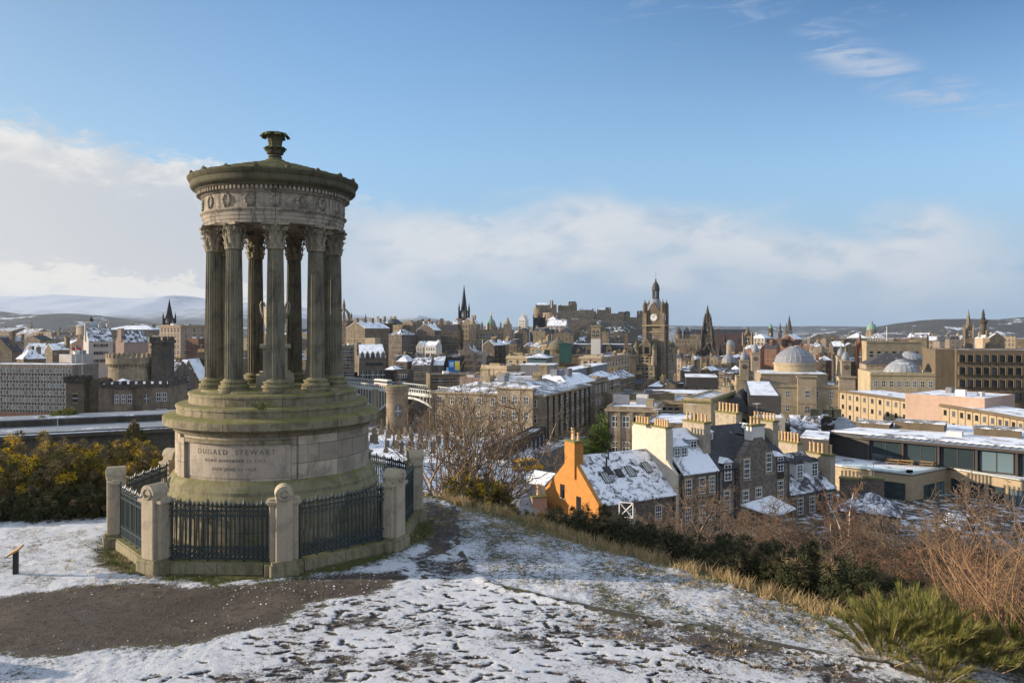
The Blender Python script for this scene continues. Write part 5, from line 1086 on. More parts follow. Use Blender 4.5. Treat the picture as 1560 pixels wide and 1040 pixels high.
for u in (-0.43, 0.43): MB().mat('honey_stone').box(u*a-a*0.066, u*a+a*0.066, -b/2+0.012, -b/2+8, H+0.02, H+3.55).obj('pavilion', root)
e = MB(); e.mat('flat_snow')
for u in (-0.43, 0.43): e.box(u*a-a*0.064, u*a+a*0.064, -b/2+1.6, -b/2+7.8, H+3.56, H+3.75)
e.obj('roof', root)
for u in (-0.43, 0.10, 0.43): window(root, u*a, -b/2-1.0, H-4.2, 1.5, 2.9, 'sash'); window(root, u*a, -b/2-1.0, H-9.8, 1.4, 2.5, 'arch')
MB().mat('honey_stone').box(-a*0.27, a*0.30, -b/2+6, b/2+8, H+0.2, H+4.6).obj('upper_hall', root); MB().mat('flat_snow').box(-a*0.265, a*0.295, -b/2+6.3, b/2+7.7, H+4.605, H+4.75).obj('roof', root); MB().mat('trim_stone').box(-a*0.275, a*0.305, -b/2+5.7, -b/2+5.99, H+4.1, H+4.55).obj('cornice', root)
def cup(px, yb, Y, label, s=1.0):
    p = at(px, yb, Y); root = empty('clock_turret', (p.x, p.y, p.z), R(-12)); tag(root, label, 'turret', 'domed turrets of the classical front')
    MB().mat('honey_stone').box(-2.2,2.2,-2.2,2.2,-3,7).obj('base', root); m = MB(); m.mat('trim_stone').box(-2.6,2.6,-2.6,2.6,7,7.6); m.obj('cornice', root)
    m = MB(); m.mat('lead').lathe([(1.9,7.6),(2.05,8.6),(1.8,10.2),(1.1,11.5),(0.4,12.2),(0.3,13)], 16); m.mat('gold').lathe([(0.35,13),(0.4,13.4),(0.1,13.8),(0.06,16),(0,16.2)], 8); m.obj('dome', root)
    m = MB(); m.mat('dark_stone').cyl((0,0), 1.25, 1.25, 0, 0.15, 18); inst('dial', m.mesh('dial'), root, (0,-2.21,4.2), (R(90),0,0))
    root.scale = (s,s,s); return root
cup(1133.5, 570, 300, 'domed clock turret, front left of the great lead dome', 0.74); cup(1150.5, 557, 325, 'domed clock turret just behind the front left one', 0.74)
cup(1288, 571, 298, 'domed clock turret, front right of the great lead dome', 0.74); cup(1281, 562, 325, 'domed clock turret just behind the front right one', 0.74)
p = at(1210.5, 567, 318); DR = 30.0/F*318
dmh = lathe_thing('lead_dome', 'great ribbed grey lead dome on a pale stone drum', 'dome', (p.x, p.y, p.z-16), [('drum','honey_stone',[(DR,0),(DR,19.2),(DR+0.4,19.3),(DR+0.4,20.0),(DR-0.1,20.1)])], 48)
dz_ = lambda z: 20.1+(z-20.1)*0.60
m = MB(); m.mat('lead'); m.lathe([(r0, dz_(z0)) for r0, z0 in ((DR-0.1,20.1),(DR-0.5,22.0),(DR*0.86,24.8),(DR*0.68,27.3),(DR*0.46,29.2),(DR*0.26,30.3),(DR*0.24,30.9),(DR*0.10,31.4),(0,31.5))], 96, rmod=lambda a, z: 1+(0.018 if math.cos(a*24) > 0.55 else 0)*(1 if 20.2 < z < 26.2 else 0)); m.obj('dome', dmh)
# --- buildings round the right hand group
def facade(name, label, cat, p0, p1, zt, zb, depth, wall, rmat, **kw): pass
q0 = at(1457, 534, 330); q1 = at(1660, 534, 318)
def slab_from(name, label, cat, P, Q, zt, zb, depth, wall, rmat='flat_snow', roof='flat', wf=None, fh=3.6, top=1.2, win=(1.2,1.9), kind='far', parapet=0.5, cornice=False, margin=0.6, group=None, trim='trim_stone', rh=3.0, axis='x'):
    """a block whose front wall runs from plan point P (left) to Q (right)"""
    d = Vector((Q[0]-P[0], Q[1]-P[1])); a = d.length; r = -math.atan2(d.y, d.x)
    n = Vector((math.sin(r), math.cos(r))); c = (Vector(P[:2])+Vector(Q[:2]))/2+n*depth/2
    root = empty(name, (c.x, c.y, zb), -r); tag(root, label, cat, group); H = zt-zb; b = depth
    m = MB(); m.mat(wall).box(-a/2, a/2, -b/2, b/2, 0, H)
    if roof == 'flat' and parapet: m.box(-a/2, a/2, -b/2, -b/2+0.35, H, H+parapet).box(-a/2, a/2, b/2-0.35, b/2, H, H+parapet).box(-a/2, -a/2+0.35, -b/2+0.35, b/2-0.35, H, H+parapet).box(a/2-0.35, a/2, -b/2+0.35, b/2-0.35, H, H+parapet)
    rm = MB(); rm.mat(rmat)
    if roof == 'flat': rm.box(-a/2+0.35, a/2-0.35, -b/2+0.35, b/2-0.35, H+0.01, H+0.14)
    elif roof == 'gable': roof_gable(rm, a, b, H, rh, axis, 0.3, 0.16, wall, m)
    elif roof == 'hip': roof_hip(rm, a, b, H+0.02, rh)
    m.obj('walls', root); rm.obj('roof', root)
    if cornice: MB().mat(trim).box(-a/2-0.3, a/2+0.3, -b/2-0.3, -b/2+0.01, H-0.4, H-0.02).obj('cornice', root)
    if wf:
        for j in range(wf[1]):
            for i in range(wf[0]): window(root, -a/2+margin+(a-2*margin)*(i+0.5)/wf[0], -b/2, H-top-win[1]-j*fh, win[0], win[1], kind)
    return root, a, b, H
slab_from('brown_concrete_block', 'brown concrete office wing with three rows of deep window bays at the right edge', 'office block', q0, q1, q0.z, -40, 24, 'brown_concrete', 'flat_patchy', wf=(16,4), fh=5.3, top=1.7, win=(2.6,3.0), kind='deep')
B('brick_plant_block', 'smooth pale pink flat-roofed block with snow and dark side, on top of the curved terrace', 'building', 1379, 1500, 1546, 608, 212, 52, zb=-22, wall='pink_stone', roof='flat', parapet=0.25, rmat='flat_snow', cornice=False)
slab_from('brown_concrete_block', 'blank panelled end block of brown concrete left of the window bays', 'office block', at(1425,534,334), at(1455,534,332), q0.z, -40, 22, 'brown_concrete', 'flat_patchy')
# curved terrace: one building with a bowed front
cpts = [(116,272),(119.5,252),(122.5,232),(124.3,214),(125,198),(124.5,184),(122.5,170),(119.5,157)]
cv_ = empty('curved_terrace', (122, 214, -34), 0); tag(cv_, 'bowed stone-panelled office terrace with rows of small square windows, curving to the right edge', 'office building')
zt_ = -17.0
m = MB(); m.mat('modern_stone'); back = [(x+16, y+2) for x, y in cpts]; poly = [(x-122, y-214) for x, y in cpts]+[(x-122, y-214) for x, y in reversed(back)]
m.prism(list(reversed(poly)), 0, 34+zt_); m.obj('walls', cv_)
m = MB(); m.mat('flat_snow'); inner = [(x-122+0.6, y-214) for x, y in cpts]+[(x-122-0.4, y-214) for x, y in reversed(back)]; m.prism(list(reversed(inner)), 34+zt_+0.005, 34+zt_+0.15); m.obj('roof', cv_)
m = MB(); m.mat('brown_concrete')
for i in range(len(cpts)-1):
    (xa, ya), (xb, yb) = cpts[i], cpts[i+1]; d = Vector((xb-xa, yb-ya)); L_ = d.length; d /= L_; nn = Vector((d.y, -d.x)); nn = nn if nn.x < 0 else -nn; ang = math.atan2(nn.x, -nn.y)*-1
    ang = math.atan2(-nn.x, nn.y) if False else math.atan2(d.y, d.x)
    m.tube([(xa-122+nn.x*0.05, ya-214+nn.y*0.05, 34+zt_+0.05), (xb-122+nn.x*0.05, yb-214+nn.y*0.05, 34+zt_+0.05)], 0.5, 6)
    nw = 5
    for k in range(nw):
        q = Vector((xa, ya))+d*L_*(k+0.5)/nw
        for j in range(3): inst('window', win_mesh('small'), cv_, (q.x-122+nn.x*0.01, q.y-214+nn.y*0.01, 34+zt_-2.6-j*3.4), (0,0,math.atan2(nn.x, -nn.y)), (1.3,1,1.5))
        qq = Vector((xa, ya))+d*L_*k/nw; m.tube([(qq.x-122, qq.y-214, 34+zt_-9.5), (qq.x-122, qq.y-214, 34+zt_-0.2)], 0.16, 4)
m.obj('coping', cv_)
# domes and classical blocks behind
slab_from('classical_block', 'broad pale classical front with attic storey right of the orange spire tower', 'building', at(1320,520,420), at(1404,520,416), zrow(521,420), -40, 18, 'honey_stone', 'flat_patchy', wf=(7,3), fh=5.5, top=5.0, win=(1.8,3.0), kind='far', cornice=True)
slab_from('classical_block', 'stone hall with low pitched snowy roof behind the small ribbed dome', 'building', at(1320,555,380), at(1425,555,372), zrow(556,375), -40, 20, 'buff_stone', 'slate_thin', roof='hip', rh=5.5, wf=(9,2), fh=6, top=2.0, win=(1.6,2.8), kind='far', cornice=True)
slab_from('classical_block', 'honey stone front with parapet directly below the small ribbed dome', 'building', at(1326,571,340), at(1426,571,334), zrow(571,337), -40, 26, 'honey_stone', 'flat_patchy', wf=(8,2), fh=6, top=2.6, win=(1.7,2.7), kind='sash', cornice=True, parapet=1.2)
def ribdome(label, px, yb, Y, rpx, hpx):
    p = at(px, yb, Y); r_ = rpx/F*Y; h = hpx/F*Y; root = empty('ribbed_dome', (p.x, p.y, p.z-2)); tag(root, label, 'dome')
    m = MB(); m.mat('lead_snow').lathe([(r_,2),(r_*0.95,2+h*0.28),(r_*0.8,2+h*0.55),(r_*0.56,2+h*0.80),(r_*0.34,2+h*0.92)], 64, rmod=lambda a, z: 1+(0.02 if math.cos(a*20) > 0.5 else 0)); m.obj('dome', root)
    m = MB(); m.mat('lead').lathe([(r_*0.36,2+h*0.9),(r_*0.36,2+h*0.98),(r_*0.2,2+h),(0,2+h*1.03)], 32); m.obj('lantern', root); m = MB(); m.mat('honey_stone').lathe([(r_*1.02,0),(r_*1.02,2.0),(r_*0.98,2.05)], 48); m.obj('drum', root)
ribdome('small ribbed lead dome streaked with snow, nearer of the pair on the right', 1375, 571, 346, 27, 24); ribdome('second ribbed lead dome, behind and above the snow-streaked nearer one', 1386, 553, 385, 22, 18)
# street blocks between gothic monument and the dome
B('turreted_store', 'grand stone corner store with domed turret between the gothic monument and the clock turrets', 'building', 1098, 1130, 1200, 560, 420, 23, wall='old_stone', roof='mansard', rh=5.5, rmat='flat_snow', wf=(6,4), ws=(12,3), fh=4, win=(1.3,2.3), b=60)
p = at(1110, 558, 415); lathe_thing('store_dome', 'small lead dome turret on the corner store right of the gothic monument', 'dome', (p.x, p.y, p.z-20), [('drum','old_stone',[(3.6,0),(3.6,21.5),(4,21.6),(4,22.2)]), ('dome','lead',[(3.8,22.2),(3.3,24.4),(1.6,26.3),(0.5,27),(0.2,29),(0,29)])], 12)
B('long_red_hotel', 'long red sandstone hotel with many dormers far beyond the gothic monument', 'hotel', 1050, 1140, 1150, 508, 1300, 5, wall='red_brick', roof='mansard', rh=7, rmat='flat_patchy', wf=(16,3), fh=5, win=(1.8,2.8), cornice=False, b=20)
B('museum_front', 'small classical temple building among bare trees left of the gothic monument', 'building', 1047, 1067, 1075, 553, 700, 20, wall='buff_stone', roof='gable', rh=3, rmat='slate_snow', wf=(4,1), win=(1.5,4), fh=6, b=30, axis='x')
B('domed_store', 'distant stone store with twin dark domes between clock tower and gothic monument', 'building', 1028, 1066, 1072, 511, 1000, 20, wall='old_stone', roof='flat', wf=(8,3), fh=5, win=(1.8,3), rmat='flat_snow', b=40)
for px in (1034, 1046): p = at(px, 511, 990); lathe_thing('store_dome', 'dark domed turret on the distant store, %s of the pair' % ('left' if px == 1034 else 'right'), 'dome', (p.x, p.y, p.z-4), [('drum','old_stone',[(4,0),(4,6)]), ('dome','slate_bare',[(4.4,6),(4,9),(2.4,12),(0.8,13.4),(0.3,16),(0,16)])], 10)
p = at(1112, 532, 900); lathe_thing('pale_rotunda', 'small pale domed rotunda in front of the long red hotel', 'rotunda', (p.x, p.y, p.z-25), [('drum','honey_stone',[(5.5,0),(5.5,30)]), ('dome','lead_snow',[(5.6,30),(5.0,33),(3,35.4),(0,36.4)])], 20)
# middle right roofs below the dome
B('dark_mansard_block', 'long dark slate mansard block with snowy flat top below the louvred plant box', 'building', 1010, 1028, 1190, 603, 190, -8, a=16, b=8, wall='old_stone', roof='flat', cornice=False)
slab_from('dark_mansard_block', 'long dark mansard roof with a row of small white skylights behind the square stone tower', 'building', at(985,594,210), at(1125,590,206), zrow(602,208), -30, 18, 'dark_cladding', 'flat_snow', wf=(12,1), win=(0.9,0.9), top=0.9, kind='pale', parapet=0.4)
slab_from('flat_roofed_stone_block', 'low stone block with wide snowy flat roof right of the clock tower foot', 'building', at(955,612,190), at(1040,607,186), zrow(612,188), -30, 22, 'buff_stone', 'flat_patchy', wf=(8,2), win=(1.1,1.8), parapet=0.5, cornice=True)
slab_from('slate_mansard_block', 'block with rough slate mansard and snow-topped ledge left of the dark metal-clad box', 'building', at(1103,628,160), at(1142,624,158), zrow(628,159), -30, 14, 'old_stone', 'slate_bare', roof='hip', rh=4.2, wf=(3,2), win=(1.1,1.8))
B('metal_clad_block', 'dark metal-clad roof box with steep glazed right slope and white snowy top', 'building', 1140, 1190, 1218, 604, 150, 16, zb=-26, wall='dark_cladding', roof='flat', parapet=0.15, rmat='flat_snow', cornice=False)
B('grey_panel_block', 'tall grey panelled side wall dropping below the dark metal-clad box', 'building', 1150, 1196, 1219, 640, 142, 16, zb=-34, wall='concrete', roof='flat', parapet=0.4, rmat='flat_snow', cornice=False, wf=(2,2))
B('square_stone_tower_house', 'square ashlar tower block with tall narrow window and mossy cornice above the chimney pots', 'building', 1041, 1083, 1121, 611, 150, 28, wall='honey_stone', roof='flat', parapet=0.5, rmat='flat_patchy', ws=(2,3), fh=4.0, win=(1.0,2.6), kind='sash', chim=[(0.3,0.3,1.6,2.0,1.0,2)], trim='mossy_cap')
root, a, b, H = B('pilastered_stone_front', 'classical stone front with tall sash windows behind the ivy-covered trees and cream chimney', 'building', 924, 1000, 1062, 625, 130, 16, b=12, wall='buff_stone', roof='flat', parapet=0.5, rmat='flat_snow', wf=(4,3), fh=4.4, top=1.1, win=(1.25,2.0), kind='sash', cornice=True)
e = MB(); e.mat('buff_stone')
for i in range(5): e.box(-a/2+i*a/4-0.28, -a/2+i*a/4+0.28, -b/2-0.25, -b/2+0.01, 0, H-0.36)
e.obj('pilaster', root)
B('snowy_shed', 'small flat snowy roof between the ivy front and the twin chimney stacks', 'building', 980, 1045, 1062, 648, 118, 20, zb=-22, wall='old_stone', roof='flat', parapet=0.3, rmat='flat_snow', cornice=False)
B('dark_gabled_house', 'dark gabled house with patchy snow roof right of the grey panelled wall', 'house', 1204, 1252, 1262, 668, 140, 18, wall='soot_stone', roof='gable', rh=3.5, rmat='slate_snow', axis='x', wf=(3,1), cornice=False, b=9)
p = at(1283, 648, 165); lathe_thing('glass_roof_lantern', 'pale conical ribbed roof light behind the black cladding wall', 'roof light', (p.x, p.y, p.z-9), [('drum','concrete',[(6.6,0),(6.6,7.2)]), ('cone','lead_snow',[(7,7.2),(0.8,10.2),(0.5,10.6),(0,10.6)])], 24)
# ------------------------------------------------------------------ the row of houses on the road below the hill
RW = 59.0; RR = R(RW); DA = Vector((math.sin(RR), math.cos(RR))); DW = Vector((-math.cos(RR), math.sin(RR)))   # along the row / across it (away)
EV0 = Vector((9.3, 80.7))                     # foot of the front eave at the orange gable
# local frame of each house: x along the row, y across (0 = front eave), z world
def row_root(name, label, cat, x, z): e = empty(name, (EV0.x+DA.x*x, EV0.y+DA.y*x, z), math.atan2(DA.y, DA.x)); tag(e, label, cat, 'houses in the row below the hill'); return e
def slope_roof(par, nm, matn, x0, x1, w_, ze, zr, th=0.18, over=0.25):
    m = MB(); m.mat(matn); s = (zr-ze)/(w_/2); e = over
    for sg in (0, 1):
        y0, y1 = (-e, w_/2) if sg == 0 else (w_+e, w_/2); q = [(x0,y0,ze-s*e+th),(x1,y0,ze-s*e+th),(x1,y1,zr+th),(x0,y1,zr+th)]
        if sg: q = [q[1],q[0],q[3],q[2]]
        n = Vector(q[1]).__sub__(Vector(q[0])).cross(Vector(q[2])-Vector(q[0])).normalized(); lo = [tuple(Vector(k)-n*th) for k in q]
        m.add(q+lo, [(0,1,2,3),(7,6,5,4),(0,4,5,1),(1,5,6,2),(2,6,7,3),(3,7,4,0)])
    return m.obj(nm, par)
def gable_wall(m, x0, x1, w_, z0, ze, zr):
    poly = [(0,z0),(w_,z0),(w_,ze),(w_/2,zr),(0,ze)]; n = 5
    m.add([(x0,y,z) for y, z in poly]+[(x1,y,z) for y, z in poly], [(0,1,2,3,4),(9,8,7,6,5)]+[(i,(i+1)%n,n+(i+1)%n,n+i) for i in range(n)])
BASE = -19.5
def nwin(par, x, y, z, w_, h, rot=0.0, depth=True):
    f = MB(); wn = inst('window', NWF, par, (x, y, z), (0,0,rot), (w_,1,h)); inst('pane', NWP, wn); return wn
f = MB(); f.mat('white_paint')
for a_, b_ in ((-0.5,-0.42),(0.42,0.5),(-0.19,-0.15),(0.15,0.19)): f.box(a_, b_, -0.045, 0.0, 0, 1)
for a_, b_ in ((0,0.05),(0.22,0.25),(0.47,0.53),(0.74,0.77),(0.95,1.0)): f.box(-0.5, 0.5, -0.05, 0.0, a_, b_)
f.mat('trim_stone')
for x0_, x1_, z0_, z1_ in ((-0.66,-0.5,-0.08,1.08),(0.5,0.66,-0.08,1.08),(-0.5,0.5,1.0,1.08),(-0.74,0.74,-0.14,-0.08)): f.box(x0_, x1_, -0.055 if z0_ > -0.1 else -0.12, 0.0, z0_, z1_)
NWF = f.mesh('window'); q = MB(); q.mat('glass').box(-0.46,0.46,-0.02,0.0,0.02,0.98); NWP = q.mesh('pane')
# orange cottage
ze, zr, w_ = -13.4, -9.1, 10.1
h1 = row_root('orange_cottage', 'bright orange gabled cottage with tall chimney and patchy snow roof with skylights', 'house', 0, 0)
m = MB(); m.mat('orange_render'); gable_wall(m, -0.25, 0.25, w_, BASE, ze+0.1, zr+0.28); m.obj('gable_wall', h1)
m = MB(); m.mat('rubble_stone').box(0.25, 10.6, 0.0, w_, BASE, ze); m.obj('walls', h1)
rf1 = slope_roof(h1, 'roof', 'slate_even', 0.25, 10.55, w_, ze, zr)
c = MB(); c.mat('orange_render').box(-0.45, 0.75, w_/2-1.0, w_/2+0.9, zr-2.2, zr+1.75); c.mat('mossy_cap').box(-0.55, 0.85, w_/2-1.1, w_/2+1.0, zr+1.75, zr+1.95); c = c.obj('chimney', h1)
for i in range(3): inst('chimney_pot', POT, c, (0.1 if i % 2 else 0.35, w_/2-0.6+i*0.55, zr+1.95), (0,0,0), (1.4,1.4,1.15+0.3*i))
for y_, z_, s_ in ((w_/2+1.6, ze-0.4, 1.0), (w_/2-1.5, ze-1.2, 1.0)):
    inst('window', win_mesh('small'), h1, (-0.25, y_, z_), (0,0,-math.pi/2), (0.85,1,1.5))
sl = (zr-ze)/(w_/2); tilt = math.atan(sl)
sk = MB(); sk.mat('iron_black')
for a_, b_ in ((-0.5,-0.42),(0.42,0.5),(-0.2,-0.14),(0.14,0.2)): sk.box(a_, b_, -0.75, 0.75, 0, 0.09)
for a_, b_ in ((-0.75,-0.68),(0.68,0.75)): sk.box(-0.5, 0.5, a_, b_, 0, 0.085)
sk.mat('bridge_paint').box(-0.46,0.46,-0.7,0.7,0,0.05); sk_me = sk.mesh('skylight')
for x_, y_ in ((2.6,2.4),(6.3,2.75),(8.9,2.95)): inst('skylight', sk_me, rf1, (x_, y_, ze+sl*y_+0.2), (tilt,0,0))
vt = MB(); vt.mat('iron_black').cyl((0,0), 0.09, 0.09, -0.3, 0.9, 8).cyl((0,0), 0.16, 0.16, 0.9, 1.0, 8); vt_me = vt.mesh('vent_pipe')
for x_, y_ in ((4.4,4.3),(3.6,3.6)): inst('vent_pipe', vt_me, rf1, (x_, y_, ze+sl*y_+0.2))
hs = MB(); hs.mat('slate_bare').box(-0.5,0.5,-0.6,0.6,0,0.04); hs.mat('iron_black').box(-0.32,0.32,-0.42,0.42,0.04,0.10); hatch = hs.mesh('roof_hatch')
for x_, y_ in ((4.7,2.7),(3.4,3.1)): inst('roof_hatch', hatch, rf1, (x_, y_, ze+sl*y_+0.2), (tilt,0,0))
nwin(h1, 4.2, 0.0, ze-2.4, 0.9, 1.5); nwin(h1, 8.0, 0.0, ze-2.4, 0.9, 1.5)
# cream-gabled house with dormers
ze2, zr2 = -11.3, -7.0; w2 = 9.6
h2 = row_root('dormer_house', 'house with broad cream gable chimney wall and two blue-grey dormers, right of the orange cottage', 'house', 0, 0)
m = MB(); m.mat('rubble_stone').box(11.0, 17.0, 0.0, w2, BASE, ze2); m.obj('walls', h2)
m = MB(); m.mat('cream_render'); gable_wall(m, 10.6, 11.0, w2, BASE, ze2+0.1, zr2+0.2); m.box(10.55, 11.65, w2/2-3.2, w2/2+2.7, zr2-3.5, -6.5); m.obj('gable_wall', h2)
for y0_, n_ in ((w2/2-1.9,6),(w2/2+1.45,5)):
    m = MB(); m.mat('cream_render').box(10.6, 11.6, y0_-1.2, y0_+1.15, -6.5, -6.25); m.mat('mossy_cap').box(10.5, 11.7, y0_-1.3, y0_+1.25, -6.25, -6.08); c = m.obj('chimney', h2)
    for i in range(n_): inst('chimney_pot', POT, c, (11.1, y0_-1.0+2.0*i/(n_-1), -6.08), (0,0,0), (1.3,1.3,1.05))
slope_roof(h2, 'roof', 'slate_full', 11.66, 17.2, w2, ze2, zr2)
def dormer(par, x, y, z, wd, ht, dp, roofmat='slate_full', frame='blue_grey_paint', n=1, hip=True):
    m = MB(); m.mat(frame).box(-wd/2, wd/2, 0, dp, -0.8, ht); d = m.obj('dormer', par, (x, y, z))
    rm_ = MB(); rm_.mat(roofmat); rh_ = wd*0.38
    rm_.add([(-wd/2-0.15,-0.15,ht),(wd/2+0.15,-0.15,ht),(wd/2+0.15,dp,ht),(-wd/2-0.15,dp,ht),(0,0.5 if hip else -0.15,ht+rh_),(0,dp+0.6,ht+rh_)], [(0,1,4),(1,2,5,4),(2,3,5),(3,0,4,5),(3,2,1,0)])
    rm_.obj('dormer_roof', d)
    for i in range(n):
        u = (i+0.5)/n-0.5; wn = inst('window', NWF2, d, (u*wd*0.92, -0.02, 0.1), (0,0,0), (wd*0.78/n, 1, ht-0.25))
    return d
f = MB(); f.mat('white_paint')
for a_, b_ in ((-0.5,-0.40),(0.40,0.5),(-0.04,0.04)): f.box(a_, b_, -0.045, 0.0, 0, 1)
for a_, b_ in ((0,0.06),(0.22,0.25),(0.47,0.53),(0.74,0.77),(0.94,1.0)): f.box(-0.5, 0.5, -0.05, 0.0, a_, b_)
f.mat('glass').box(-0.45,0.45,-0.02,0.0,0.02,0.98); NWF2 = f.mesh('window')
dormer(h2, 12.9, 1.7, ze2+1.0, 2.3, 1.9, 2.6, n=2); dormer(h2, 15.6, 2.4, ze2+1.5, 1.25, 1.9, 2.3)
for x_ in (12.5,14.6,16.2): nwin(h2, x_, 0.0, ze2-2.5, 0.95, 1.9); nwin(h2, x_, 0.0, ze2-5.6, 0.95, 1.8)
# big stone house with front gable
ze3, zr3 = -11.3, -7.1; w3 = 9.8
h3 = row_root('stone_house', 'large rubble-stone house with broad front gable topped by a white chimney, between two dormered roofs', 'house', 0, 0)
m = MB(); m.mat('rubble_stone').box(17.0, 29.6, 0.0, w3, BASE, ze3); gable_wall(m, 29.2, 29.6, w3, BASE, ze3, zr3); m.obj('walls', h3)
slope_roof(h3, 'roof', 'slate_thin', 17.35, 29.2, w3, ze3, zr3)
gx0, gx1 = 20.3, 26.5; gm = (gx0+gx1)/2; gz_ = -7.9
m = MB(); m.mat('rubble_stone'); pl_ = [(gx0,BASE),(gx1,BASE),(gx1,ze3+0.6),(gm+0.7,gz_),(gm-0.7,gz_),(gx0,ze3+0.6)]; n_ = 6
m.add([(x,-0.5,z) for x, z in pl_]+[(x,0.6,z) for x, z in pl_], [tuple(range(n_)), tuple(range(2*n_-1,n_-1,-1))]+[(i,n_+i,n_+(i+1)%n_,(i+1)%n_) for i in range(n_)]); m.obj('front_gable', h3)
m = MB(); m.mat('slate_bare')
for sg, xa in ((-1,gx0),(1,gx1)):
    xi_ = gm+sg*0.6; m.add([(xa+sg*0.15,0.55,ze3+0.45),(xi_,0.55,gz_),(xi_,w3/2,gz_),(xa+sg*0.15,w3/2,ze3+0.45)] if sg < 0 else [(xi_,0.55,gz_),(xa+sg*0.15,0.55,ze3+0.45),(xa+sg*0.15,w3/2,ze3+0.45),(xi_,w3/2,gz_)], [(0,1,2,3)])
m.obj('gable_roof', h3)
m = MB(); m.mat('white_render').box(gm-1.15, gm+1.15, -0.45, 0.6, gz_-0.3, gz_+1.35); m.mat('mossy_cap').box(gm-1.25, gm+1.25, -0.55, 0.7, gz_+1.35, gz_+1.55); c = m.obj('chimney', h3)
for i in range(3): inst('chimney_pot', POT, c, (gm-0.6+0.6*i, 0.1, gz_+1.55), (0,0,0), (1.4,1.4,1.3))
for x_, yy, yt_, nn, mt in ((17.15,3.2,-6.1,6,'weathered_render'),(29.3,3.4,-6.7,7,'weathered_render')):
    m = MB(); m.mat(mt).box(x_-0.5, x_+0.55, yy-1.5, yy+2.1, ze3-0.5, yt_); m.mat('mossy_cap').box(x_-0.6, x_+0.65, yy-1.6, yy+2.2, yt_, yt_+0.2); c = m.obj('chimney', h3)
    for i in range(nn): inst('chimney_pot', POT, c, (x_+0.03, yy-1.25+3.1*i/(nn-1), yt_+0.2), (0,0,0), (1.3,1.3,1.2))
m = MB(); m.mat('weathered_render').box(26.2, 27.3, 5.6, 9.2, zr3-1.5, -5.9); m.mat('mossy_cap').box(26.1, 27.4, 5.5, 9.3, -5.9, -5.7); c = m.obj('chimney', h3)
for i in range(6): inst('chimney_pot', POT, c, (26.75, 5.9+3.0*i/5, -5.7), (0,0,0), (1.35,1.35,1.5))
for x_, z_, h_ in ((21.4,ze3-1.3,2.3),(25.2,ze3-0.9,2.3),(21.2,ze3-5.1,2.4),(23.4,ze3-4.9,2.3)): nwin(h3, x_, -0.5, z_, 1.0, h_)
for x_, z_, h_ in ((18.6,ze3-4.9,2.4),(27.9,ze3-4.7,2.4)): nwin(h3, x_, 0.0, z_, 1.0, h_)
dormer(h3, 18.7, -0.05, ze3-1.5, 1.5, 2.2, 2.5, frame='dark_cladding', hip=False); dormer(h3, 27.9, 0.0, ze3-1.3, 1.4, 2.0, 2.2, frame='rubble_stone'); dormer(h3, 19.0, 3.3, ze3+2.3, 1.5, 1.6, 2.2, frame='white_paint'); dormer(h3, 26.6, 3.2, ze3+2.2, 1.3, 1.7, 1.6, frame='white_paint')
ph_ = MB(); ph_.mat('snow').add([(20.4,-0.5,-15.6),(25.6,-0.5,-15.1),(26.6,-3.4,-16.2),(22.6,-3.6,-16.6),(20.4,-0.5,-15.75),(25.6,-0.5,-15.25),(26.6,-3.4,-16.35),(22.6,-3.6,-16.75)], [(0,3,2,1),(4,5,6,7),(0,4,7,3),(3,7,6,2),(2,6,5,1)]); ph_.obj('porch_roof', h3)
for x_, y_ in ((22.8,-3.4),(26.3,-3.2)): MB().mat('timber').box(x_-0.08, x_+0.08, y_-0.08, y_+0.08, BASE, -16.6).obj('post', h3)
# lower house with three white dormers
ze4, zr4 = -15.6, -11.7; w4 = 10.0
h4 = row_root('low_house', 'lower slate-roofed house with three white dormers, at the right end of the row', 'house', 0, 0)
m = MB(); m.mat('rubble_stone').box(29.6, 38.4, 0.0, w4, BASE-2, ze4); gable_wall(m, 38.4, 38.8, w4, BASE-2, ze4+0.1, zr4+0.2); m.obj('walls', h4)
slope_roof(h4, 'roof', 'slate_snow', 29.62, 38.4, w4, ze4, zr4)
for x_ in (30.4,33.4,36.3): dormer(h4, x_, 1.5, ze4+1.35, 1.45, 2.0, 2.8, roofmat='slate_thin', frame='white_paint', hip=False)
for x_ in (31.6,33.9,37.3): nwin(h4, x_, 0.0, ze4-2.7, 1.05, 2.1)
for y_, n_, zt_c in ((2.4,6,-11.6),(7.6,7,-10.7)):
    m = MB(); m.mat('weathered_render').box(38.2, 39.2, y_-1.9, y_+1.9, BASE, zt_c); m.mat('mossy_cap').box(38.1, 39.3, y_-2.0, y_+2.0, zt_c, zt_c+0.2); c = m.obj('chimney', h4)
    for i in range(n_): inst('chimney_pot', POT, c, (38.7, y_-1.6+3.2*i/(n_-1), zt_c+0.2), (0,0,0), (1.35,1.35,1.7))
for hh_, xs_, y_, zt_d in ((h1,(1.2,10.2),0.0,ze),(h2,(11.4,16.8),0.0,ze2),(h3,(17.3,19.9,26.9),0.0,ze3),(h4,(29.9,35.4),0.0,ze4)):
    for x_ in xs_: MB().mat('iron_black').tube([(x_,y_-0.1,BASE),(x_,y_-0.1,zt_d-0.15)], 0.06, 5).tube([(x_,y_-0.1,zt_d-0.1),(x_,y_-0.3,zt_d-0.02)], 0.06, 5).obj('downpipe', hh_)
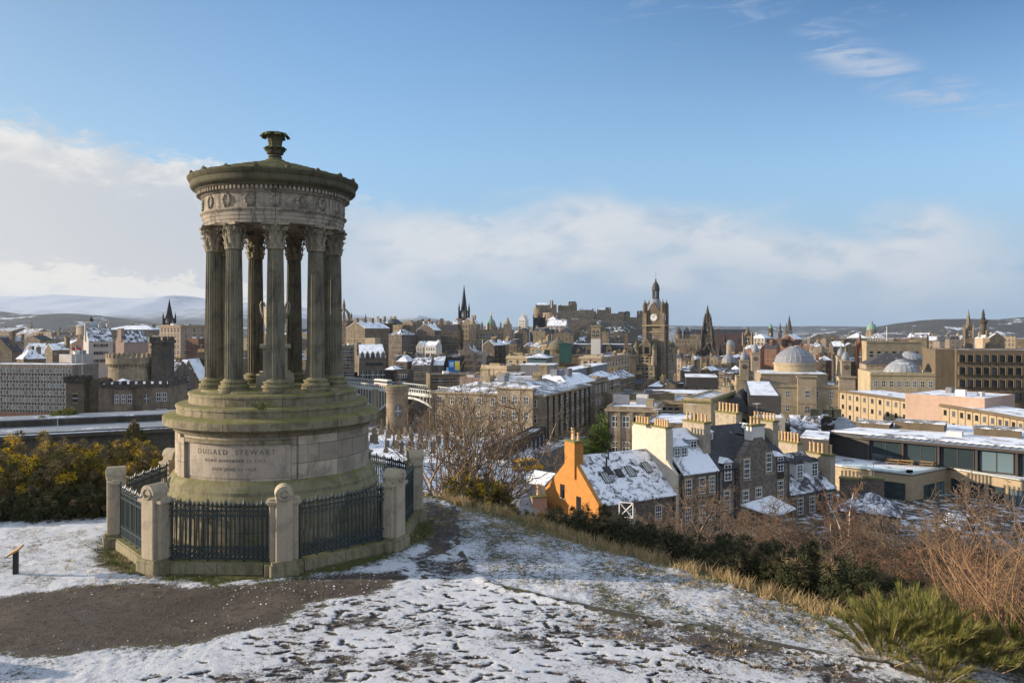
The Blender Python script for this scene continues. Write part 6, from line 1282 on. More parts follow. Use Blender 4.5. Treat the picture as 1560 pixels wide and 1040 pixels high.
for hh_, x_, y_, z_ in ((h2,11.1,3.6,-6.0),(h3,29.3,4.9,-6.4),(h3,17.1,4.2,-5.8),(h4,38.7,3.6,-11.3)):
    ae = MB(); ae.mat('steel_pale').tube([(x_,y_,z_),(x_,y_,z_+1.9)], 0.03, 4).tube([(x_-0.6,y_,z_+1.8),(x_+0.6,y_,z_+1.8)], 0.025, 4)
    for q_ in (-0.5,-0.2,0.1,0.4): ae.tube([(x_+q_,y_-0.3,z_+1.8),(x_+q_,y_+0.3,z_+1.8)], 0.02, 4)
    ae.obj('aerial', hh_)
# rounded grey roof with finial, pink chimney, left of the orange cottage
p = at(793, 760, 88); rd = empty('bell_roofed_lodge', (p.x, p.y, p.z-4.6), R(20)); rd.scale = (0.8, 0.8, 0.85); tag(rd, 'small lodge with curved lead bell roof and finial, left of the orange cottage', 'house')
MB().mat('rubble_stone').box(-3.2,3.2,-3,3,0,3.6).obj('walls', rd); m = MB(); m.mat('lead_snow'); m.lathe([(4.2,3.4),(3.9,4.6),(3.0,6.0),(1.7,7.0),(0.75,7.8),(0.4,8.6),(0.2,9.2),(0.32,9.5),(0.1,9.9),(0,10.1)], 16); m.obj('roof', rd)
m = MB(); m.mat('pink_stone').box(0.4,2.6,-3.6,-2.4,0,6.2); m.mat('mossy_cap').box(0.3,2.7,-3.7,-2.3,6.2,6.4); c = m.obj('chimney', rd); inst('chimney_pot', POT, c, (1.5,-3.0,6.4), (0,0,0), (2.0,2.0,2.0))
B('garden_wall_shed', 'low snowy lean-to roof beside the orange gable', 'shed', 800, 832, 842, 738, 98, 40, zb=-19, wall='dark_stone', roof='gable', rh=1.0, rmat='slate_full', cornice=False, b=4)
# ------------------------------------------------------------------ modern sandstone building with terrace
zt = -15.0; ga = Vector((47.9,111.4)); gb = Vector((54.6,105.0)); gc = Vector((62.6,110.4)); gd = Vector((70.0,95.5))
md = empty('modern_building', (60.0, 112.0, -30.0)); tag(md, 'modern sandstone building with wide windows, roof terrace and dark glazed top storey', 'building')
def wpt(v): return (v[0]-60.0, v[1]-112.0)
bk = [Vector((84,112)), Vector((74,132)), Vector((58,131)), Vector((46,118))]
poly = [wpt(v) for v in (ga, gb, gc, gd)]+[wpt(v) for v in bk]
m = MB(); m.mat('modern_stone'); m.prism(poly, 0, 30+zt); m.obj('walls', md)
m = MB(); m.mat('flat_snow'); m.prism([wpt(v) for v in (ga+Vector((0.5,0.3)), gb+Vector((0,0.7)), gc+Vector((-0.2,0.8)), gd+Vector((0.5,0.4)))]+[wpt(v) for v in bk], 30+zt+0.004, 30+zt+0.14); m.obj('terrace', md)
m = MB(); m.mat('bridge_paint')
for A, B_ in ((ga,gb),(gb,gc),(gc,gd)):
    d = (B_-A).normalized(); nn = Vector((d.y,-d.x)); pa, pb = A+nn*0.15, B_+nn*0.15; pc, pd = B_-nn*0.5, A-nn*0.5
    m.prism([wpt(pa), wpt(pb), wpt(pc), wpt(pd)], 30+zt+0.15, 30+zt+0.32)
m.obj('coping', md)
def bigwin(A, B_, u0, u1, z0, z1, nm='window', n=2):
    d = B_-A; L_ = d.length; d = d/L_; c = A+d*(u0+u1)/2; nn = Vector((d.y,-d.x)); o = inst(nm, win_mesh('office'), md, (c.x-60+nn.x*0.02, c.y-112+nn.y*0.02, 30+z0), (0,0,math.atan2(d.y,d.x)), (u1-u0,1,z1-z0)); return o
bigwin(ga, gb, 5.2, 8.5, zt-3.9, zt-1.1); bigwin(ga, gb, 0.4, 3.6, zt-2.5, zt-1.2)
bigwin(gb, gc, 3.2, 6.0, zt-4.3, zt-1.6); bigwin(gb, gc, 6.6, 8.6, zt-4.3, zt-1.6)
Ld = (gd-gc).length
for i in range(6): bigwin(gc, gd, 0.6+i*2.7, 2.6+i*2.7, zt-3.7, zt-1.2)
for i in range(4): bigwin(gc, gd, 0.6+i*4.0, 3.4+i*4.0, zt-8.0, zt-5.3)
bigwin(gb, gc, 2.6, 8.8, zt-8.5, zt-5.2)
m = MB(); m.mat('modern_stone'); dd = (gd-gc).normalized(); nn = Vector((dd.y,-dd.x)); pa, pb = gc+nn*0.7, gd+nn*0.7; m.prism([wpt(pa), wpt(pb), wpt(gd+nn*0.01), wpt(gc+nn*0.01)], 30+zt-4.9, 30+zt-4.2); m.obj('balcony', md)
m = MB(); m.mat('flat_snow'); m.prism([wpt(gc+nn*0.66), wpt(gd+nn*0.66), wpt(gd+nn*0.05), wpt(gc+nn*0.05)], 30+zt-4.19, 30+zt-4.12); m.obj('balcony_snow', md)
m = MB(); m.mat('steel_pale'); m.tube([(wpt(gc+nn*0.65)[0], wpt(gc+nn*0.65)[1], 30+zt-3.4), (wpt(gd+nn*0.65)[0], wpt(gd+nn*0.65)[1], 30+zt-3.4)], 0.04, 5); m.obj('handrail', md)
# glazed top storey, set back
ta = Vector((54.2,117.0)); tb = Vector((72.5,101.0)); tcn_ = Vector((86,118)); td = Vector((70,136)); te = Vector((50.5,122.5))
top_ = [wpt(v) for v in (ta, tb, tcn_, td, te)]
m = MB(); m.mat('dark_cladding'); m.prism(top_, 30+zt+0.15, 30+zt+3.35); m.obj('top_storey', md)
d = (tb-ta).normalized(); nn = Vector((d.y,-d.x)); Lt = (tb-ta).length
m = MB(); m.mat('dark_cladding'); m.prism([wpt(v) for v in (ta+nn*0.9-d*0.6, tb+nn*0.9, tcn_, td, te-d*1.0)], 30+zt+3.36, 30+zt+3.75); m.obj('roof_edge', md)
m = MB(); m.mat('flat_snow'); m.prism([wpt(v) for v in (ta-nn*1.8-d*0.2, tb-nn*1.8, tcn_+Vector((-1,0)), td+Vector((0,-1)), te+Vector((0.5,0)))], 30+zt+3.76, 30+zt+3.95); m.obj('roof_snow', md)
m = MB(); m.mat('lead')
for i in range(26):
    u = 0.4+i*(Lt-0.8)/25; pa = ta+d*u+nn*0.8; pb = ta+d*u-nn*1.7; m.tube([(pa.x-60,pa.y-112,30+zt+3.80),(pb.x-60,pb.y-112,30+zt+3.86)], 0.06, 4)
m.obj('standing_seams', md)
m = MB(); m.mat('lead_snow'); m.prism([wpt(v) for v in (ta+nn*0.85-d*0.5, tb+nn*0.85, tb-nn*1.75, ta-nn*1.75-d*0.2)], 30+zt+3.755, 30+zt+3.80); m.obj('eaves_sheet', md)
for i in range(5): bigwin(ta, tb, 0.5+i*4.75, 4.6+i*4.75, zt+0.35, zt+3.2, 'glazing')
for i in range(6):
    q = ta+d*(0.2+i*4.75)+nn*0.3; MB().mat('dark_cladding').box(-0.14,0.14,-0.14,0.14,30+zt+0.15,30+zt+3.4).obj('post', md, (q.x-60,q.y-112,0), math.atan2(d.y,d.x))
m = MB(); m.mat('dark_cladding'); sw = [Vector((46.8,113.5)), Vector((50.3,121.5)), Vector((47.5,124)), Vector((43.5,116))]; m.prism([wpt(v) for v in sw], 0, 30+zt+3.7); m.obj('side_wall', md)
m = MB(); m.mat('flat_snow'); m.prism([wpt(v) for v in sw], 30+zt+3.705, 30+zt+3.85); m.obj('side_roof', md)
m = MB(); m.mat('office_glass')
for A, B_ in ((ga,gb),(gb,gc)):
    dq = (B_-A).normalized(); nq = Vector((dq.y,-dq.x)); m.prism([wpt(A-nq*0.7), wpt(B_-nq*0.7), wpt(B_-nq*0.73), wpt(A-nq*0.73)], 30+zt+0.14, 30+zt+0.75)
t, b = new_mat('clear_glass'); b.inputs['Transmission Weight'].default_value = 1.0; b.inputs['Roughness'].default_value = 0.02; b.inputs['IOR'].default_value = 1.1; b.inputs['Base Color'].default_value = (0.8,0.92,0.9,1)
m.mats[0] = M['clear_glass']; m.obj('glass_balustrade', md)
for i, (rx_, ry_, w_, h_) in enumerate(((66,124,7,1.3),(74,117,6,1.2),(60,127,5,0.9))):
    e = MB(); e.mat('brown_concrete').box(-w_/2,w_/2,-2,2,0,h_); e.mat('flat_patchy').box(-w_/2-0.15,w_/2+0.15,-2.15,2.15,h_,h_+0.15); o = e.obj('roof_plant', md); o.location = (rx_-60, ry_-112, 30+zt+3.8); o.rotation_euler = (0,0,R(-35))
p = at(1455, 664, 116); e = MB(); e.mat('white_render').box(-1,1,-0.8,0.8,0,0.9); o = e.obj('roof_unit', md); o.location = (p.x-60,p.y-112,30+zt+3.8); o.rotation_euler = (0,0,R(-40))
# benches and planting on the terrace
bn = MB(); bn.mat('timber').box(-0.9,0.9,-0.4,0.4,0.70,0.76).box(-0.9,0.9,-0.85,-0.6,0.42,0.46).box(-0.9,0.9,0.6,0.85,0.42,0.46)
for x in (-0.7,0.7): bn.tube([(x,-0.8,0),(x,0,0.72),(x,0.8,0)], 0.04, 4)
bn_me = bn.mesh('picnic_table')
for i, (x, y) in enumerate(((56.2,113.2),(57.8,112.4),(60.3,111.5))): tag(inst('picnic_table', bn_me, None, (x, y, zt+0.14), (0,0,R(-40))), ['leftmost timber picnic table on the snowy terrace before the glazing','middle timber picnic table on the snowy terrace before the glazing','rightmost timber picnic table on the snowy terrace before the glazing'][i], 'picnic table', 'picnic tables on the terrace')
B('snowy_bungalow', 'low hip-roofed outhouse under thin snow below the sandstone building corner', 'house', 1328, 1368, 1398, 787, 88, 30, a=6.5, b=5, zb=-22, wall='rubble_stone', roof='hip', rh=2.0, rmat='slate_snow', cornice=False)
B('stone_hut', 'little stone hut with snowy lean-to roof among birch trees on the right', 'shed', 1430, 1463, 1472, 806, 84, 25, zb=-23, wall='grey_stone', roof='gable', rh=1.2, rmat='slate_snow', axis='x', cornice=False, b=3.2)
B('chimney_block', 'squat stone stack with a row of orange clay pots in front of the sandstone building', 'chimney stack', 1306, 1330, 1338, 752, 97, 40, zb=-22, wall='weathered_render', roof='none', cornice=False, b=1.4, chim=[(0.0,0.0,0.15,3.4,1.2,7)])
# ------------------------------------------------------------------ left: long low government building below the hill
ug = Vector((-74.0,97.0)); uh = Vector((-30.0,117.0))
root, a, b, H = slab_from('long_stone_building', 'long dark stone building with snowy flat roof behind the gorse at the left', 'building', ug, uh, -8.9, -21, 9, 'dark_stone', 'lead_snow', parapet=0.25, trim='dark_stone')
MB().mat('dark_stone').box(-a/2-0.5, a/2+0.5, -b/2-0.5, -b/2+0.01, H-0.5, H+0.0).obj('cornice', root)
m = MB(); m.mat('flat_snow').box(-a/2-0.45, a/2+0.45, -b/2-0.45, -b/2-0.02, H+0.005, H+0.10); m.obj('gutter_snow', root)
m = MB(); m.mat('dark_stone').box(-a/2, a/2, b/2+0.01, b/2+6, 0, H+1.0); m.obj('upper_wall', root); m = MB(); m.mat('lead_snow').box(-a/2, a/2, b/2+0.1, b/2+5.9, H+1.005, H+1.15); m.obj('upper_roof', root)
m = MB(); m.mat('grey_stone').box(-a/2, a/2, -b/2-0.08, -b/2+0.005, 0, H-3.1); m.obj('lower_wall', root)
for u in (0.475,0.565,0.645,0.72,0.80):
    x_ = -a/2+u*a*0.93
    for k in (-0.5, 0.5): window(root, x_+k*1.15, -b/2-0.08, H-5.1, 1.1, 1.8, 'sash')
p = at(67, 655, 100); o = MB().mat('steel_pale').cyl((0,0), 0.05, 0.05, 0, 2.0, 6).obj('roof_vent', None, (p.x, p.y+3, p.z-0.9)); tag(o, 'thin pale vent pipe standing on the long snowy roof edge, left', 'pipe')
# castellated governor house
def crenel(m, x0, x1, y0, y1, z, h=0.9, step=1.6):
    def run(ax, a_, b_, f0, f1):
        n = max(1, int((b_-a_)/step)); s = (b_-a_)/n
        for i in range(n):
            u0, u1 = a_+i*s, a_+i*s+s*0.58
            if ax == 'x': m.box(u0, u1, f0, f1, z, z+h)
            else: m.box(f0, f1, u0, u1, z, z+h)
    run('x', x0, x1, y0, y0+0.5); run('x', x0, x1, y1-0.5, y1); run('y', y0+0.6, y1-0.6, x0, x0+0.5); run('y', y0+0.6, y1-0.6, x1-0.5, x1)
pc = at(195, 640, 150); gv = empty('castellated_house', (pc.x, pc.y+7, pc.z-3), R(6)); tag(gv, 'castellated dark stone house with round keep and square turrets, behind the long stone building', 'house')
s_ = 150/F; zf_ = lambda py: (640-py)*s_+3
m = MB(); m.mat('old_stone').box(-6.6,6.6,-6,6,0,zf_(590)).box(-3.2,0.2,-7.2,-5.99,0,zf_(592)); m.mat('dark_stone'); m.box(-6.8,6.8,-6.2,6.2,zf_(590),zf_(586)); crenel(m, -6.8, 6.8, -6.2, 6.2, zf_(586), 0.7, 1.5); m.box(-3.4,0.4,-7.4,-6.21,zf_(592),zf_(588)); m.obj('main_range', gv)
m = MB(); m.mat('flat_snow').box(-6.2,6.2,-5.6,5.6,zf_(586)+0.004,zf_(586)+0.12); m.add([(-5.2,-5,zf_(586)+0.1),(-1.2,-5,zf_(586)+0.1),(-1.2,-1,zf_(586)+0.1),(-5.2,-1,zf_(586)+0.1),(-3.2,-3,zf_(578))], [(0,1,4),(1,2,4),(2,3,4),(3,0,4)]); m.obj('roof', gv)
m = MB(); m.mat('old_stone').box(-12.3,-9.0,-6.8,-2.5,0,zf_(582)); m.mat('dark_stone').box(-12.6,-8.7,-7.1,-2.2,zf_(582),zf_(578)); crenel(m, -12.6,-8.7,-7.1,-2.2, zf_(578), 0.7, 1.3); m.obj('corner_tower', gv)
m = MB(); m.mat('old_stone').box(-9.0,-6.4,-4.5,3,0,zf_(584)); crenel(m, -9.0,-6.6,-4.5,3, zf_(584), 0.7, 1.3); m.obj('link_range', gv)
m = MB(); m.mat('castle_stone'); cxk, cyk, rk = -4.3, 4.0, 4.2
m.cyl((cxk,cyk), rk, rk, 0, zf_(557), 32); m.cyl((cxk,cyk), rk+0.45, rk+0.5, zf_(557), zf_(547), 32)
for k in range(28): a_ = 2*math.pi*k/28; s0 = len(m.v); m.box(-0.3,0.3,-0.25,0.25,0,0.8); m.transform(Matrix.Translation((cxk+(rk+0.3)*math.cos(a_), cyk+(rk+0.3)*math.sin(a_), zf_(547))) @ Matrix.Rotation(a_+math.pi/2, 4, 'Z'), s0)
for k in range(40): a_ = 2*math.pi*k/40; s0 = len(m.v); m.box(-0.12,0.12,-0.25,0.25,-0.5,0); m.transform(Matrix.Translation((cxk+(rk+0.15)*math.cos(a_), cyk+(rk+0.15)*math.sin(a_), zf_(557))) @ Matrix.Rotation(a_+math.pi/2, 4, 'Z'), s0)
m.obj('round_keep', gv)
m = MB(); m.mat('dark_stone').box(0.6,4.0,1.8,5.5,0,zf_(524)); m.box(0.3,4.3,1.5,5.8,zf_(524),zf_(520)); crenel(m, 0.3,4.3,1.5,5.8, zf_(520), 0.8, 1.2); m.obj('square_tower', gv)
for x_ in (-2.7,-1.5,-0.3): window(gv, x_, -7.2, zf_(614), 0.8, 1.7, 'sash'); window(gv, x_, -7.2, zf_(641), 0.9, 1.9, 'arch')
for x_, z_, k_ in ((2.4,614,'arch'),(4.7,612,'sash'),(5.8,612,'sash'),(2.3,639,'sash'),(4.7,637,'sash'),(5.8,637,'sash')): window(gv, x_, -6.0, zf_(z_), 0.9, 1.7, k_)
window(gv, -10.6, -6.8, zf_(612), 0.9, 1.6, 'far'); window(gv, -10.6, -6.8, zf_(637), 1.0, 1.2, 'sash')
# office slab with a grid of windows
oz = at(110, 557, 285); oa = at(-40, 561, 292); root, a, b, H = slab_from('office_slab', 'long grey post-war office slab with a dense grid of pale windows at the left edge', 'office block', oa, oz, oz.z, oz.z-26, 14, 'grey_stone', 'flat_snow', parapet=0.4)
cell = MB(); cell.mat('white_paint').box(-0.46,0.46,-0.05,0.05,0,1); cell.mat('office_glass').box(-0.38,0.38,-0.07,-0.03,0.06,0.94)
for j in range(6):
    for i in range(16): window(root, -a/2+a*(i+0.5)/16, -b/2, H-2.8-j*2.75, 1.5, 1.75, 'pale')
m = MB(); m.mat('dark_cladding')
for j in range(6): m.box(-a/2, a/2, -b/2-0.06, -b/2+0.005, H-3.75-j*2.75, H-2.95-j*2.75)
m.mat('concrete')
for i in range(33): m.box(-a/2+a*i/32.0-0.08, -a/2+a*i/32.0+0.08, -b/2-0.16, -b/2-0.065, H-17.5, H-0.3)
m.obj('fins', root)
m = MB(); m.mat('red_brick').box(-a/2, a/2, -b/2-0.4, -b/2-0.01, 0, H-17.8); m.obj('ground_storey', root)
B('concrete_tower', 'plain pale concrete stair tower with two flagpoles in front, behind the office slab', 'building', 90, 109, 142, 541, 300, 30, wall='concrete', roof='flat', parapet=0.3, rmat='flat_patchy', cornice=False)
for i, px in enumerate((115, 125)):
    p = at(px, 556, 290); fp = empty('flagpole', (p.x, p.y, p.z)); tag(fp, ['white flagpole with red flag, left of the pair at the concrete tower','white flagpole with red flag, right of the pair at the concrete tower'][i], 'flagpole', 'flagpoles at the concrete tower')
    MB().mat('white_paint').cyl((0,0), 0.18, 0.1, -12, 7, 6).obj('pole', fp); MB().mat('red_paint').box(-1.4,-0.15,-0.02,0.02,5.6,6.7).obj('flag', fp)
# ------------------------------------------------------------------ left old-town roofs
B('gabled_tenement', 'sunlit crow-gabled stone tenement with steep snowy roof, far left', 'tenement', 33, 68, 72, 540, 420, -8, wall='honey_stone', roof='gable', axis='x', rh=6, rmat='slate_full', cornice=False, b=16, chim=[(0.40,0.0,1.5,2.0,3.0,0)], wf=(4,1))
B('gabled_tenement', 'dark stone gable with white dormer at the very left edge of the town', 'tenement', -20, 18, 34, 535, 400, 12, wall='old_stone', roof='gable', axis='y', rh=7, rmat='slate_thin', cornice=False, wf=(3,2), ws=(3,3), chim=[(0.3,0.0,3,2,2,0)])
B('hip_roofed_house', 'small stone house with snow-white pyramid hip roof above the office slab', 'house', 25, 36, 70, 547, 330, 35, wall='old_stone', roof='hip', rh=4, rmat='slate_full', cornice=False, ws=(4,1), wf=(3,1))
B('roofed_block', 'brown stone block with flat snowy roof and corner chimney, left of the concrete tower', 'tenement', 68, 80, 106, 533, 380, 40, wall='old_stone', roof='gable', rh=3, rmat='slate_full', axis='y', cornice=False, wf=(2,3), ws=(5,3), chim=[(0.3,0.45,3,2.4,1.8,0)])
B('tall_tenement', 'tall harled tenement with steep dark slate roof, three snowy dormers and tiny windows', 'tenement', 127, 135, 172, 520, 360, 55, wall='grey_render', roof='gable', axis='y', rh=6.5, rmat='slate_snow', cornice=False, ws=(6,3), win=(0.9,1.4), chim=[(0.0,-0.46,2,2.4,1.8,3),(0.0,0.46,2,2.4,1.8,3),(0.0,0.1,1.6,2.2,1.6,3)], kind='small', margin=2)
B('pink_gable_house', 'tall narrow pink harled gable with snow on its shoulder, right of the harled tenement', 'tenement', 176, 189, 192, 520, 345, 20, wall='pink_stone', roof='gable', axis='y', rh=4.5, rmat='slate_snow', cornice=False, b=14, chim=[(0.0,-0.46,1.2,2.2,1.6,0)], zb=-45)
B('seven_storey_block', 'tall sunlit seven-storey stone block directly right of the dark church spire base', 'tenement', 243, 275, 286, 497, 400, 25, wall='honey_stone', roof='flat', rmat='flat_patchy', wf=(6,7), ws=(3,7), fh=2.9, win=(1.0,1.6), cornice=True, b=18)
B('brick_block', 'plain reddish block with few windows right of the tall sunlit seven-storey block', 'building', 284, 302, 310, 518, 370, 20, wall='red_brick', roof='flat', rmat='flat_patchy', wf=(2,4), win=(0.8,1.2), cornice=False, b=14)
B('lower_stone_block', 'lower sunlit stone wing left of the tall seven-storey block', 'tenement', 226, 246, 250, 515, 430, 20, wall='honey_stone', roof='flat', rmat='flat_patchy', wf=(4,5), fh=3, win=(1.0,1.7), cornice=False, b=16)
B('church_hall', 'long church hall with white snow roof and dark gable behind the temple base, left', 'church', 226, 300, 306, 578, 250, 8, wall='old_stone', roof='gable', axis='x', rh=6.0, rmat='slate_full', cornice=False, b=14)
B('church_gable', 'dark stone church gable with cross finial just left of the temple columns', 'church', 272, 303, 312, 578, 215, 10, wall='dark_stone', roof='gable', axis='y', rh=5.6, rmat='slate_full', cornice=False, b=16, wf=(1,1), win=(2.5,4.5), kind='arch')
B('small_tenement', 'small grey tenement with snowy dormers right of the castellated house', 'tenement', 214, 262, 276, 570, 200, 10, wall='grey_stone', roof='gable', axis='x', rh=3.0, rmat='slate_snow', cornice=False, wf=(5,4), ws=(2,4), win=(0.9,1.5), fh=3, b=10, chim=[(-0.3,0,1,1.4,0.9,3),(0.35,0,1,1.4,0.9,3)])
B('flat_grey_block', 'long low block with broad snow-blue flat roof left of the dark church spire', 'building', 160, 233, 240, 502, 640, 5, wall='grey_stone', roof='hip', rh=3.5, rmat='slate_full', cornice=False, b=24, wf=(8,2))
p = at(139, 497, 820); lathe_thing('hall_dome', 'wide shallow snow-blue ribbed dome with lantern against the snowy hills', 'dome', (p.x, p.y, p.z-14), [('drum','honey_stone',[(14.0,0),(14.0,14)]), ('dome','lead_snow',[(14.6,14),(12.5,16),(8,17.8),(3,19),(2.4,19.1)]), ('lantern','dark_stone',[(2.0,19.1),(2.0,21.2),(2.4,21.4),(1.2,22.8),(0.4,24.5),(0,26)])], 24)
# ------------------------------------------------------------------ the old town ridge right of the temple
OT = 'tenements along the old town ridge'
B('ridge_tenement', 'broad stone tenement with row of chimneys just right of the temple columns', 'tenement', 527, 556, 594, 500, 520, 40, wall='old_stone', roof='gable', axis='y', rh=4.5, rmat='slate_full', cornice=False, wf=(6,7), ws=(9,7), fh=3.2, win=(1.0,1.7), chim=[(0.0,-0.46,2.4,3.0,1.8,0),(0.0,-0.15,2.4,3.0,1.8,0),(0.0,0.15,2.4,3.0,1.8,0),(0.0,0.46,2.4,3.0,1.8,0)], group=OT, margin=1.0)
B('ridge_tenement', 'darker six-storey tenement with cream bay strip right of the broad chimneyed one', 'tenement', 592, 612, 634, 510, 500, 30, wall='grey_stone', roof='hip', rh=3.5, rmat='slate_snow', cornice=False, wf=(5,7), ws=(6,7), fh=3.1, win=(0.9,1.6), group=OT, chim=[(-0.3,0.2,2,2,1.6,4)])
B('ridge_tenement', 'crow-gabled dark tenement group in the middle of the ridge below snowy roofs', 'tenement', 634, 662, 672, 503, 510, 20, wall='grey_stone', roof='gable', axis='y', rh=4.5, rmat='slate_full', cornice=False, wf=(5,7), ws=(4,6), fh=3.2, win=(0.9,1.6), group=OT, chim=[(0,-0.4,1.5,2,1.6,3),(0,0.4,1.5,2,1.6,3)])
B('ridge_tenement', 'tall grey tenement wall with seven window rows, left of the pale lit corner block', 'tenement', 668, 700, 706, 503, 530, 10, wall='old_stone', roof='mansard', rh=4, rmat='slate_snow', cornice=False, wf=(9,7), ws=(2,6), fh=3.1, win=(0.9,1.7), group=OT, chim=[(-0.45,0,4,2,3,0),(0.45,0,4,2,3,0)])
B('ridge_tenement', 'sunlit corner tenement below the dark needle spire', 'tenement', 703, 722, 732, 493, 545, 20, wall='honey_stone', roof='gable', axis='y', rh=4, rmat='slate_full', cornice=False, wf=(4,5), ws=(3,4), fh=3.4, win=(1,1.7), group=OT, chim=[(0.0,0.4,2,3,2,4)])
root, a, b, H = B('bank_building', 'large dark ornate bank front on arcaded basement, crowned by a green copper dome', 'bank', 715, 778, 786, 505, 520, 5, wall='buff_stone', roof='flat', parapet=1.4, rmat='flat_patchy', wf=(13,6), fh=4.6, top=1.8, win=(1.2,2.7), cornice=True, b=24)
e = MB(); e.mat('buff_stone')
for u in (-0.42,0.42): e2 = MB(); e2.mat('buff_stone').box(u*a-2.6,u*a+2.6,-b/2-0.8,-b/2+4,0,H+5).cyl((u*a,-b/2+1.6), 2.2, 0.1, H+5, H+10, 8); e2.obj('pavilion', root)
for u in (-0.2,-0.05,0.1,0.25,0.36): e2 = MB(); e2.mat('buff_stone').cyl((u*a,-b/2+2), 0.8, 0.6, H, H+4.5, 6).cyl((u*a,-b/2+2), 0.9, 0.05, H+4.5, H+7, 6); e2.obj('finial', root)
p = at(748, 505, 530); lathe_thing('copper_dome', 'green copper dome with gilded statue above the dark ornate bank', 'dome', (p.x, p.y, p.z-4), [('drum','honey_stone',[(3.4,0),(3.4,7.5),(3.8,7.6),(3.8,8.2)]), ('dome','copper_green',[(3.4,8.2),(3.1,10.2),(2.1,12.0),(0.9,13),(0.8,14.4),(0.6,15)]), ('statue','gold',[(0.35,15),(0.35,17),(0.15,17.8),(0,18.2)])], 16)
# street below the ridge
LT = 'buildings along the street below the ridge'
root, a, b, H = B('arcaded_office', 'stone office with big arched windows, attic sign band and gabled snowy dormers beside the bridge', 'office building', 545, 548, 586, 545, 400, 78, wall='grey_stone', roof='gable', axis='y', rh=6, rmat='slate_full', cornice=False, b=13.5, chim=[(0.0,-0.48,1,2,2.4,0)], zb=-42)
for i in range(5): window(root, a/2, -b/2+1.6+i*(b-3.2)/4, H-11.5, 2.0, 5.5, 'arch', math.pi/2)
MB().mat('iron_black').box(a/2, a/2+0.12, -b/2+3, b/2-1.5, H-4.2, H-2.5).obj('sign_band', root)
for i in range(5): inst('dormer', dme, root, (a/2-0.6, -b/2+1.4+i*(b-2.8)/4, H-0.6), (0,0,R(90)), (0.9,)*3)
B('stone_office', 'tall plain stone office with copper-green corner cap hugging the temple columns on the right', 'office building', 512, 516, 540, 528, 400, 70, wall='grey_stone', roof='flat', rmat='flat_patchy', ws=(4,6), fh=4, win=(1.2,2.4), cornice=True, zb=-42, a=10)
B('dark_kiosk_building', 'small dark building with white snow cap between arcaded office and lit two-storey block', 'building', 587, 600, 607, 563, 360, 20, wall='soot_stone', roof='hip', rh=1.6, rmat='flat_snow', cornice=False, group=LT, b=8)
B('two_storey_block', 'low block with a row of lit shop-like windows left of the long dark terrace', 'building', 604, 622, 630, 566, 350, 10, wall='dark_stone', roof='flat', rmat='flat_patchy', wf=(4,2), win=(1.1,1.6), kind='pale', fh=3.2, cornice=False, group=LT, b=8)
B('street_tenement', 'narrow tenement with snowy mansard behind the row of lit windows', 'tenement', 604, 620, 628, 551, 385, 15, wall='old_stone', roof='hip', rh=3.2, rmat='slate_full', wf=(4,2), cornice=False, group=LT, b=10)
B('street_tenement', 'long dark terrace with three snowy skylit roofs below the middle of the ridge', 'tenement', 627, 655, 662, 556, 380, 8, wall='grey_stone', roof='gable', axis='x', rh=4, rmat='slate_snow', wf=(8,4), fh=3.2, win=(0.8,1.4), cornice=False, group=LT, b=12, chim=[(-0.2,0,1.2,1.2,1.8,0),(0.2,0,1.2,1.2,1.8,0),(0.48,0,1.2,1.2,1.8,0)])
B('street_tenement', 'grey tenement with two snowy roof windows immediately left of the billboard', 'tenement', 655, 676, 682, 556, 385, 5, wall='grey_stone', roof='gable', axis='x', rh=4, rmat='slate_full', wf=(5,4), fh=3.2, win=(0.8,1.4), cornice=False, group=LT, b=12)
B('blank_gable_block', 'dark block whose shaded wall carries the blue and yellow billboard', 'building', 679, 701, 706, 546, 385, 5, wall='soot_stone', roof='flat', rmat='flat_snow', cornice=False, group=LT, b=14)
p = at(692, 560, 383.0); bb = empty('billboard', (p.x, p.y, p.z), R(-5)); tag(bb, 'large blue and yellow advertising billboard on the dark shaded wall', 'billboard')
MB().mat('sign_blue').box(-2.9,2.9,-0.1,0.1,-3.3,3.6).obj('board', bb); MB().mat('sign_yellow').box(0.4,2.7,-0.14,-0.101,-1.2,3.3).obj('yellow_poster', bb)
MB().mat('sign_pale').box(-2.4,-0.3,-0.14,-0.101,0.4,2.8).obj('pale_poster', bb); MB().mat('sign_pale').box(-2.2,2.4,-0.14,-0.101,-2.7,-2.1).obj('pale_strip', bb); MB().mat('sign_pale').box(-4.0,-2.95,-0.1,0.1,-3.6,0.2).obj('side_panel', bb)
B('street_tenement', 'gabled blue-grey tenement with bay windows just right of the billboard', 'tenement', 700, 722, 728, 537, 400, 8, wall='grey_stone', roof='gable', axis='y', rh=4.5, rmat='slate_snow', wf=(6,6), fh=3.2, win=(0.8,1.5), cornice=False, group=LT, b=14)
B('street_tenement', 'square pale grey tenement at the right end of the shaded street, below the bank', 'tenement', 718, 736, 741, 538, 405, 5, wall='concrete', roof='flat', rmat='flat_snow', wf=(5,6), fh=3.2, win=(0.8,1.5), cornice=False, group=LT, b=14)
B('white_house', 'small white harled house with red gable end halfway up the slope below the ridge', 'house', 647, 664, 672, 527, 440, 20, wall='white_render', roof='gable', axis='x', rh=2.5, rmat='slate_full', wf=(4,3), fh=3, win=(0.7,1.2), cornice=False, b=8, chim=[(0.48,0,1,1.6,1.6,0)])
B('white_house', 'narrow pale house with snowy roof left of the white harled house', 'house', 634, 644, 648, 528, 445, 20, wall='grey_render', roof='gable', axis='y', rh=3, rmat='slate_full', wf=(2,3), fh=3, win=(0.7,1.2), cornice=False, b=8)
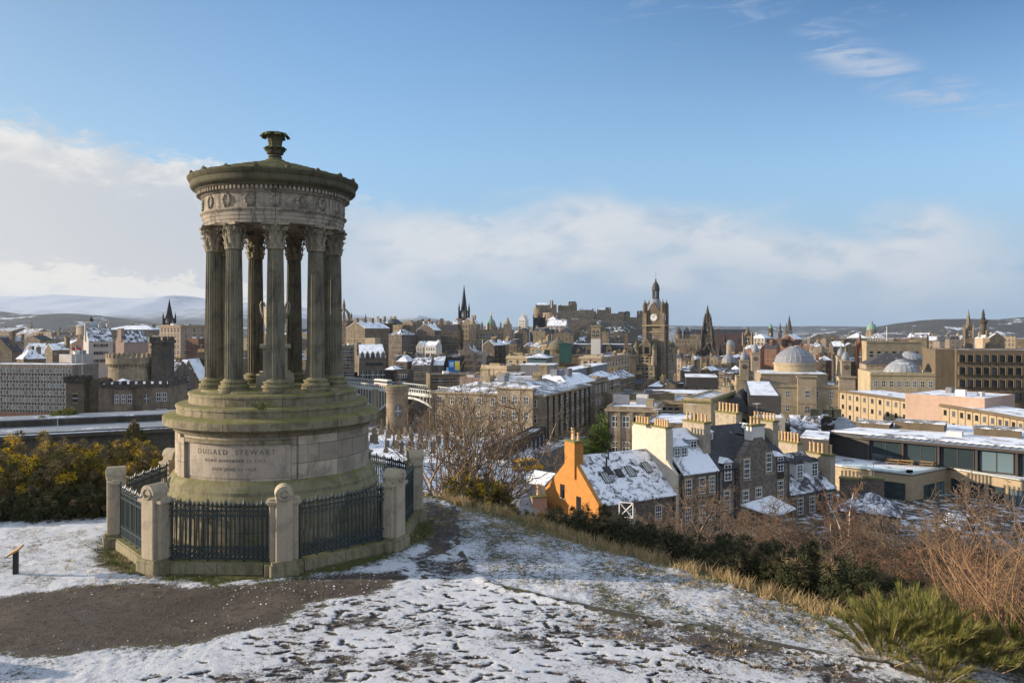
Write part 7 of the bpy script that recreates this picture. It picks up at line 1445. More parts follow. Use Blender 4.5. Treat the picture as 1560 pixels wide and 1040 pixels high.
p = at(568, 527, 470); o = MB().mat('honey_stone').box(-3.6,3.6,-3,3,-14,5.0).obj('lit_stair_head', None, (p.x, p.y, p.z), R(-25)); tag(o, 'small block of sunlit masonry poking above the arcaded office roof', 'building')
for px, yt_, yb_, Y_, lab in ((568,473,500,900,'thin white mast rising above the broad chimneyed tenement'),(840,452,463,1205,'white castle flagpole on the highest tower'),(806.5,503,550,520,'tall pale pole in front of the gardens below the castle'),(735,517,535,500,'thin pale pole in front of the ornate bank'),(1351,497,522,900,'white mast standing in front of the wooded hill, right'),(988,585,600,420,'white flagpole before the clock tower hotel front')):
    p = at(px, yb_, Y_); o = MB().mat('white_paint').cyl((0,0), 0.42*Y_/700, 0.25*Y_/700, -6, zrow(yt_, Y_)-p.z, 6).obj('mast', None, (p.x, p.y, p.z)); tag(o, lab, 'mast')
# ------------------------------------------------------------------ castle on its rock
ca = empty('castle', (at(860,500,1200).x, 1200, 0)); tag(ca, 'sprawling stone castle with round battery, palace blocks and long walls on the rock', 'castle')
cx0 = at(860,500,1200).x
def cpart(nm, x0, x1, yt, yb, Yd=1200, dp=20, matn='castle_stone', cren=True, rnd=False):
    s = Yd/F; X0, X1 = (x0-780)*s-cx0, (x1-780)*s-cx0; z0, z1 = zrow(yb, Yd), zrow(yt, Yd); m = MB(); m.mat(matn)
    if rnd: r_ = (X1-X0)/2; m.cyl(((X0+X1)/2, Yd-1200+r_), r_, r_, z0-12, z1, 28)
    else:
        m.box(X0, X1, Yd-1200, Yd-1200+dp, z0-12, z1)
        if cren: crenel(m, X0, X1, Yd-1200, Yd-1200+dp, z1, 1.0, 3.0)
    return m.obj(nm, ca)
def croof(x0, x1, yt, ytop, Yd, dp, matn='slate_full', axis='x'):
    s = Yd/F; X0, X1 = (x0-780)*s-cx0, (x1-780)*s-cx0; m = MB(); m.mat(matn); roof_gable(m, X1-X0, dp, 0, zrow(ytop,Yd)-zrow(yt,Yd), axis, 0.5, 0.3); m.transform(Matrix.Translation(((X0+X1)/2, Yd-1200+dp/2, zrow(yt,Yd)))); m.obj('roof', ca)
cpart('round_battery', 827, 861, 476, 492, 1192, rnd=True); cpart('battery_wall', 813, 832, 469, 490, 1205, rnd=True)
cpart('palace_block', 816, 848, 465, 478, 1215, 24); croof(818, 834, 465, 461, 1216, 18)
cpart('palace_tower', 838, 843, 458, 470, 1218, 8); cpart('great_hall', 851, 872, 466, 478, 1225, 20); cpart('memorial_block', 866, 879, 463, 478, 1230, 18); croof(867, 878, 463, 459, 1231, 16, 'slate_bare')
cpart('curtain_wall', 850, 905, 473.5, 486, 1195, 6); cpart('curtain_wall', 900, 950, 478, 490, 1205, 6); cpart('curtain_wall', 940, 985, 484, 494, 1215, 6)
for x0, x1, yt_, rt, mt in ((884,903,472,469.5,'slate_full'),(899,908,474,470,'slate_full'),(911,923,472,469,'slate_full'),(923,931,471,468,'slate_bare'),(943,952,479,475,'slate_bare'),(953,960,478,474,'slate_thin'),(972,984,477,473.5,'slate_thin')):
    cpart('barrack_block', x0, x1, yt_, 484, 1235, 14, cren=False); croof(x0, x1, yt_, rt, 1235, 14, mt)
for x_, yt_ in ((819,463.5),(826,463),(845,463.5),(854,464),(870,460.5),(877,460.5),(903,470),(929,468),(975,473)):
    s = 1225/F; MB().mat('castle_stone').box((x_-0.8-780)*s-cx0, (x_+0.8-780)*s-cx0, 22, 26, zrow(yt_+6,1225), zrow(yt_,1225)).obj('chimney', ca)
# buildings under the castle
B('white_harled_house', 'tall white harled house with snowy gable below the castle battery', 'house', 790, 800, 806, 487, 1050, 20, wall='white_render', roof='gable', axis='y', rh=7, rmat='slate_full', cornice=False, wf=(3,4), fh=4, win=(1.2,2), b=14)
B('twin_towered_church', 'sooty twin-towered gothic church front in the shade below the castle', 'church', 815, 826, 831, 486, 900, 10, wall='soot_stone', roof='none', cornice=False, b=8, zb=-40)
for px in (816.5, 826.5):
    p = at(px, 485, 899); tw_ = empty('gothic_tower', (p.x, p.y, p.z-34)); tag(tw_, 'dark pinnacled gothic tower, %s of the twin pair below the castle' % ('left' if px < 820 else 'right'), 'church tower'); MB().mat('soot_stone').box(-3.4,3.4,-3.4,3.4,0,35).obj('tower', tw_)
    q = MB(); q.mat('soot_stone').cyl((0,0), 0.8, 0.05, 0, 6, 4); qm = q.mesh('pinnacle')
    for x, y in ((-1,-1),(1,-1),(1,1),(-1,1)): inst('pinnacle', qm, tw_, (x*3,y*3,34))
B('slate_tenement', 'snow-roofed pale tenement group right under the castle rock', 'tenement', 833, 862, 872, 496, 980, 15, wall='grey_render', roof='gable', axis='x', rh=7, rmat='slate_full', cornice=False, wf=(6,3), win=(1.3,2), b=16)
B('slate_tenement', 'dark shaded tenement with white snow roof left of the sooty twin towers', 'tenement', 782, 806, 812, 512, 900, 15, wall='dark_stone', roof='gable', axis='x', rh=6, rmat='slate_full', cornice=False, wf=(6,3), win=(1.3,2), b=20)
B('slate_tenement', 'orange-lit house with snow cap on the terrace beneath the castle wall', 'house', 834, 847, 853, 487, 1120, 20, wall='honey_stone', roof='hip', rh=5, rmat='slate_full', cornice=False, b=14)
# ------------------------------------------------------------------ bridge, bus, van, lamp
b0 = Vector((-80,362)); b1 = Vector((-31,302)); bd = (b1-b0).normalized(); bl = (b1-b0).length; br = empty('road_bridge', ((b0.x+b1.x)/2, (b0.y+b1.y)/2, 0), math.atan2(bd.y, bd.x)); tag(br, 'pale painted iron arch bridge with balustrade leading from the temple to the stone blocks', 'bridge')
dz = -20.6
m = MB(); m.mat('asphalt').box(-bl/2-30, bl/2+12, 0, 14, dz-0.8, dz); m.obj('deck', br)
for y_ in (-0.35, 14.0):
    m = MB(); m.mat('bridge_paint').box(-bl/2-30, bl/2+12, y_, y_+0.35, dz-1.5, dz-0.2).box(-bl/2-30, bl/2+12, y_, y_+0.35, dz+1.0, dz+1.35)
    for i in range(70): x_ = -bl/2-30+(bl+42)*i/69; m.box(x_-0.18, x_+0.18, y_+0.05, y_+0.3, dz-0.2, dz+1.0)
    m.obj('balustrade', br)
m = MB(); m.mat('bridge_paint'); spans = [(-bl/2-26, -8), (-4, bl/2+10)]
for x0, x1 in spans:
    n = 22
    for i in range(n):
        u0, u1 = i/n, (i+1)/n; f_ = lambda u: dz-2.2-7.5*(2*u-1)**2
        for y_ in (-0.3, 13.8): m.add([(x0+(x1-x0)*u0,y_,f_(u0)-0.9),(x0+(x1-x0)*u1,y_,f_(u1)-0.9),(x0+(x1-x0)*u1,y_,f_(u1)),(x0+(x1-x0)*u0,y_,f_(u0)),(x0+(x1-x0)*u0,y_+0.5,f_(u0)-0.9),(x0+(x1-x0)*u1,y_+0.5,f_(u1)-0.9),(x0+(x1-x0)*u1,y_+0.5,f_(u1)),(x0+(x1-x0)*u0,y_+0.5,f_(u0))], [(0,1,2,3),(7,6,5,4),(3,2,6,7),(0,4,5,1)])
        if f_(u0) < dz-2.6:
            xx = x0+(x1-x0)*u0; m.box(xx-0.2, xx+0.2, -0.25, 0.15, f_(u0), dz-1.5)
m.obj('arch_ribs', br)
m = MB(); m.mat('buff_stone').box(-7.8,-4.2,-1.2,15,-45,dz-0.8).box(bl/2+10,bl/2+16,-1.0,15,-45,dz-0.8); m.obj('pier', br)
tag(MB().mat('asphalt').box(-26,26,-9,9,-0.4,0).obj('road', None, (-62, 330, -39.5), R(-30)), kind='structure')
def wheel_me(r_, w_): m = MB(); m.mat('rubber').cyl((0,0), r_, r_, -w_/2, w_/2, 16); m.mat('steel_pale').cyl((0,0), r_*0.55, r_*0.55, w_/2, w_/2+0.02, 12); return m.mesh('wheel')
WH = wheel_me(0.5, 0.3)
pbm = b0+(b1-b0)*0.38; bus = empty('bus', (pbm.x+bd.y*-4.0*-1*0+(-bd.y)*5.0*1, pbm.y+bd.x*5.0, dz), math.atan2(bd.y, bd.x)); tag(bus, 'white and dark red single-decker bus crossing the bridge', 'bus')
m = MB(); m.mat('white_render').prism(rounded(5.9,1.25,0.3), 1.0, 1.55); m.prism(rounded(5.9,1.25,0.3), 2.45, 3.1); m.mat('red_paint').prism(rounded(5.88,1.24,0.3), 0.35, 1.0); m.obj('body', bus)
m = MB(); m.mat('glass').prism(rounded(5.86,1.22,0.3), 1.55, 2.45); m.obj('windows', bus)
for x_ in (-3.8,3.6):
    for y_ in (-1.12,1.12): inst('wheel', WH, bus, (x_, y_, 0.5), (R(90),0,0))
p = at(804, 713, 124); vz = gz(p.x, p.y)
def van(label, x, y, z, rz):
    v_ = empty('van', (x, y, z), rz); tag(v_, label, 'van')
    m = MB(); m.mat('van_yellow')
    pr = [(-2.5,0.35),(2.45,0.35),(2.5,0.95),(1.95,1.15),(1.35,1.95),(1.0,2.2),(-2.3,2.25),(-2.5,2.0)]; n_ = len(pr)
    m.add([(x_,-0.95,z_) for x_, z_ in pr]+[(x_,0.95,z_) for x_, z_ in pr], [tuple(range(n_)), tuple(range(2*n_-1,n_-1,-1))]+[(i,n_+i,n_+(i+1)%n_,(i+1)%n_) for i in range(n_)]); m.obj('body', v_)
    m = MB(); m.mat('glass').box(-2.2,-1.0,-0.965,-0.945,1.25,1.95).box(-0.9,0.3,-0.965,-0.945,1.25,1.95); m.obj('side_window', v_); m = MB(); m.mat('glass').box(0.4,1.2,-0.965,-0.945,1.25,1.9); m.obj('cab_window', v_)
    MB().mat('glass').box(-2.53,-2.49,-0.75,0.75,1.25,1.9).obj('rear_window', v_)
    m = MB(); m.mat('iron_black').box(-2.6,-2.5,-0.95,0.95,0.35,0.55); m.obj('bumper', v_)
    for y_ in (-0.8,0.8): MB().mat('red_paint').box(-2.54,-2.5,y_-0.08,y_+0.08,0.8,1.1).obj('tail_light', v_)
    for x_ in (-1.6,1.55):
        for y_ in (-0.88,0.88): inst('wheel', WH, v_, (x_, y_, 0.36), (R(90),0,0), (0.72,0.72,0.7))
van('bright yellow van parked on the road beside the dark arcaded wall', p.x, p.y, vz+0.37, R(35))
p2 = at(876, 682, 140); van('yellow vehicle partly hidden behind the orange chimney', p2.x, p2.y, gz(p2.x, p2.y)+0.37, R(60))
rd_ = [at(760,735,112), at(800,716,122), at(850,700,133), at(890,690,146), at(930,676,170)]
m = MB(); m.mat('asphalt'); vs = []
for i, q in enumerate(rd_):
    d = (rd_[min(i+1,4)]-rd_[max(i-1,0)]); d.z = 0; d.normalize(); nn = Vector((-d.y,d.x,0)); zz = gz(q.x,q.y)+0.35
    vs += [(q.x+nn.x*6,q.y+nn.y*6,zz),(q.x-nn.x*6,q.y-nn.y*6,zz)]
m.add(vs, [(i*2+1,i*2+3,i*2+2,i*2) for i in range(4)]); tag(m.obj('road'), kind='structure')
pL = at(780, 735, 110); lp = empty('street_lamp', (pL.x, pL.y, gz(pL.x, pL.y))); tag(lp, 'grey street lamp with curved arm near the bell-roofed lodge', 'street lamp')
hL = zrow(694, 110)-gz(pL.x, pL.y); MB().mat('lead').tube([(0,0,0),(0,0,hL*0.9),(-0.4,0,hL),(-1.5,0,hL+0.15)], [0.1,0.08,0.06,0.05], 6).obj('post', lp); MB().mat('steel_pale').box(-2.4,-1.3,-0.18,0.18,hL+0.05,hL+0.28).obj('lamp_head', lp)
# dark arcaded retaining wall along the road
wa = at(775, 668, 148); wb = at(830, 672, 140)
slab_from('arcaded_wall', 'dark blind-arcaded retaining wall beside the road, under the sooty stone block', 'wall', Vector((at(768,690,132).x, 132)), Vector((at(832,668,160).x, 160)), zrow(668,146), -22, 3, 'soot_stone', 'flat_patchy', wf=(9,1), win=(1.6,4.0), top=0.8, kind='arch')
# round mausoleum tower and gravestones
p = at(605, 636, 178); rt = empty('round_mausoleum', (p.x, p.y, gz(p.x,p.y)+0.3)); tag(rt, 'squat round stone mausoleum tower in the graveyard below the bridge', 'tower')
rr_ = 17.0/F*178; hh = zrow(588,178)-(gz(p.x,p.y)+0.3)
m = MB(); m.mat('old_stone').lathe([(rr_*1.08,0),(rr_*1.05,0.5),(rr_,0.6),(rr_*0.97,hh-1.6),(rr_*1.03,hh-1.5),(rr_*1.03,hh-0.9),(rr_*1.08,hh-0.8),(rr_*1.08,hh),(0,hh)], 40); m.obj('walls', rt)
window(rt, 0.6, -rr_-0.05, hh*0.42, 1.4, 2.4, 'arch', name='doorway'); m = MB(); m.mat('mossy_cap').cyl((0,0), rr_*1.05, rr_*1.0, hh+0.003, hh+0.15, 40); m.obj('roof', rt)
gs = []
m = MB(); m.mat('old_stone').box(-0.5,0.5,-0.35,0.35,-0.3,0.5).box(-0.38,0.38,-0.28,0.28,0.5,0.9).cyl((0,0), 0.30, 0.14, 0.9, 3.2, 4, ph=R(45)).cyl((0,0), 0.14, 0.0, 3.2, 3.5, 4, ph=R(45)); gs.append(('obelisk', m.mesh('obelisk'), 'stone obelisk grave marker standing in the snowy graveyard below the temple'))
m = MB(); m.mat('old_stone').box(-0.5,0.5,-0.12,0.12,-0.3,1.3); m.add([(-0.5,-0.12,1.3),(0.5,-0.12,1.3),(0.3,-0.12,1.55),(-0.3,-0.12,1.55),(-0.5,0.12,1.3),(0.5,0.12,1.3),(0.3,0.12,1.55),(-0.3,0.12,1.55)], [(0,1,2,3),(7,6,5,4),(3,2,6,7),(1,5,6,2),(0,3,7,4)]); gs.append(('headstone', m.mesh('headstone'), 'low shouldered headstone standing in the snowy graveyard below the temple'))
m = MB(); m.mat('old_stone').box(-0.55,0.55,-0.4,0.4,-0.3,0.4).box(-0.4,0.4,-0.3,0.3,0.4,1.9).box(-0.5,0.5,-0.38,0.38,1.9,2.15); m.cyl((0,0), 0.3, 0.05, 2.15, 2.6, 8); gs.append(('pedestal_tomb', m.mesh('pedestal_tomb'), 'pedestal tomb with urn cap standing in the snowy graveyard below the temple'))
spots = [(572,637,0),(577,651,0),(566,648,1),(582,652,2),(593,653,0),(617,664,2),(581,661,0),(608,669,2),(592,667,1),(627,677,2),(600,680,0),(573,676,2),(590,681,1),(604,684,1),(567,674,1),(588,690,0),(612,690,2),(622,688,1),(640,672,2),(648,684,1),(660,690,2),(570,662,1),(586,640,2),(633,659,1),(652,664,0),(620,650,1),(668,676,1),(680,686,2),(640,694,0),(700,690,1),(715,680,2),(600,659,1)]
for px, py, k in spots:
    Y_ = ZC*0; Y_ = 130.0
    for _ in range(6): X_ = (px-780)/F*Y_; zz = city_z(np.array([X_]), np.array([Y_]))[0]+0.8; Y_ = (ZC-zz)*F/(py-HY)
    X_ = (px-780)/F*Y_; tag(inst(gs[k][0], gs[k][1], None, (X_, Y_, zz), (0,0,R(random.uniform(-25,25))), (random.uniform(0.85,1.15),)*3), gs[k][2], 'gravestone', gs[k][0]+'s in the graveyard')
m = MB(); m.mat('dark_stone').tube([(at(562,655,150).x,150,gz(-30,150)+0.2),(at(600,672,135).x,135,gz(-25,135)+0.4),(at(660,690,125).x,125,gz(-15,125)+0.4)], 0.5, 6); tag(m.obj('graveyard_wall'), 'low dark wall crossing the snowy graveyard', 'wall')
# white crossed hurdle by the cottage
p = at(954, 776, 78); hu = MB(); hu.mat('white_paint')
for a_, b_ in (((-0.7,0,0),(0.7,0,0)),((-0.7,0,1.5),(0.7,0,1.5)),((-0.7,0,0),(-0.7,0,1.5)),((0.7,0,0),(0.7,0,1.5)),((-0.7,0,0),(0.7,0,1.5)),((-0.7,0,1.5),(0.7,0,0))): hu.tube([a_,b_], 0.06, 4)
tag(hu.obj('white_hurdle', None, (p.x, p.y, p.z-0.8), R(-20)), 'small white crossed timber frame among twigs below the cottage roof', 'frame')
# ------------------------------------------------------------------ distant roofs filling the town
WALLN = {'buff_stone':'buff','honey_stone':'honey-coloured','grey_stone':'grey','old_stone':'brown','dark_stone':'dark','red_brick':'red brick','concrete':'pale concrete','grey_render':'grey harled','pink_stone':'pink stone'}
ROOFN = {('gable','slate_full'):'snow-white pitched roof',('gable','slate_snow'):'half-snowy pitched roof',('gable','slate_thin'):'dark pitched roof',('hip','slate_full'):'snow-white hipped roof',('hip','slate_snow'):'half-snowy hipped roof',('hip','slate_thin'):'dark hipped roof',('flat','flat_snow'):'flat snowy roof',('flat','flat_patchy'):'flat patchy roof',('mansard','flat_snow'):'snowy mansard roof'}
def fill(n, x0, x1, yf, Yr, where, walls, wpx, group, win=True, rots=(5,45), seed=0, hmax=3.5):
    rs = random.Random(seed)
    for i in range(n):
        px = x0+(x1-x0)*(i+0.5+rs.uniform(-0.3,0.3))/n; Y = rs.uniform(*Yr); yt_ = yf(px)+rs.uniform(-3,3); ww = rs.uniform(*wpx)
        wl_ = rs.choice(walls); rk = rs.choice(list(ROOFN)); rot = rs.uniform(*rots); nch = rs.choice((0,1,2)); ch = [(-0.42,0,1.8,1.6,2.2,rs.choice((0,3)),wl_),(0.42,0,1.8,1.6,2.2,rs.choice((0,3)),wl_)][:nch]
        lab = '%s building, %s%s, %s from left, %s' % (WALLN[wl_], ROOFN[rk], {0:'',1:', one chimney',2:', two chimneys'}[nch], ['first','second','third','fourth','fifth','sixth','seventh','eighth','ninth','tenth','eleventh','twelfth','thirteenth','fourteenth'][i], where)
        B('town_building', lab, 'building', px-ww*0.7, px+ww*0.2, px+ww*0.5, yt_, Y, rot, wall=wl_, roof=rk[0], rmat=rk[1], rh=rs.uniform(2.0,hmax)*Y/500, axis=rs.choice('xy'), cornice=False, wf=(max(2,int(ww*Y/F/4.5)),3), ws=(2,3) if win else None, win=(1.1*max(1,Y/600),1.8*max(1,Y/600)), fh=3.6*max(1,Y/600), chim=ch, group=group, b=rs.uniform(9,16)*max(1,Y/500))
fill(10, -30, 130, lambda x: 519, (520,700), 'behind the office slab', ['old_stone','buff_stone','grey_stone','honey_stone'], (18,28), 'roofs behind the office slab', seed=11)
fill(9, -30, 230, lambda x: 506, (850,1200), 'far row under the hills', ['grey_stone','old_stone','grey_render','buff_stone'], (24,38), 'far roofs under the hills', seed=12)
fill(8, 100, 310, lambda x: 522, (430,560), 'between keep and spire', ['old_stone','buff_stone','pink_stone','grey_stone'], (20,32), 'roofs between keep and spire', seed=13)
fill(6, 340, 520, lambda x: 512, (520,640), 'between the temple columns', ['old_stone','buff_stone','grey_stone'], (26,40), 'roofs between the columns', seed=14)
fill(6, 335, 520, lambda x: 545, (330,430), 'low between temple columns', ['old_stone','dark_stone','grey_stone'], (26,40), 'lower roofs between the columns', seed=15)
fill(12, 545, 712, lambda x: 494, (620,760), 'along the ridge skyline', ['old_stone','honey_stone','buff_stone','dark_stone'], (12,20), 'roofs of the ridge skyline', seed=16)
fill(10, 600, 720, lambda x: 545, (440,500), 'halfway down the ridge', ['grey_stone','dark_stone','old_stone'], (11,18), 'roofs down the ridge slope', seed=17)
fill(7, 735, 870, lambda x: 506, (640,800), 'behind the ornate bank', ['dark_stone','honey_stone','old_stone'], (14,22), 'roofs behind the bank', seed=18)
fill(14, 1130, 1440, lambda x: 516, (900,1300), 'far row beyond lead dome', ['grey_stone','old_stone','buff_stone','red_brick','concrete'], (22,34), 'far roofs beyond the dome', seed=19)
fill(11, 1140, 1330, lambda x: 530, (560,760), 'middle row beyond lead dome', ['buff_stone','old_stone','red_brick','dark_stone','honey_stone'], (18,28), 'middle roofs beyond the dome', seed=20)
fill(9, 1225, 1330, lambda x: 549, (400,500), 'behind right clock turrets', ['red_brick','dark_stone','old_stone'], (13,19), 'roofs behind the clock turrets', seed=21)
fill(10, 1390, 1600, lambda x: 517, (560,900), 'before the wooded hill', ['buff_stone','old_stone','grey_stone','honey_stone'], (18,28), 'roofs before the wooded hill', seed=22)
fill(8, 1000, 1110, lambda x: 545, (520,600), 'below the gothic spire', ['old_stone','buff_stone'], (10,15), 'roofs below the gothic spire', seed=23)
fill(7, 1045, 1130, lambda x: 566, (340,420), 'before the gothic spire', ['old_stone','buff_stone','dark_stone','grey_stone'], (12,18), 'roofs before the gothic spire', seed=31)
fill(6, 745, 850, lambda x: 527, (430,520), 'left of the mossy turret', ['old_stone','dark_stone','buff_stone'], (13,20), 'roofs left of the mossy turret', seed=32)
fill(7, 965, 1060, lambda x: 588, (270,330), 'before the hotel side', ['old_stone','buff_stone','dark_stone'], (16,24), 'roofs beside the hotel', seed=24)
fill(7, 1195, 1300, lambda x: 650, (150,180), 'below the classical front', ['dark_stone','old_stone','grey_stone'], (18,26), 'roofs under the classical front', seed=25, hmax=6)
fill(6, 520, 660, lambda x: 583, (390,430), 'under the bridge end', ['dark_stone','grey_stone'], (14,22), 'roofs near the bridge', seed=26)
# ------------------------------------------------------------------ vegetation
def leafmat(name, c, var=0.5, trans=0.0):
    t, b = new_mat(name); oi = t.add('ShaderNodeTexCoord').outputs['Object']; n = t.noise(oi, 3.5, 3, 0.6); n2 = t.noise(oi, 40, 2)
    f = t.m('ADD', t.m('MULTIPLY', n, 0.6), t.m('MULTIPLY', n2, 0.4))
    k = t.add('ShaderNodeMapRange'); t.l.new(f, k.inputs[0]); k.inputs[1].default_value = 0.3; k.inputs[2].default_value = 0.7; k.inputs[3].default_value = 1-var; k.inputs[4].default_value = 1+var
    t.l.new(t.mix(1.0, c, t.comb(k.outputs[0], k.outputs[0], k.outputs[0]), 'MULTIPLY'), b.inputs['Base Color']); b.inputs['Roughness'].default_value = 0.75
leafmat('gorse_green', (0.105, 0.10, 0.03)); leafmat('gorse_brown', (0.18, 0.135, 0.07)); leafmat('gorse_flower', (0.74, 0.50, 0.012), 0.25); leafmat('broom_green', (0.16, 0.175, 0.032)); leafmat('broom_dark', (0.05, 0.054, 0.022))
leafmat('ivy_green', (0.075, 0.115, 0.018)); leafmat('straw', (0.40, 0.29, 0.145), 0.35); leafmat('grass_blade', (0.115, 0.125, 0.035), 0.5)
leafmat('bark_light', (0.42, 0.31, 0.19), 0.3); leafmat('bark_brown', (0.165, 0.115, 0.075), 0.45); leafmat('bark_warm', (0.30, 0.18, 0.095), 0.35); leafmat('bark_dark', (0.07, 0.052, 0.036), 0.35); leafmat('bark_red', (0.21, 0.115, 0.07), 0.4); leafmat('birch_white', (0.62, 0.56, 0.48), 0.2)
def quick_mesh(name, V, Fq, mats, mi=None):
    V = np.asarray(V, np.float32); Fq = np.asarray(Fq, np.int32); k = Fq.shape[1]
    me = bpy.data.meshes.new(name); me.vertices.add(len(V)); me.vertices.foreach_set('co', V.ravel()); me.loops.add(Fq.size); me.loops.foreach_set('vertex_index', Fq.ravel())
    me.polygons.add(len(Fq)); me.polygons.foreach_set('loop_start', np.arange(0, Fq.size, k, dtype=np.int32)); me.polygons.foreach_set('loop_total', np.full(len(Fq), k, np.int32))
    for m in mats: me.materials.append(M[m])
    if mi is not None: me.polygons.foreach_set('material_index', np.asarray(mi, np.int32))
    me.update(calc_edges=True); return me
def blades(base, tip, width, rg, bend=None):
    """thin two-segment blades as quads+tip; base, tip: n x 3"""
    n = len(base); d = tip-base; side = np.cross(d, rg.normal(size=(n,3))); side /= np.linalg.norm(side, axis=1, keepdims=True)+1e-9; w_ = side*np.asarray(width).reshape(-1,1)
    mid = base+d*0.55+(bend if bend is not None else 0)
    V = np.stack([base-w_, base+w_, mid+w_*0.8, mid-w_*0.8, tip+w_*0.15, tip-w_*0.15], 1).reshape(-1,3); i = np.arange(n)[:,None]*6
    return V, np.concatenate([i+np.array([[0,1,2,3]]), i+np.array([[3,2,4,5]])], 0)
def gorse_mesh(seed, rx, ry, h, clumps=70, per=110, flower=0.12, mats=('gorse_green','gorse_brown','gorse_flower'), bl=0.075, cs=0.17, brown=0.3, topflower=True):
    rg = np.random.default_rng(seed); u = rg.uniform(0, 2*np.pi, clumps); v = rg.uniform(0.0, 1.0, clumps); rad = np.sqrt(rg.uniform(0.15, 1.0, clumps))
    z = h*(0.08+0.86*v)*(0.75+0.35*rg.random(clumps)); prof = np.sqrt(np.clip(1-(z/h*0.92)**2, 0.02, 1)); C = np.stack([rx*prof*rad*np.cos(u), ry*prof*rad*np.sin(u), z], 1)
    allV, allF, mi = [], [], []; o = 0
    for c in range(clumps):
        d = rg.normal(size=(per,3)); d[:,2] += 0.35; d /= np.linalg.norm(d, axis=1, keepdims=True); r = cs*(0.5+0.9*rg.random((per,1)))*(0.7+0.7*rg.random())
        b_ = C[c]+d*r*0.55; t_ = C[c]+d*(r*0.55+bl*(0.6+0.8*rg.random((per,1)))); V, Fq = blades(b_, t_, bl*0.10*(0.7+0.6*rg.random(per)), rg)
        allV.append(V); allF.append(Fq+o); o += len(V); k = np.zeros(per, int)
        if rg.random() < brown: k[:] = 1
        if flower and rg.random() < flower*2.2 and (z[c] > h*0.45 or not topflower): k[rg.random(per) < 0.5] = 2
        mi.append(np.concatenate([k, k]))
    return quick_mesh('foliage', np.concatenate(allV), np.concatenate(allF), mats, np.concatenate(mi))
def twigs(segs):
    """segs: list of (p0, p1, r0, r1) -> three-sided tubes"""
    A = np.array([s[0] for s in segs]); B_ = np.array([s[1] for s in segs]); r0 = np.array([s[2] for s in segs]); r1 = np.array([s[3] for s in segs]); d = B_-A; d /= np.linalg.norm(d, axis=1, keepdims=True)+1e-9
    ref = np.where(np.abs(d[:,2:3]) > 0.9, np.array([[1.,0,0]]), np.array([[0,0,1.]])); e1 = np.cross(d, ref); e1 /= np.linalg.norm(e1, axis=1, keepdims=True); e2 = np.cross(d, e1); V = []
    for P, r in ((A, r0), (B_, r1)):
        for k in range(3): a = 2*np.pi*k/3; V.append(P+(e1*math.cos(a)+e2*math.sin(a))*r[:,None])
    V = np.stack(V, 1).reshape(-1,3); i = np.arange(len(segs))[:,None]*6; Fq = np.concatenate([i+np.array([[k,(k+1)%3,3+(k+1)%3,3+k]]) for k in range(3)], 0); return V, Fq
def grow(rs, p, d, L_, r, lev, maxlev, out, nchild, up=0.12, wob=0.16, lenf=0.62, spread=0.75, nseg=5, rmin=0.004, first=0.25):
    pts = [p.copy()]; d = d.normalized()
    for i in range(nseg):
        d = (d+Vector((rs.gauss(0,wob),rs.gauss(0,wob),rs.gauss(0,wob)+up))).normalized(); q = pts[-1]+d*(L_/nseg); out.append((tuple(pts[-1]), tuple(q), max(rmin, r*(1-i/nseg*0.7)), max(rmin, r*(1-(i+1)/nseg*0.7)), lev)); pts.append(q)
    if lev < maxlev:
        for c in range(nchild[lev]):
            f = first+(1-first)*(c+rs.random())/nchild[lev]; j = min(nseg-1, int(f*nseg)); q = pts[j].lerp(pts[j+1], f*nseg-j); dd = (pts[j+1]-pts[j]).normalized(); a = Vector((rs.gauss(0,1),rs.gauss(0,1),rs.gauss(0,0.6))); a = (a-dd*a.dot(dd)).normalized()
            grow(rs, q, dd*(1-spread*0.55)+a*spread, L_*lenf*(0.7+0.5*rs.random())*(1.15-0.5*f), max(rmin, r*0.5*(1.1-0.6*f)), lev+1, maxlev, out, nchild, up, wob, lenf, spread, max(3, nseg-1), rmin, 0.15)
def tree_meshes(seed, h, stems=1, nchild=(9,6,5), up=0.10, spread=0.75, r=0.09, lenf=0.58, lean=0.15, rmin=0.004, barks=('bark_brown','bark_brown'), fan=None, wob=0.13, maxlev=3, first=0.25):
    rs = random.Random(seed); segs = []
    for s in range(stems):
        a = rs.uniform(0, 6.283); k = lean if stems == 1 else rs.uniform(0.1, fan or 0.6); d = Vector((math.cos(a)*k, math.sin(a)*k, 1)); p = Vector((math.cos(a)*0.06*stems**0.5*rs.random(), math.sin(a)*0.06*stems**0.5*rs.random(), -0.25))
        grow(rs, p, d, h*(0.85+0.2*rs.random())*(1 if stems == 1 else rs.uniform(0.7,1.05)), r*(1 if stems == 1 else rs.uniform(0.7,1.0)), 0, maxlev, segs, nchild, up, wob, lenf, spread, 7, rmin, first)
    t0 = [s for s in segs if s[4] == 0]; t1 = [s for s in segs if s[4] > 0]
    V, Fq = twigs(t0); a = quick_mesh('trunk', V, Fq, [barks[0]]); V, Fq = twigs(t1); b_ = quick_mesh('branches', V, Fq, [barks[1]]); return a, b_
TREE_N = {}
def plant_tree(name, meshes, x, y, label, cat='tree', group=None, s=1.0, rz=None, z=None, sz=None):
    rz = random.uniform(0, 6.28) if rz is None else rz; z = gz(x, y) if z is None else z
    r_ = empty(name, (x, y, z), rz); r_.scale = (s, s, sz or s); tag(r_, label, cat, group); inst('trunk', meshes[0], r_); inst('crown', meshes[1], r_); return r_
def shrub(name, me, x, y, label, group=None, s=1.0, z=None, rz=None, sz=None, cat='shrub'):
    o = inst(name, me, None, (x, y, gz(x, y)-0.05 if z is None else z), (0,0,random.uniform(0,6.28) if rz is None else rz), (s,s,sz or s)); tag(o, label, cat, group); return o
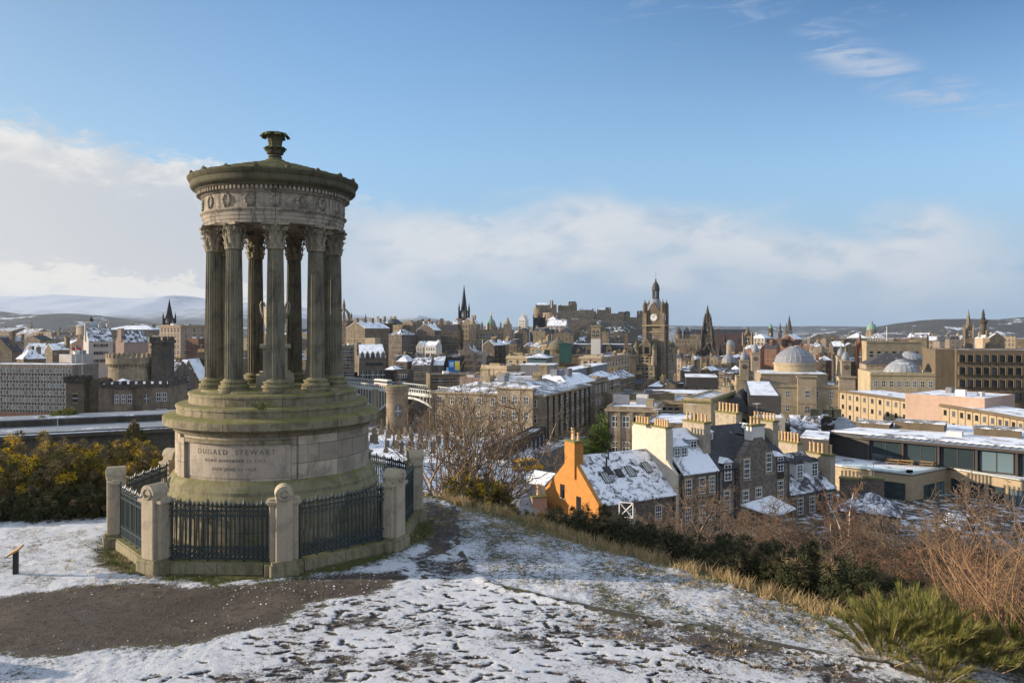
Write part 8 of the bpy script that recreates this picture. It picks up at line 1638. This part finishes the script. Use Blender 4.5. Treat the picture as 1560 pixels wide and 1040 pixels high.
def at_ground(px, Y): x = (px-780)/F*Y; return x, Y
# gorse hedge at the left
GH = [gorse_mesh(101+i, 1.35, 1.0, 1.95, 120, 170, 0.13, brown=0.5) for i in range(3)]
GD = [gorse_mesh(111+i, 1.5, 1.0, 1.2, 110, 170, 0.0, mats=('broom_dark','gorse_brown','gorse_flower'), brown=0.2) for i in range(2)]
hl = ['gorse bush with yellow flowers at the far left edge of the hedge', 'gorse bush thick with yellow flowers, second in the hedge from the left', 'tall gorse bush with a crown of yellow flowers in the middle of the hedge', 'browner gorse bush in the hedge between the flowering crown and the stone pier', 'low dark gorse bush touching the leftmost stone pier', 'gorse bush with brown stems behind the first row of the hedge, left', 'gorse bush with few flowers behind the first row of the hedge, right']
for i, (px, Y, k, s) in enumerate(((-25,22.2,0,1.0),(22,22.0,1,0.95),(78,22.4,2,1.12),(118,22.8,0,1.02),(150,23.2,1,0.62),(45,24.2,1,1.15),(125,24.6,2,1.0))):
    x, y = at_ground(px, Y); shrub('gorse_bush', GH[k], x, y, hl[i], 'gorse hedge at the left', s*0.93, gz(x,y)-0.1)
for i, px in enumerate((-30,0,32,62,92,122,148,168)):
    x, y = at_ground(px, 20.9+0.12*i); shrub('bramble', GD[i%2], x, y, 'dark bramble clump at the foot of the gorse hedge, %s from the left' % ['first','second','third','fourth','fifth','sixth','seventh','eighth'][i], 'bramble under the gorse hedge', 0.62, gz(x,y)-0.1)
for i, (px, Y, k, s, lab) in enumerate(((205,27.5,0,1.0,'yellow-flowering gorse seen above the back left railing'),(236,27.0,2,0.95,'yellow-flowering gorse squeezed between back railing and drum'),(180,27.5,1,0.6,'brown gorse just right of the leftmost stone pier'))):
    x, y = at_ground(px, Y); shrub('gorse_bush', GH[k], x, y, lab, 'gorse behind the railings', s, -0.75)
CON = gorse_mesh(121, 0.55, 0.55, 2.0, 80, 120, 0.0, mats=('gorse_green','gorse_brown','gorse_flower'), brown=0.35, bl=0.10, cs=0.14)
x, y = at_ground(207, 28.5); shrub('young_conifer', CON, x, y, 'small upright evergreen bush in front of the long dark building windows', None, 0.85, -0.6, sz=1.15)
T_MULTI = [tree_meshes(200+i, 3.6, 9, (6,5,2), up=0.07, spread=0.55, r=0.05, fan=0.6, wob=0.17, rmin=0.006, lenf=0.5, first=0.35, barks=('bark_light','bark_brown')) for i in range(3)]
T_BUSH = [tree_meshes(210+i, 1.5, 22, (7,5), up=0.05, spread=0.7, r=0.014, fan=1.0, rmin=0.004, barks=('bark_brown','bark_brown'), maxlev=2) for i in range(3)]
T_BARE = [tree_meshes(220+i, 8.0, 1, (12,8,6), up=0.06, spread=0.8, r=0.17, rmin=0.016, barks=('bark_brown','bark_brown'), lenf=0.5) for i in range(3)]
T_DARK = [tree_meshes(230+i, 9.0, 1, (11,7,6), up=0.05, spread=0.85, r=0.2, rmin=0.014, barks=('bark_dark','bark_dark'), lenf=0.55) for i in range(2)]
T_BIRCH = [tree_meshes(240+i, 8.5, 2, (14,7,5), up=0.10, spread=0.6, r=0.16, rmin=0.014, fan=0.22, barks=('birch_white','bark_red'), lenf=0.36) for i in range(2)]
T_THICK = [tree_meshes(250+i, 4.4, 6, (8,7,4), up=0.02, spread=0.95, r=0.05, fan=0.75, rmin=0.010, wob=0.24, barks=(['bark_dark','bark_light','bark_brown'][i],['bark_brown','bark_red','bark_dark'][i])) for i in range(3)]
T_FAR = [tree_meshes(260+i, 9.0, 1, (12,8,5), up=0.06, spread=0.9, r=0.3, rmin=0.045, barks=('bark_dark',['bark_dark','bark_brown'][i]), lenf=0.6) for i in range(2)]
# multi-stemmed bare shrubs behind the enclosure
for i, (px, Y, k, s, lab) in enumerate(((672,27.6,0,1.25,'leafless many-stemmed shrub closest to the right end of the railings'),(712,27.2,1,1.32,'tall leafless many-stemmed shrub fanning out before the graveyard, left of its twin'),(752,28.2,2,1.30,'tall leafless many-stemmed shrub fanning out before the sooty stone block, right of its twin'),(645,30.5,2,1.2,'leafless shrub behind the others, against the snowy graves'),(730,31.5,1,1.2,'leafless shrub behind the tall twins, under the stone block'))):
    x, y = at_ground(px, Y); plant_tree('bare_shrub', T_MULTI[k], x, y, lab, 'shrub', 'many-stemmed shrubs behind the railings', s)
for i, (px, Y, k, s, lab) in enumerate(((748,26.5,0,0.72,'gorse bush at the foot of the leafless shrubs'),(786,26.4,1,0.50,'gorse bush with yellow sprays below the bell-roofed lodge'),(822,25.6,2,0.55,'gorse bush in front of the orange gable foot'),(845,24.6,0,0.5,'low gorse bush on the brow below the orange cottage'),(700,26.3,1,0.62,'low ivy-dark gorse at the end of the dark path'),(738,27.6,2,0.95,'taller gorse bush under the leafless shrubs'))):
    x, y = at_ground(px, Y); shrub('gorse_bush', GH[k], x, y, lab, 'gorse on the brow', s)
# dark broom hedge along the brow of the hill
px_ = 862; i = 0
ORD = ['first','second','third','fourth','fifth','sixth','seventh','eighth','ninth','tenth','eleventh','twelfth','thirteenth','fourteenth','fifteenth','sixteenth','seventeenth','eighteenth','nineteenth','twentieth','twenty-first','twenty-second','twenty-third','twenty-fourth']
while px_ < 1400 and i < 22:
    yb = np.interp(px_, [700,800,900,1000,1100,1200,1290,1440], [765,795,828,858,885,912,940,1000]); Y = F*ZC/(yb-HY)+(3.2 if px_ < 1080 else 2.3)+0.6*(i % 2); x = (px_-780)/F*Y
    shrub('broom_bush', GD[i%2], x, y := Y, 'dark broom bush along the brow of the hill, %s from the cottage end' % ORD[i], 'dark broom hedge on the brow', (0.72 if px_ < 1080 else 0.86)+0.12*(i%3)); px_ += 27; i += 1
# scrub and trees on the slope
rs = random.Random(44); i = 0
slope = []
for row, (Y0, s0) in enumerate(((27,0.72),(33,0.9),(40,1.05),(48,1.15),(57,1.15),(66,1.1),(74,1.0))):
    xa, xb = (930 if row < 2 else 985), 1620; n = 11 if row < 5 else 10
    for j in range(n):
        px = xa+(xb-xa)*(j+0.5+rs.uniform(-0.3,0.3))/n; Y = Y0+rs.uniform(-2,2)
        lim = np.interp(px, [900,1000,1100,1200,1290,1440,1600], [26,24,22.5,21.3,20.0,18.5,17]); 
        if Y < lim: Y = lim+1
        if px < 1120 and Y > 60 or (px > 1380 and Y < 27): continue
        slope.append((px, Y, s0))
rown = ['nearest','second','third','fourth','fifth','sixth','farthest']
cnt = {}
for px, Y, s0 in slope:
    x = (px-780)/F*Y; row = min(6, int((Y-24)/8)); cnt[row] = cnt.get(row, 0)+1; k = rs.randrange(3)
    plant_tree('thicket', T_THICK[k], x, Y, '%s leafless thicket, %s from left in the %s row down the slope' % (['brown','reddish','dark'][k], ORD[cnt[row]-1], rown[row]), 'thicket', 'leafless thickets on the slope', s0*rs.uniform(0.8,1.15))
for px, Y, k, s, lab in ((1290,62,0,0.88,'birch with two white stems and reddish twigs before the low dormered house'),(1478,50,1,0.72,'slender white-stemmed birch before the sandstone building at the right'),(1268,66,1,0.6,'small birch leaning beside the twin-stemmed one')):
    x, y = at_ground(px, Y); plant_tree('birch_tree', T_BIRCH[k], x, y, lab, 'tree', None, s)
for px, Y, k, s, lab, nm, ms in ((1424,48,0,0.95,'tall dark-stemmed bare tree before the sandstone building corner','bare_tree',T_BARE),(1042,52,1,0.92,'bare golden-lit tree in front of the cream-gabled house','bare_tree',T_BARE),(1012,56,2,0.65,'small bare tree at the right end of the cottage eaves','bare_tree',T_BARE),(940,60,0,0.62,'small bare tree before the orange cottage wall','bare_tree',T_BARE),(1205,60,1,0.62,'small bare tree under the snowy porch roof','bare_tree',T_BARE),(1535,42,2,0.95,'bare tree with spreading twigs at the right edge','bare_tree',T_BARE),(1090,58,2,0.55,'small bare tree before the stone house windows','bare_tree',T_BARE),(1350,55,0,0.7,'bare brown tree before the chimney stack with orange pots','bare_tree',T_BARE),
    (796,140,0,1.35,'dark bare tree silhouetted against the sooty stone block','bare_tree',T_DARK),(845,112,1,0.85,'bare reddish tree beside the road, right of the yellow van','bare_tree',T_BARE),(640,150,1,1.0,'dark bare tree near the round mausoleum','bare_tree',T_DARK),(700,140,0,0.9,'dark bare tree among the graves','bare_tree',T_DARK)):
    x, y = at_ground(px, Y); plant_tree(nm, ms[k], x, y, lab, 'tree', None, s)
# leafy evergreens on the slope and ivy-clad trees
IVY = gorse_mesh(131, 1.4, 1.4, 7.0, 130, 130, 0.0, mats=('ivy_green','broom_dark','gorse_flower'), brown=0.35, bl=0.24, cs=0.5)
for px, Y, s, sz, lab in ((893,108,1.0,1.25,'ivy-smothered tree left of its taller neighbour behind the orange chimney'),(914,110,1.25,1.72,'taller bright ivy-smothered tree in front of the pilastered stone front'),(903,106,1.1,0.8,'low ivy mass between the two ivy-smothered trees')):
    x, y = at_ground(px, Y); e_ = empty('ivy_tree', (x, y, gz(x,y)-0.2)); tag(e_, lab, 'tree', None); inst('foliage', IVY, e_, (0,0,0), (0,0,px), (s,s,sz)); inst('trunk', T_BARE[px%3][0], e_, (0,0,0), (0,0,0), (1,1,0.8*sz))
EV = [gorse_mesh(141+i, 1.5, 1.3, 2.2, 80, 100, 0.0, mats=(['broom_green','ivy_green'][i],'gorse_brown','gorse_flower'), brown=0.3, bl=0.2, cs=0.28) for i in range(2)]
for px, Y, k, s, lab in ((1222,46,0,1.05,'olive-green shrub among brown thickets below the low dormered house'),(1105,44,1,0.7,'bright green low shrub beside the snow patch below the stone house'),(1130,42,1,0.6,'small bright green shrub right of the snow patch'),(98,115,0,1.5,'sunlit yellow-green bush at the corner of the castellated house'),(70,112,0,1.1,'low yellow-green bush beside the long snowy roof'),(950,45,0,0.8,'olive shrub under the cottage eaves'),(1000,30,0,0.55,'olive shrub right behind the brow')):
    x, y = at_ground(px, Y); shrub('evergreen_shrub', EV[k], x, y, lab, None, s, z=(zrow(655,115) if px < 200 else None))
for i, (px, Y, k, s) in enumerate(((1060,34,0,0.7),(1160,38,1,0.75),(1190,33,0,0.8),(1255,40,0,0.9),(1310,36,1,0.7),(1365,42,0,1.0),(1330,29,0,0.7),(1400,33,1,0.75),(1450,38,0,0.9),(1500,44,0,1.1),(1240,52,1,1.0),(1385,56,0,1.2))):
    x, y = at_ground(px, Y); shrub('evergreen_shrub', EV[k], x, y, '%s green shrub among the leafless thickets, %s from the cottage side' % (['olive','bright'][k], ORD[i]), 'green shrubs among the thickets', s)
# foreground: green broom and leafless stems at the lower right
def broom_mesh(seed, n=13000, h=0.95, rad=0.85):
    rg = np.random.default_rng(seed); ns = 46; allb, allt = [], []
    th_ = rg.uniform(0, 2*np.pi, ns); k = rg.uniform(0.15, 1.0, ns); L_ = h*rg.uniform(0.65, 1.12, ns)
    bs_ = np.stack([0.25*rad*np.cos(th_)*k, 0.25*rad*np.sin(th_)*k, np.full(ns, -0.1)], 1); tp = bs_+np.stack([rad*np.cos(th_)*k, rad*np.sin(th_)*k, L_*(1.05-0.45*k)], 1)
    s = rg.integers(0, ns, n); f = rg.uniform(0.25, 1.0, (n,1)); p = bs_[s]*(1-f)+tp[s]*f; p[:,2] += 0.12*np.sin(np.pi*f[:,0]); d = tp[s]-bs_[s]; d /= np.linalg.norm(d, axis=1, keepdims=True); d = d+rg.normal(0, 0.28, (n,3))+np.array([0,0,0.25]); d /= np.linalg.norm(d, axis=1, keepdims=True)
    t_ = p+d*rg.uniform(0.06, 0.22, (n,1)); V, Fq = blades(p, t_, 0.0013+0.0011*rg.random(n), rg); mi = np.tile((rg.random(n) < 0.22).astype(int)+2*(rg.random(n) < 0.10).astype(int), 2); mi = np.minimum(mi, 2)
    V2, F2 = blades(bs_, tp, np.full(ns, 0.006), rg); F2 = F2+len(V); return quick_mesh('foliage', np.concatenate([V, V2]), np.concatenate([Fq, F2]), ('broom_green','straw','broom_dark'), np.concatenate([mi, np.full(len(F2), 1)]))
BR = [broom_mesh(301+i) for i in range(3)]
for i, (px, Y, s, lab) in enumerate(((1345,12.35,0.98,'bright green spiky broom bush at the edge of the path, lower right'),(1395,12.6,1.15,'largest bright green broom bush, lower right, behind the edge of the snow'),(1440,12.2,1.0,'green broom bush to the right of the largest one'),(1490,12.0,0.85,'olive broom bush under the leafless stems in the lower right corner'),(1425,11.5,0.62,'low broom bush nearest to the viewer at lower right'),(1545,12.4,0.95,'dull broom bush in the lower right corner of the view'))):
    x, y = at_ground(px, Y); shrub('broom_bush', BR[i%3], x, y, lab, 'green broom at the lower right', s, z=gz(x,y)-0.02)
T_FORE = [tree_meshes(320+i, 2.8, 11, (5,3), up=0.05, spread=0.5, r=0.027, fan=0.55, rmin=0.0036, barks=('bark_warm','bark_warm'), maxlev=2, lenf=0.42, first=0.3, wob=0.15) for i in range(2)]
for i, (px, Y, k, s, lab) in enumerate(((1520,12.6,0,0.98,'leafless reddish stems rising beside the green broom, lower right'),(1575,12.2,1,1.05,'leafless reddish stems cut by the right edge of the picture'),(1548,13.6,1,0.95,'leafless stems behind the others at the right edge'),(1480,14.2,0,0.75,'shorter leafless stems behind the green broom'))):
    x, y = at_ground(px, Y); plant_tree('bare_shrub', T_FORE[k], x, y, lab, 'shrub', 'leafless stems at the lower right', s)
# far park trees
k_ = 0
for px, Y, s, lab in ((668,470,1.1,'bare park tree left in the row below the bank'),(684,480,1.2,'bare park tree second in the row below the bank'),(700,485,1.3,'bare park tree third in the row below the bank'),(712,495,1.1,'bare park tree right in the row below the bank'),(876,1040,2.6,'bare tree mass right under the castle wall, left'),(892,1050,2.8,'bare tree mass right under the castle wall, middle'),(908,1060,2.5,'bare tree mass right under the castle wall, right'),(925,1080,2.2,'bare trees on the dark castle slope, left of the clock tower'),(945,1085,2.2,'bare trees on the dark castle slope close to the clock tower'),(800,800,2.0,'dark bare tree below the sooty twin towers, left'),(818,790,2.0,'dark bare tree below the sooty twin towers, middle'),(838,780,2.0,'dark bare tree below the sooty twin towers, right'),(1036,640,1.7,'golden-brown round bare tree left of the gothic monument'),(1050,620,1.6,'golden-brown bare tree at the gothic monument foot'),(1030,820,2.2,'bare garden trees behind the golden-brown one'),(1044,850,2.3,'bare garden trees before the small temple building'),(1126,800,1.8,'bare garden trees right of the gothic monument'),(1098,850,2.0,'bare garden trees just behind the gothic monument'),(1010,700,2.0,'bare garden trees right behind the hotel')):
    x = (px-780)/F*Y; z = gz(x, Y)
    if 860 < px < 950: z = float(rock_z(np.array([x]), np.array([Y]))[0])
    plant_tree('park_tree', T_FAR[1 if 1030 <= px <= 1052 and Y < 700 else k_ % 2], x, Y, lab, 'tree', 'bare park trees', s, z=z); k_ += 1
# dry grass along the brow and tufts poking through the snow
rg = np.random.default_rng(9)
def tufts(name, pts, per, hgt, wd, mat_, lean=0.35, zf=None):
    n = len(pts)*per; P = np.repeat(np.asarray(pts), per, 0)+rg.normal(0, 0.05, (n,2)); z = hill_z(P[:,0], P[:,1]) if zf is None else zf(P[:,0], P[:,1]); b_ = np.column_stack([P, z-0.02]); H = np.repeat(hgt*(0.6+0.8*rg.random(len(pts))), per)[:,None]
    d = np.column_stack([rg.normal(0, lean, n), rg.normal(0, lean, n), np.ones(n)]); t_ = b_+d*H*rg.uniform(0.6,1.1,(n,1)); V, Fq = blades(b_, t_, wd*(0.7+0.6*rg.random(n)), rg, bend=np.column_stack([np.zeros(n), np.zeros(n), 0.12*H[:,0]])); o = bpy.data.objects.new(name, quick_mesh(name, V, Fq, [mat_])); COL.objects.link(o); return o
bp = []
EDGE = np.array(plan([(640,752),(700,765),(800,795),(900,828),(1000,858),(1100,885),(1200,912),(1290,940),(1340,962)]))
for i in range(len(EDGE)-1):
    a_, b_ = EDGE[i], EDGE[i+1]; L_ = np.hypot(*(b_-a_)); nrm = np.array([0.76,0.65])
    for k in range(int(L_*26)): f = rg.random(); bp.append(a_*(1-f)+b_*f+nrm*(0.15+abs(rg.normal(0.35,0.45))))
g_ = tufts('dry_grass', bp, 16, 0.26, 0.0035, 'straw'); tag(g_, 'strip of dry straw-coloured grass along the brow of the snowy slope', 'grass', kind='stuff')
bp = []
while len(bp) < 900:
    x, y = rg.uniform(-3, 7), rg.uniform(11.5, 23); D1 = 0.76*(x+3)+0.65*(y-24.5)
    if D1 > 0.1 or D1 < -4.2 or (0.6*(x+1.0)+0.4*(y-15.5)) < 0.4: continue
    if rg.random() < 0.25+0.75*np.exp(-((D1+0.4)/0.9)**2): bp.append((x, y))
bp += [(rg.uniform(-12.5,-7.5), rg.uniform(15.2,19.8)) for _ in range(260)]
g_ = tufts('grass_tufts', bp, 12, 0.10, 0.0035, 'straw', 0.6); tag(g_, 'small dry grass tufts poking through the thin snow of the hilltop', 'grass', kind='stuff')
bp = []
for k in range(8):
    p, q = OC[k], OC[(k+1)%8]; c = ((p+q)/2); nn = (c-Vector((CX,CY,0))).normalized()
    if nn.y > 0.55: continue
    for j in range(150): f = rg.random(); pt = p.lerp(q, f)+nn*(0.30+abs(rg.normal(0,0.22))); bp.append((pt.x, pt.y))
g_ = tufts('kerb_grass', bp, 14, 0.06, 0.004, 'grass_blade', 0.6); tag(g_, 'green grass growing along the stone kerb of the railings', 'grass', kind='stuff')
RIMA = np.array(RIM); bp = []
for i in range(len(RIMA)-1):
    for j in range(60): f = rg.random(); bp.append(RIMA[i]*(1-f)+RIMA[i+1]*f+rg.normal(0,0.06,2))
g_ = tufts('edge_grass', bp, 9, 0.05, 0.004, 'grass_blade', 0.7); tag(g_, 'grass and moss showing along the dark edge of the trodden path', 'grass', kind='stuff')
# loose stones on the bare path and crumbs of snow along its edges
def crumbs(name, pts, r0, r1, mat_, lab):
    n = len(pts); P = np.asarray(pts); r = r0+(r1-r0)*rg.random(n)**2.5; C = np.column_stack([P, hill_z(P[:,0], P[:,1])+r*0.45]); D = np.array([[1,0,0],[0,1,0],[-1,0,0],[0,-1,0],[0,0,0.75],[0,0,-0.75]]); V = C[:,None,:]+D[None]*r[:,None,None]*rg.uniform(0.6,1.3,(n,6,1))
    i = np.arange(n)[:,None]*6; Fq = np.concatenate([i+np.array([f]) for f in ((0,1,4),(1,2,4),(2,3,4),(3,0,4),(1,0,5),(2,1,5),(3,2,5),(0,3,5))]); o = bpy.data.objects.new(name, quick_mesh(name, V.reshape(-1,3), Fq, [mat_])); COL.objects.link(o); tag(o, lab, 'debris', kind='stuff')
AP = np.array(ASPH); q = rg.uniform([-10,11.8],[-2.5,16.9],(9000,2)); ins = pip(q[:,0], q[:,1], ASPH)
crumbs('gravel', q[ins][:1600], 0.005, 0.018, 'gorse_brown', 'loose gravel lying on the bare brown path')
d_ = dist_poly(q[:,0], q[:,1], ASPH, True); sel = (d_ < 0.9*rg.random(len(q))**2)
crumbs('snow_crumbs', q[sel][:700], 0.006, 0.018, 'snow', 'crumbs of snow scattered along the edges of the bare path')
q = rg.uniform([-6,11],[7.5,16.5],(900,2)); crumbs('snow_clods', q, 0.007, 0.024, 'snow', 'little clods of kicked up snow on the trodden path')
# ------------------------------------------------------------------ air
HZ = 0.00003
hz = MB(); hz.v = []; hz.box(-16000, 16000, -60, 18000, -64, 620)
me = hz.mesh('haze'); ho = bpy.data.objects.new('haze', me); COL.objects.link(ho); tag(ho, kind='stuff'); ho['label'] = 'thin winter haze over the town and the far hills'; ho['category'] = 'haze'
hm_ = bpy.data.materials.new('air'); hm_.use_nodes = True; t = NT(hm_.node_tree); t.n.clear(); o_ = t.add('ShaderNodeOutputMaterial'); pv = t.add('ShaderNodeVolumePrincipled'); pv.inputs['Color'].default_value = (0.62, 0.77, 0.96, 1); pv.inputs['Density'].default_value = HZ; pv.inputs['Anisotropy'].default_value = 0.3; t.l.new(pv.outputs[0], o_.inputs['Volume']); me.materials.append(hm_)
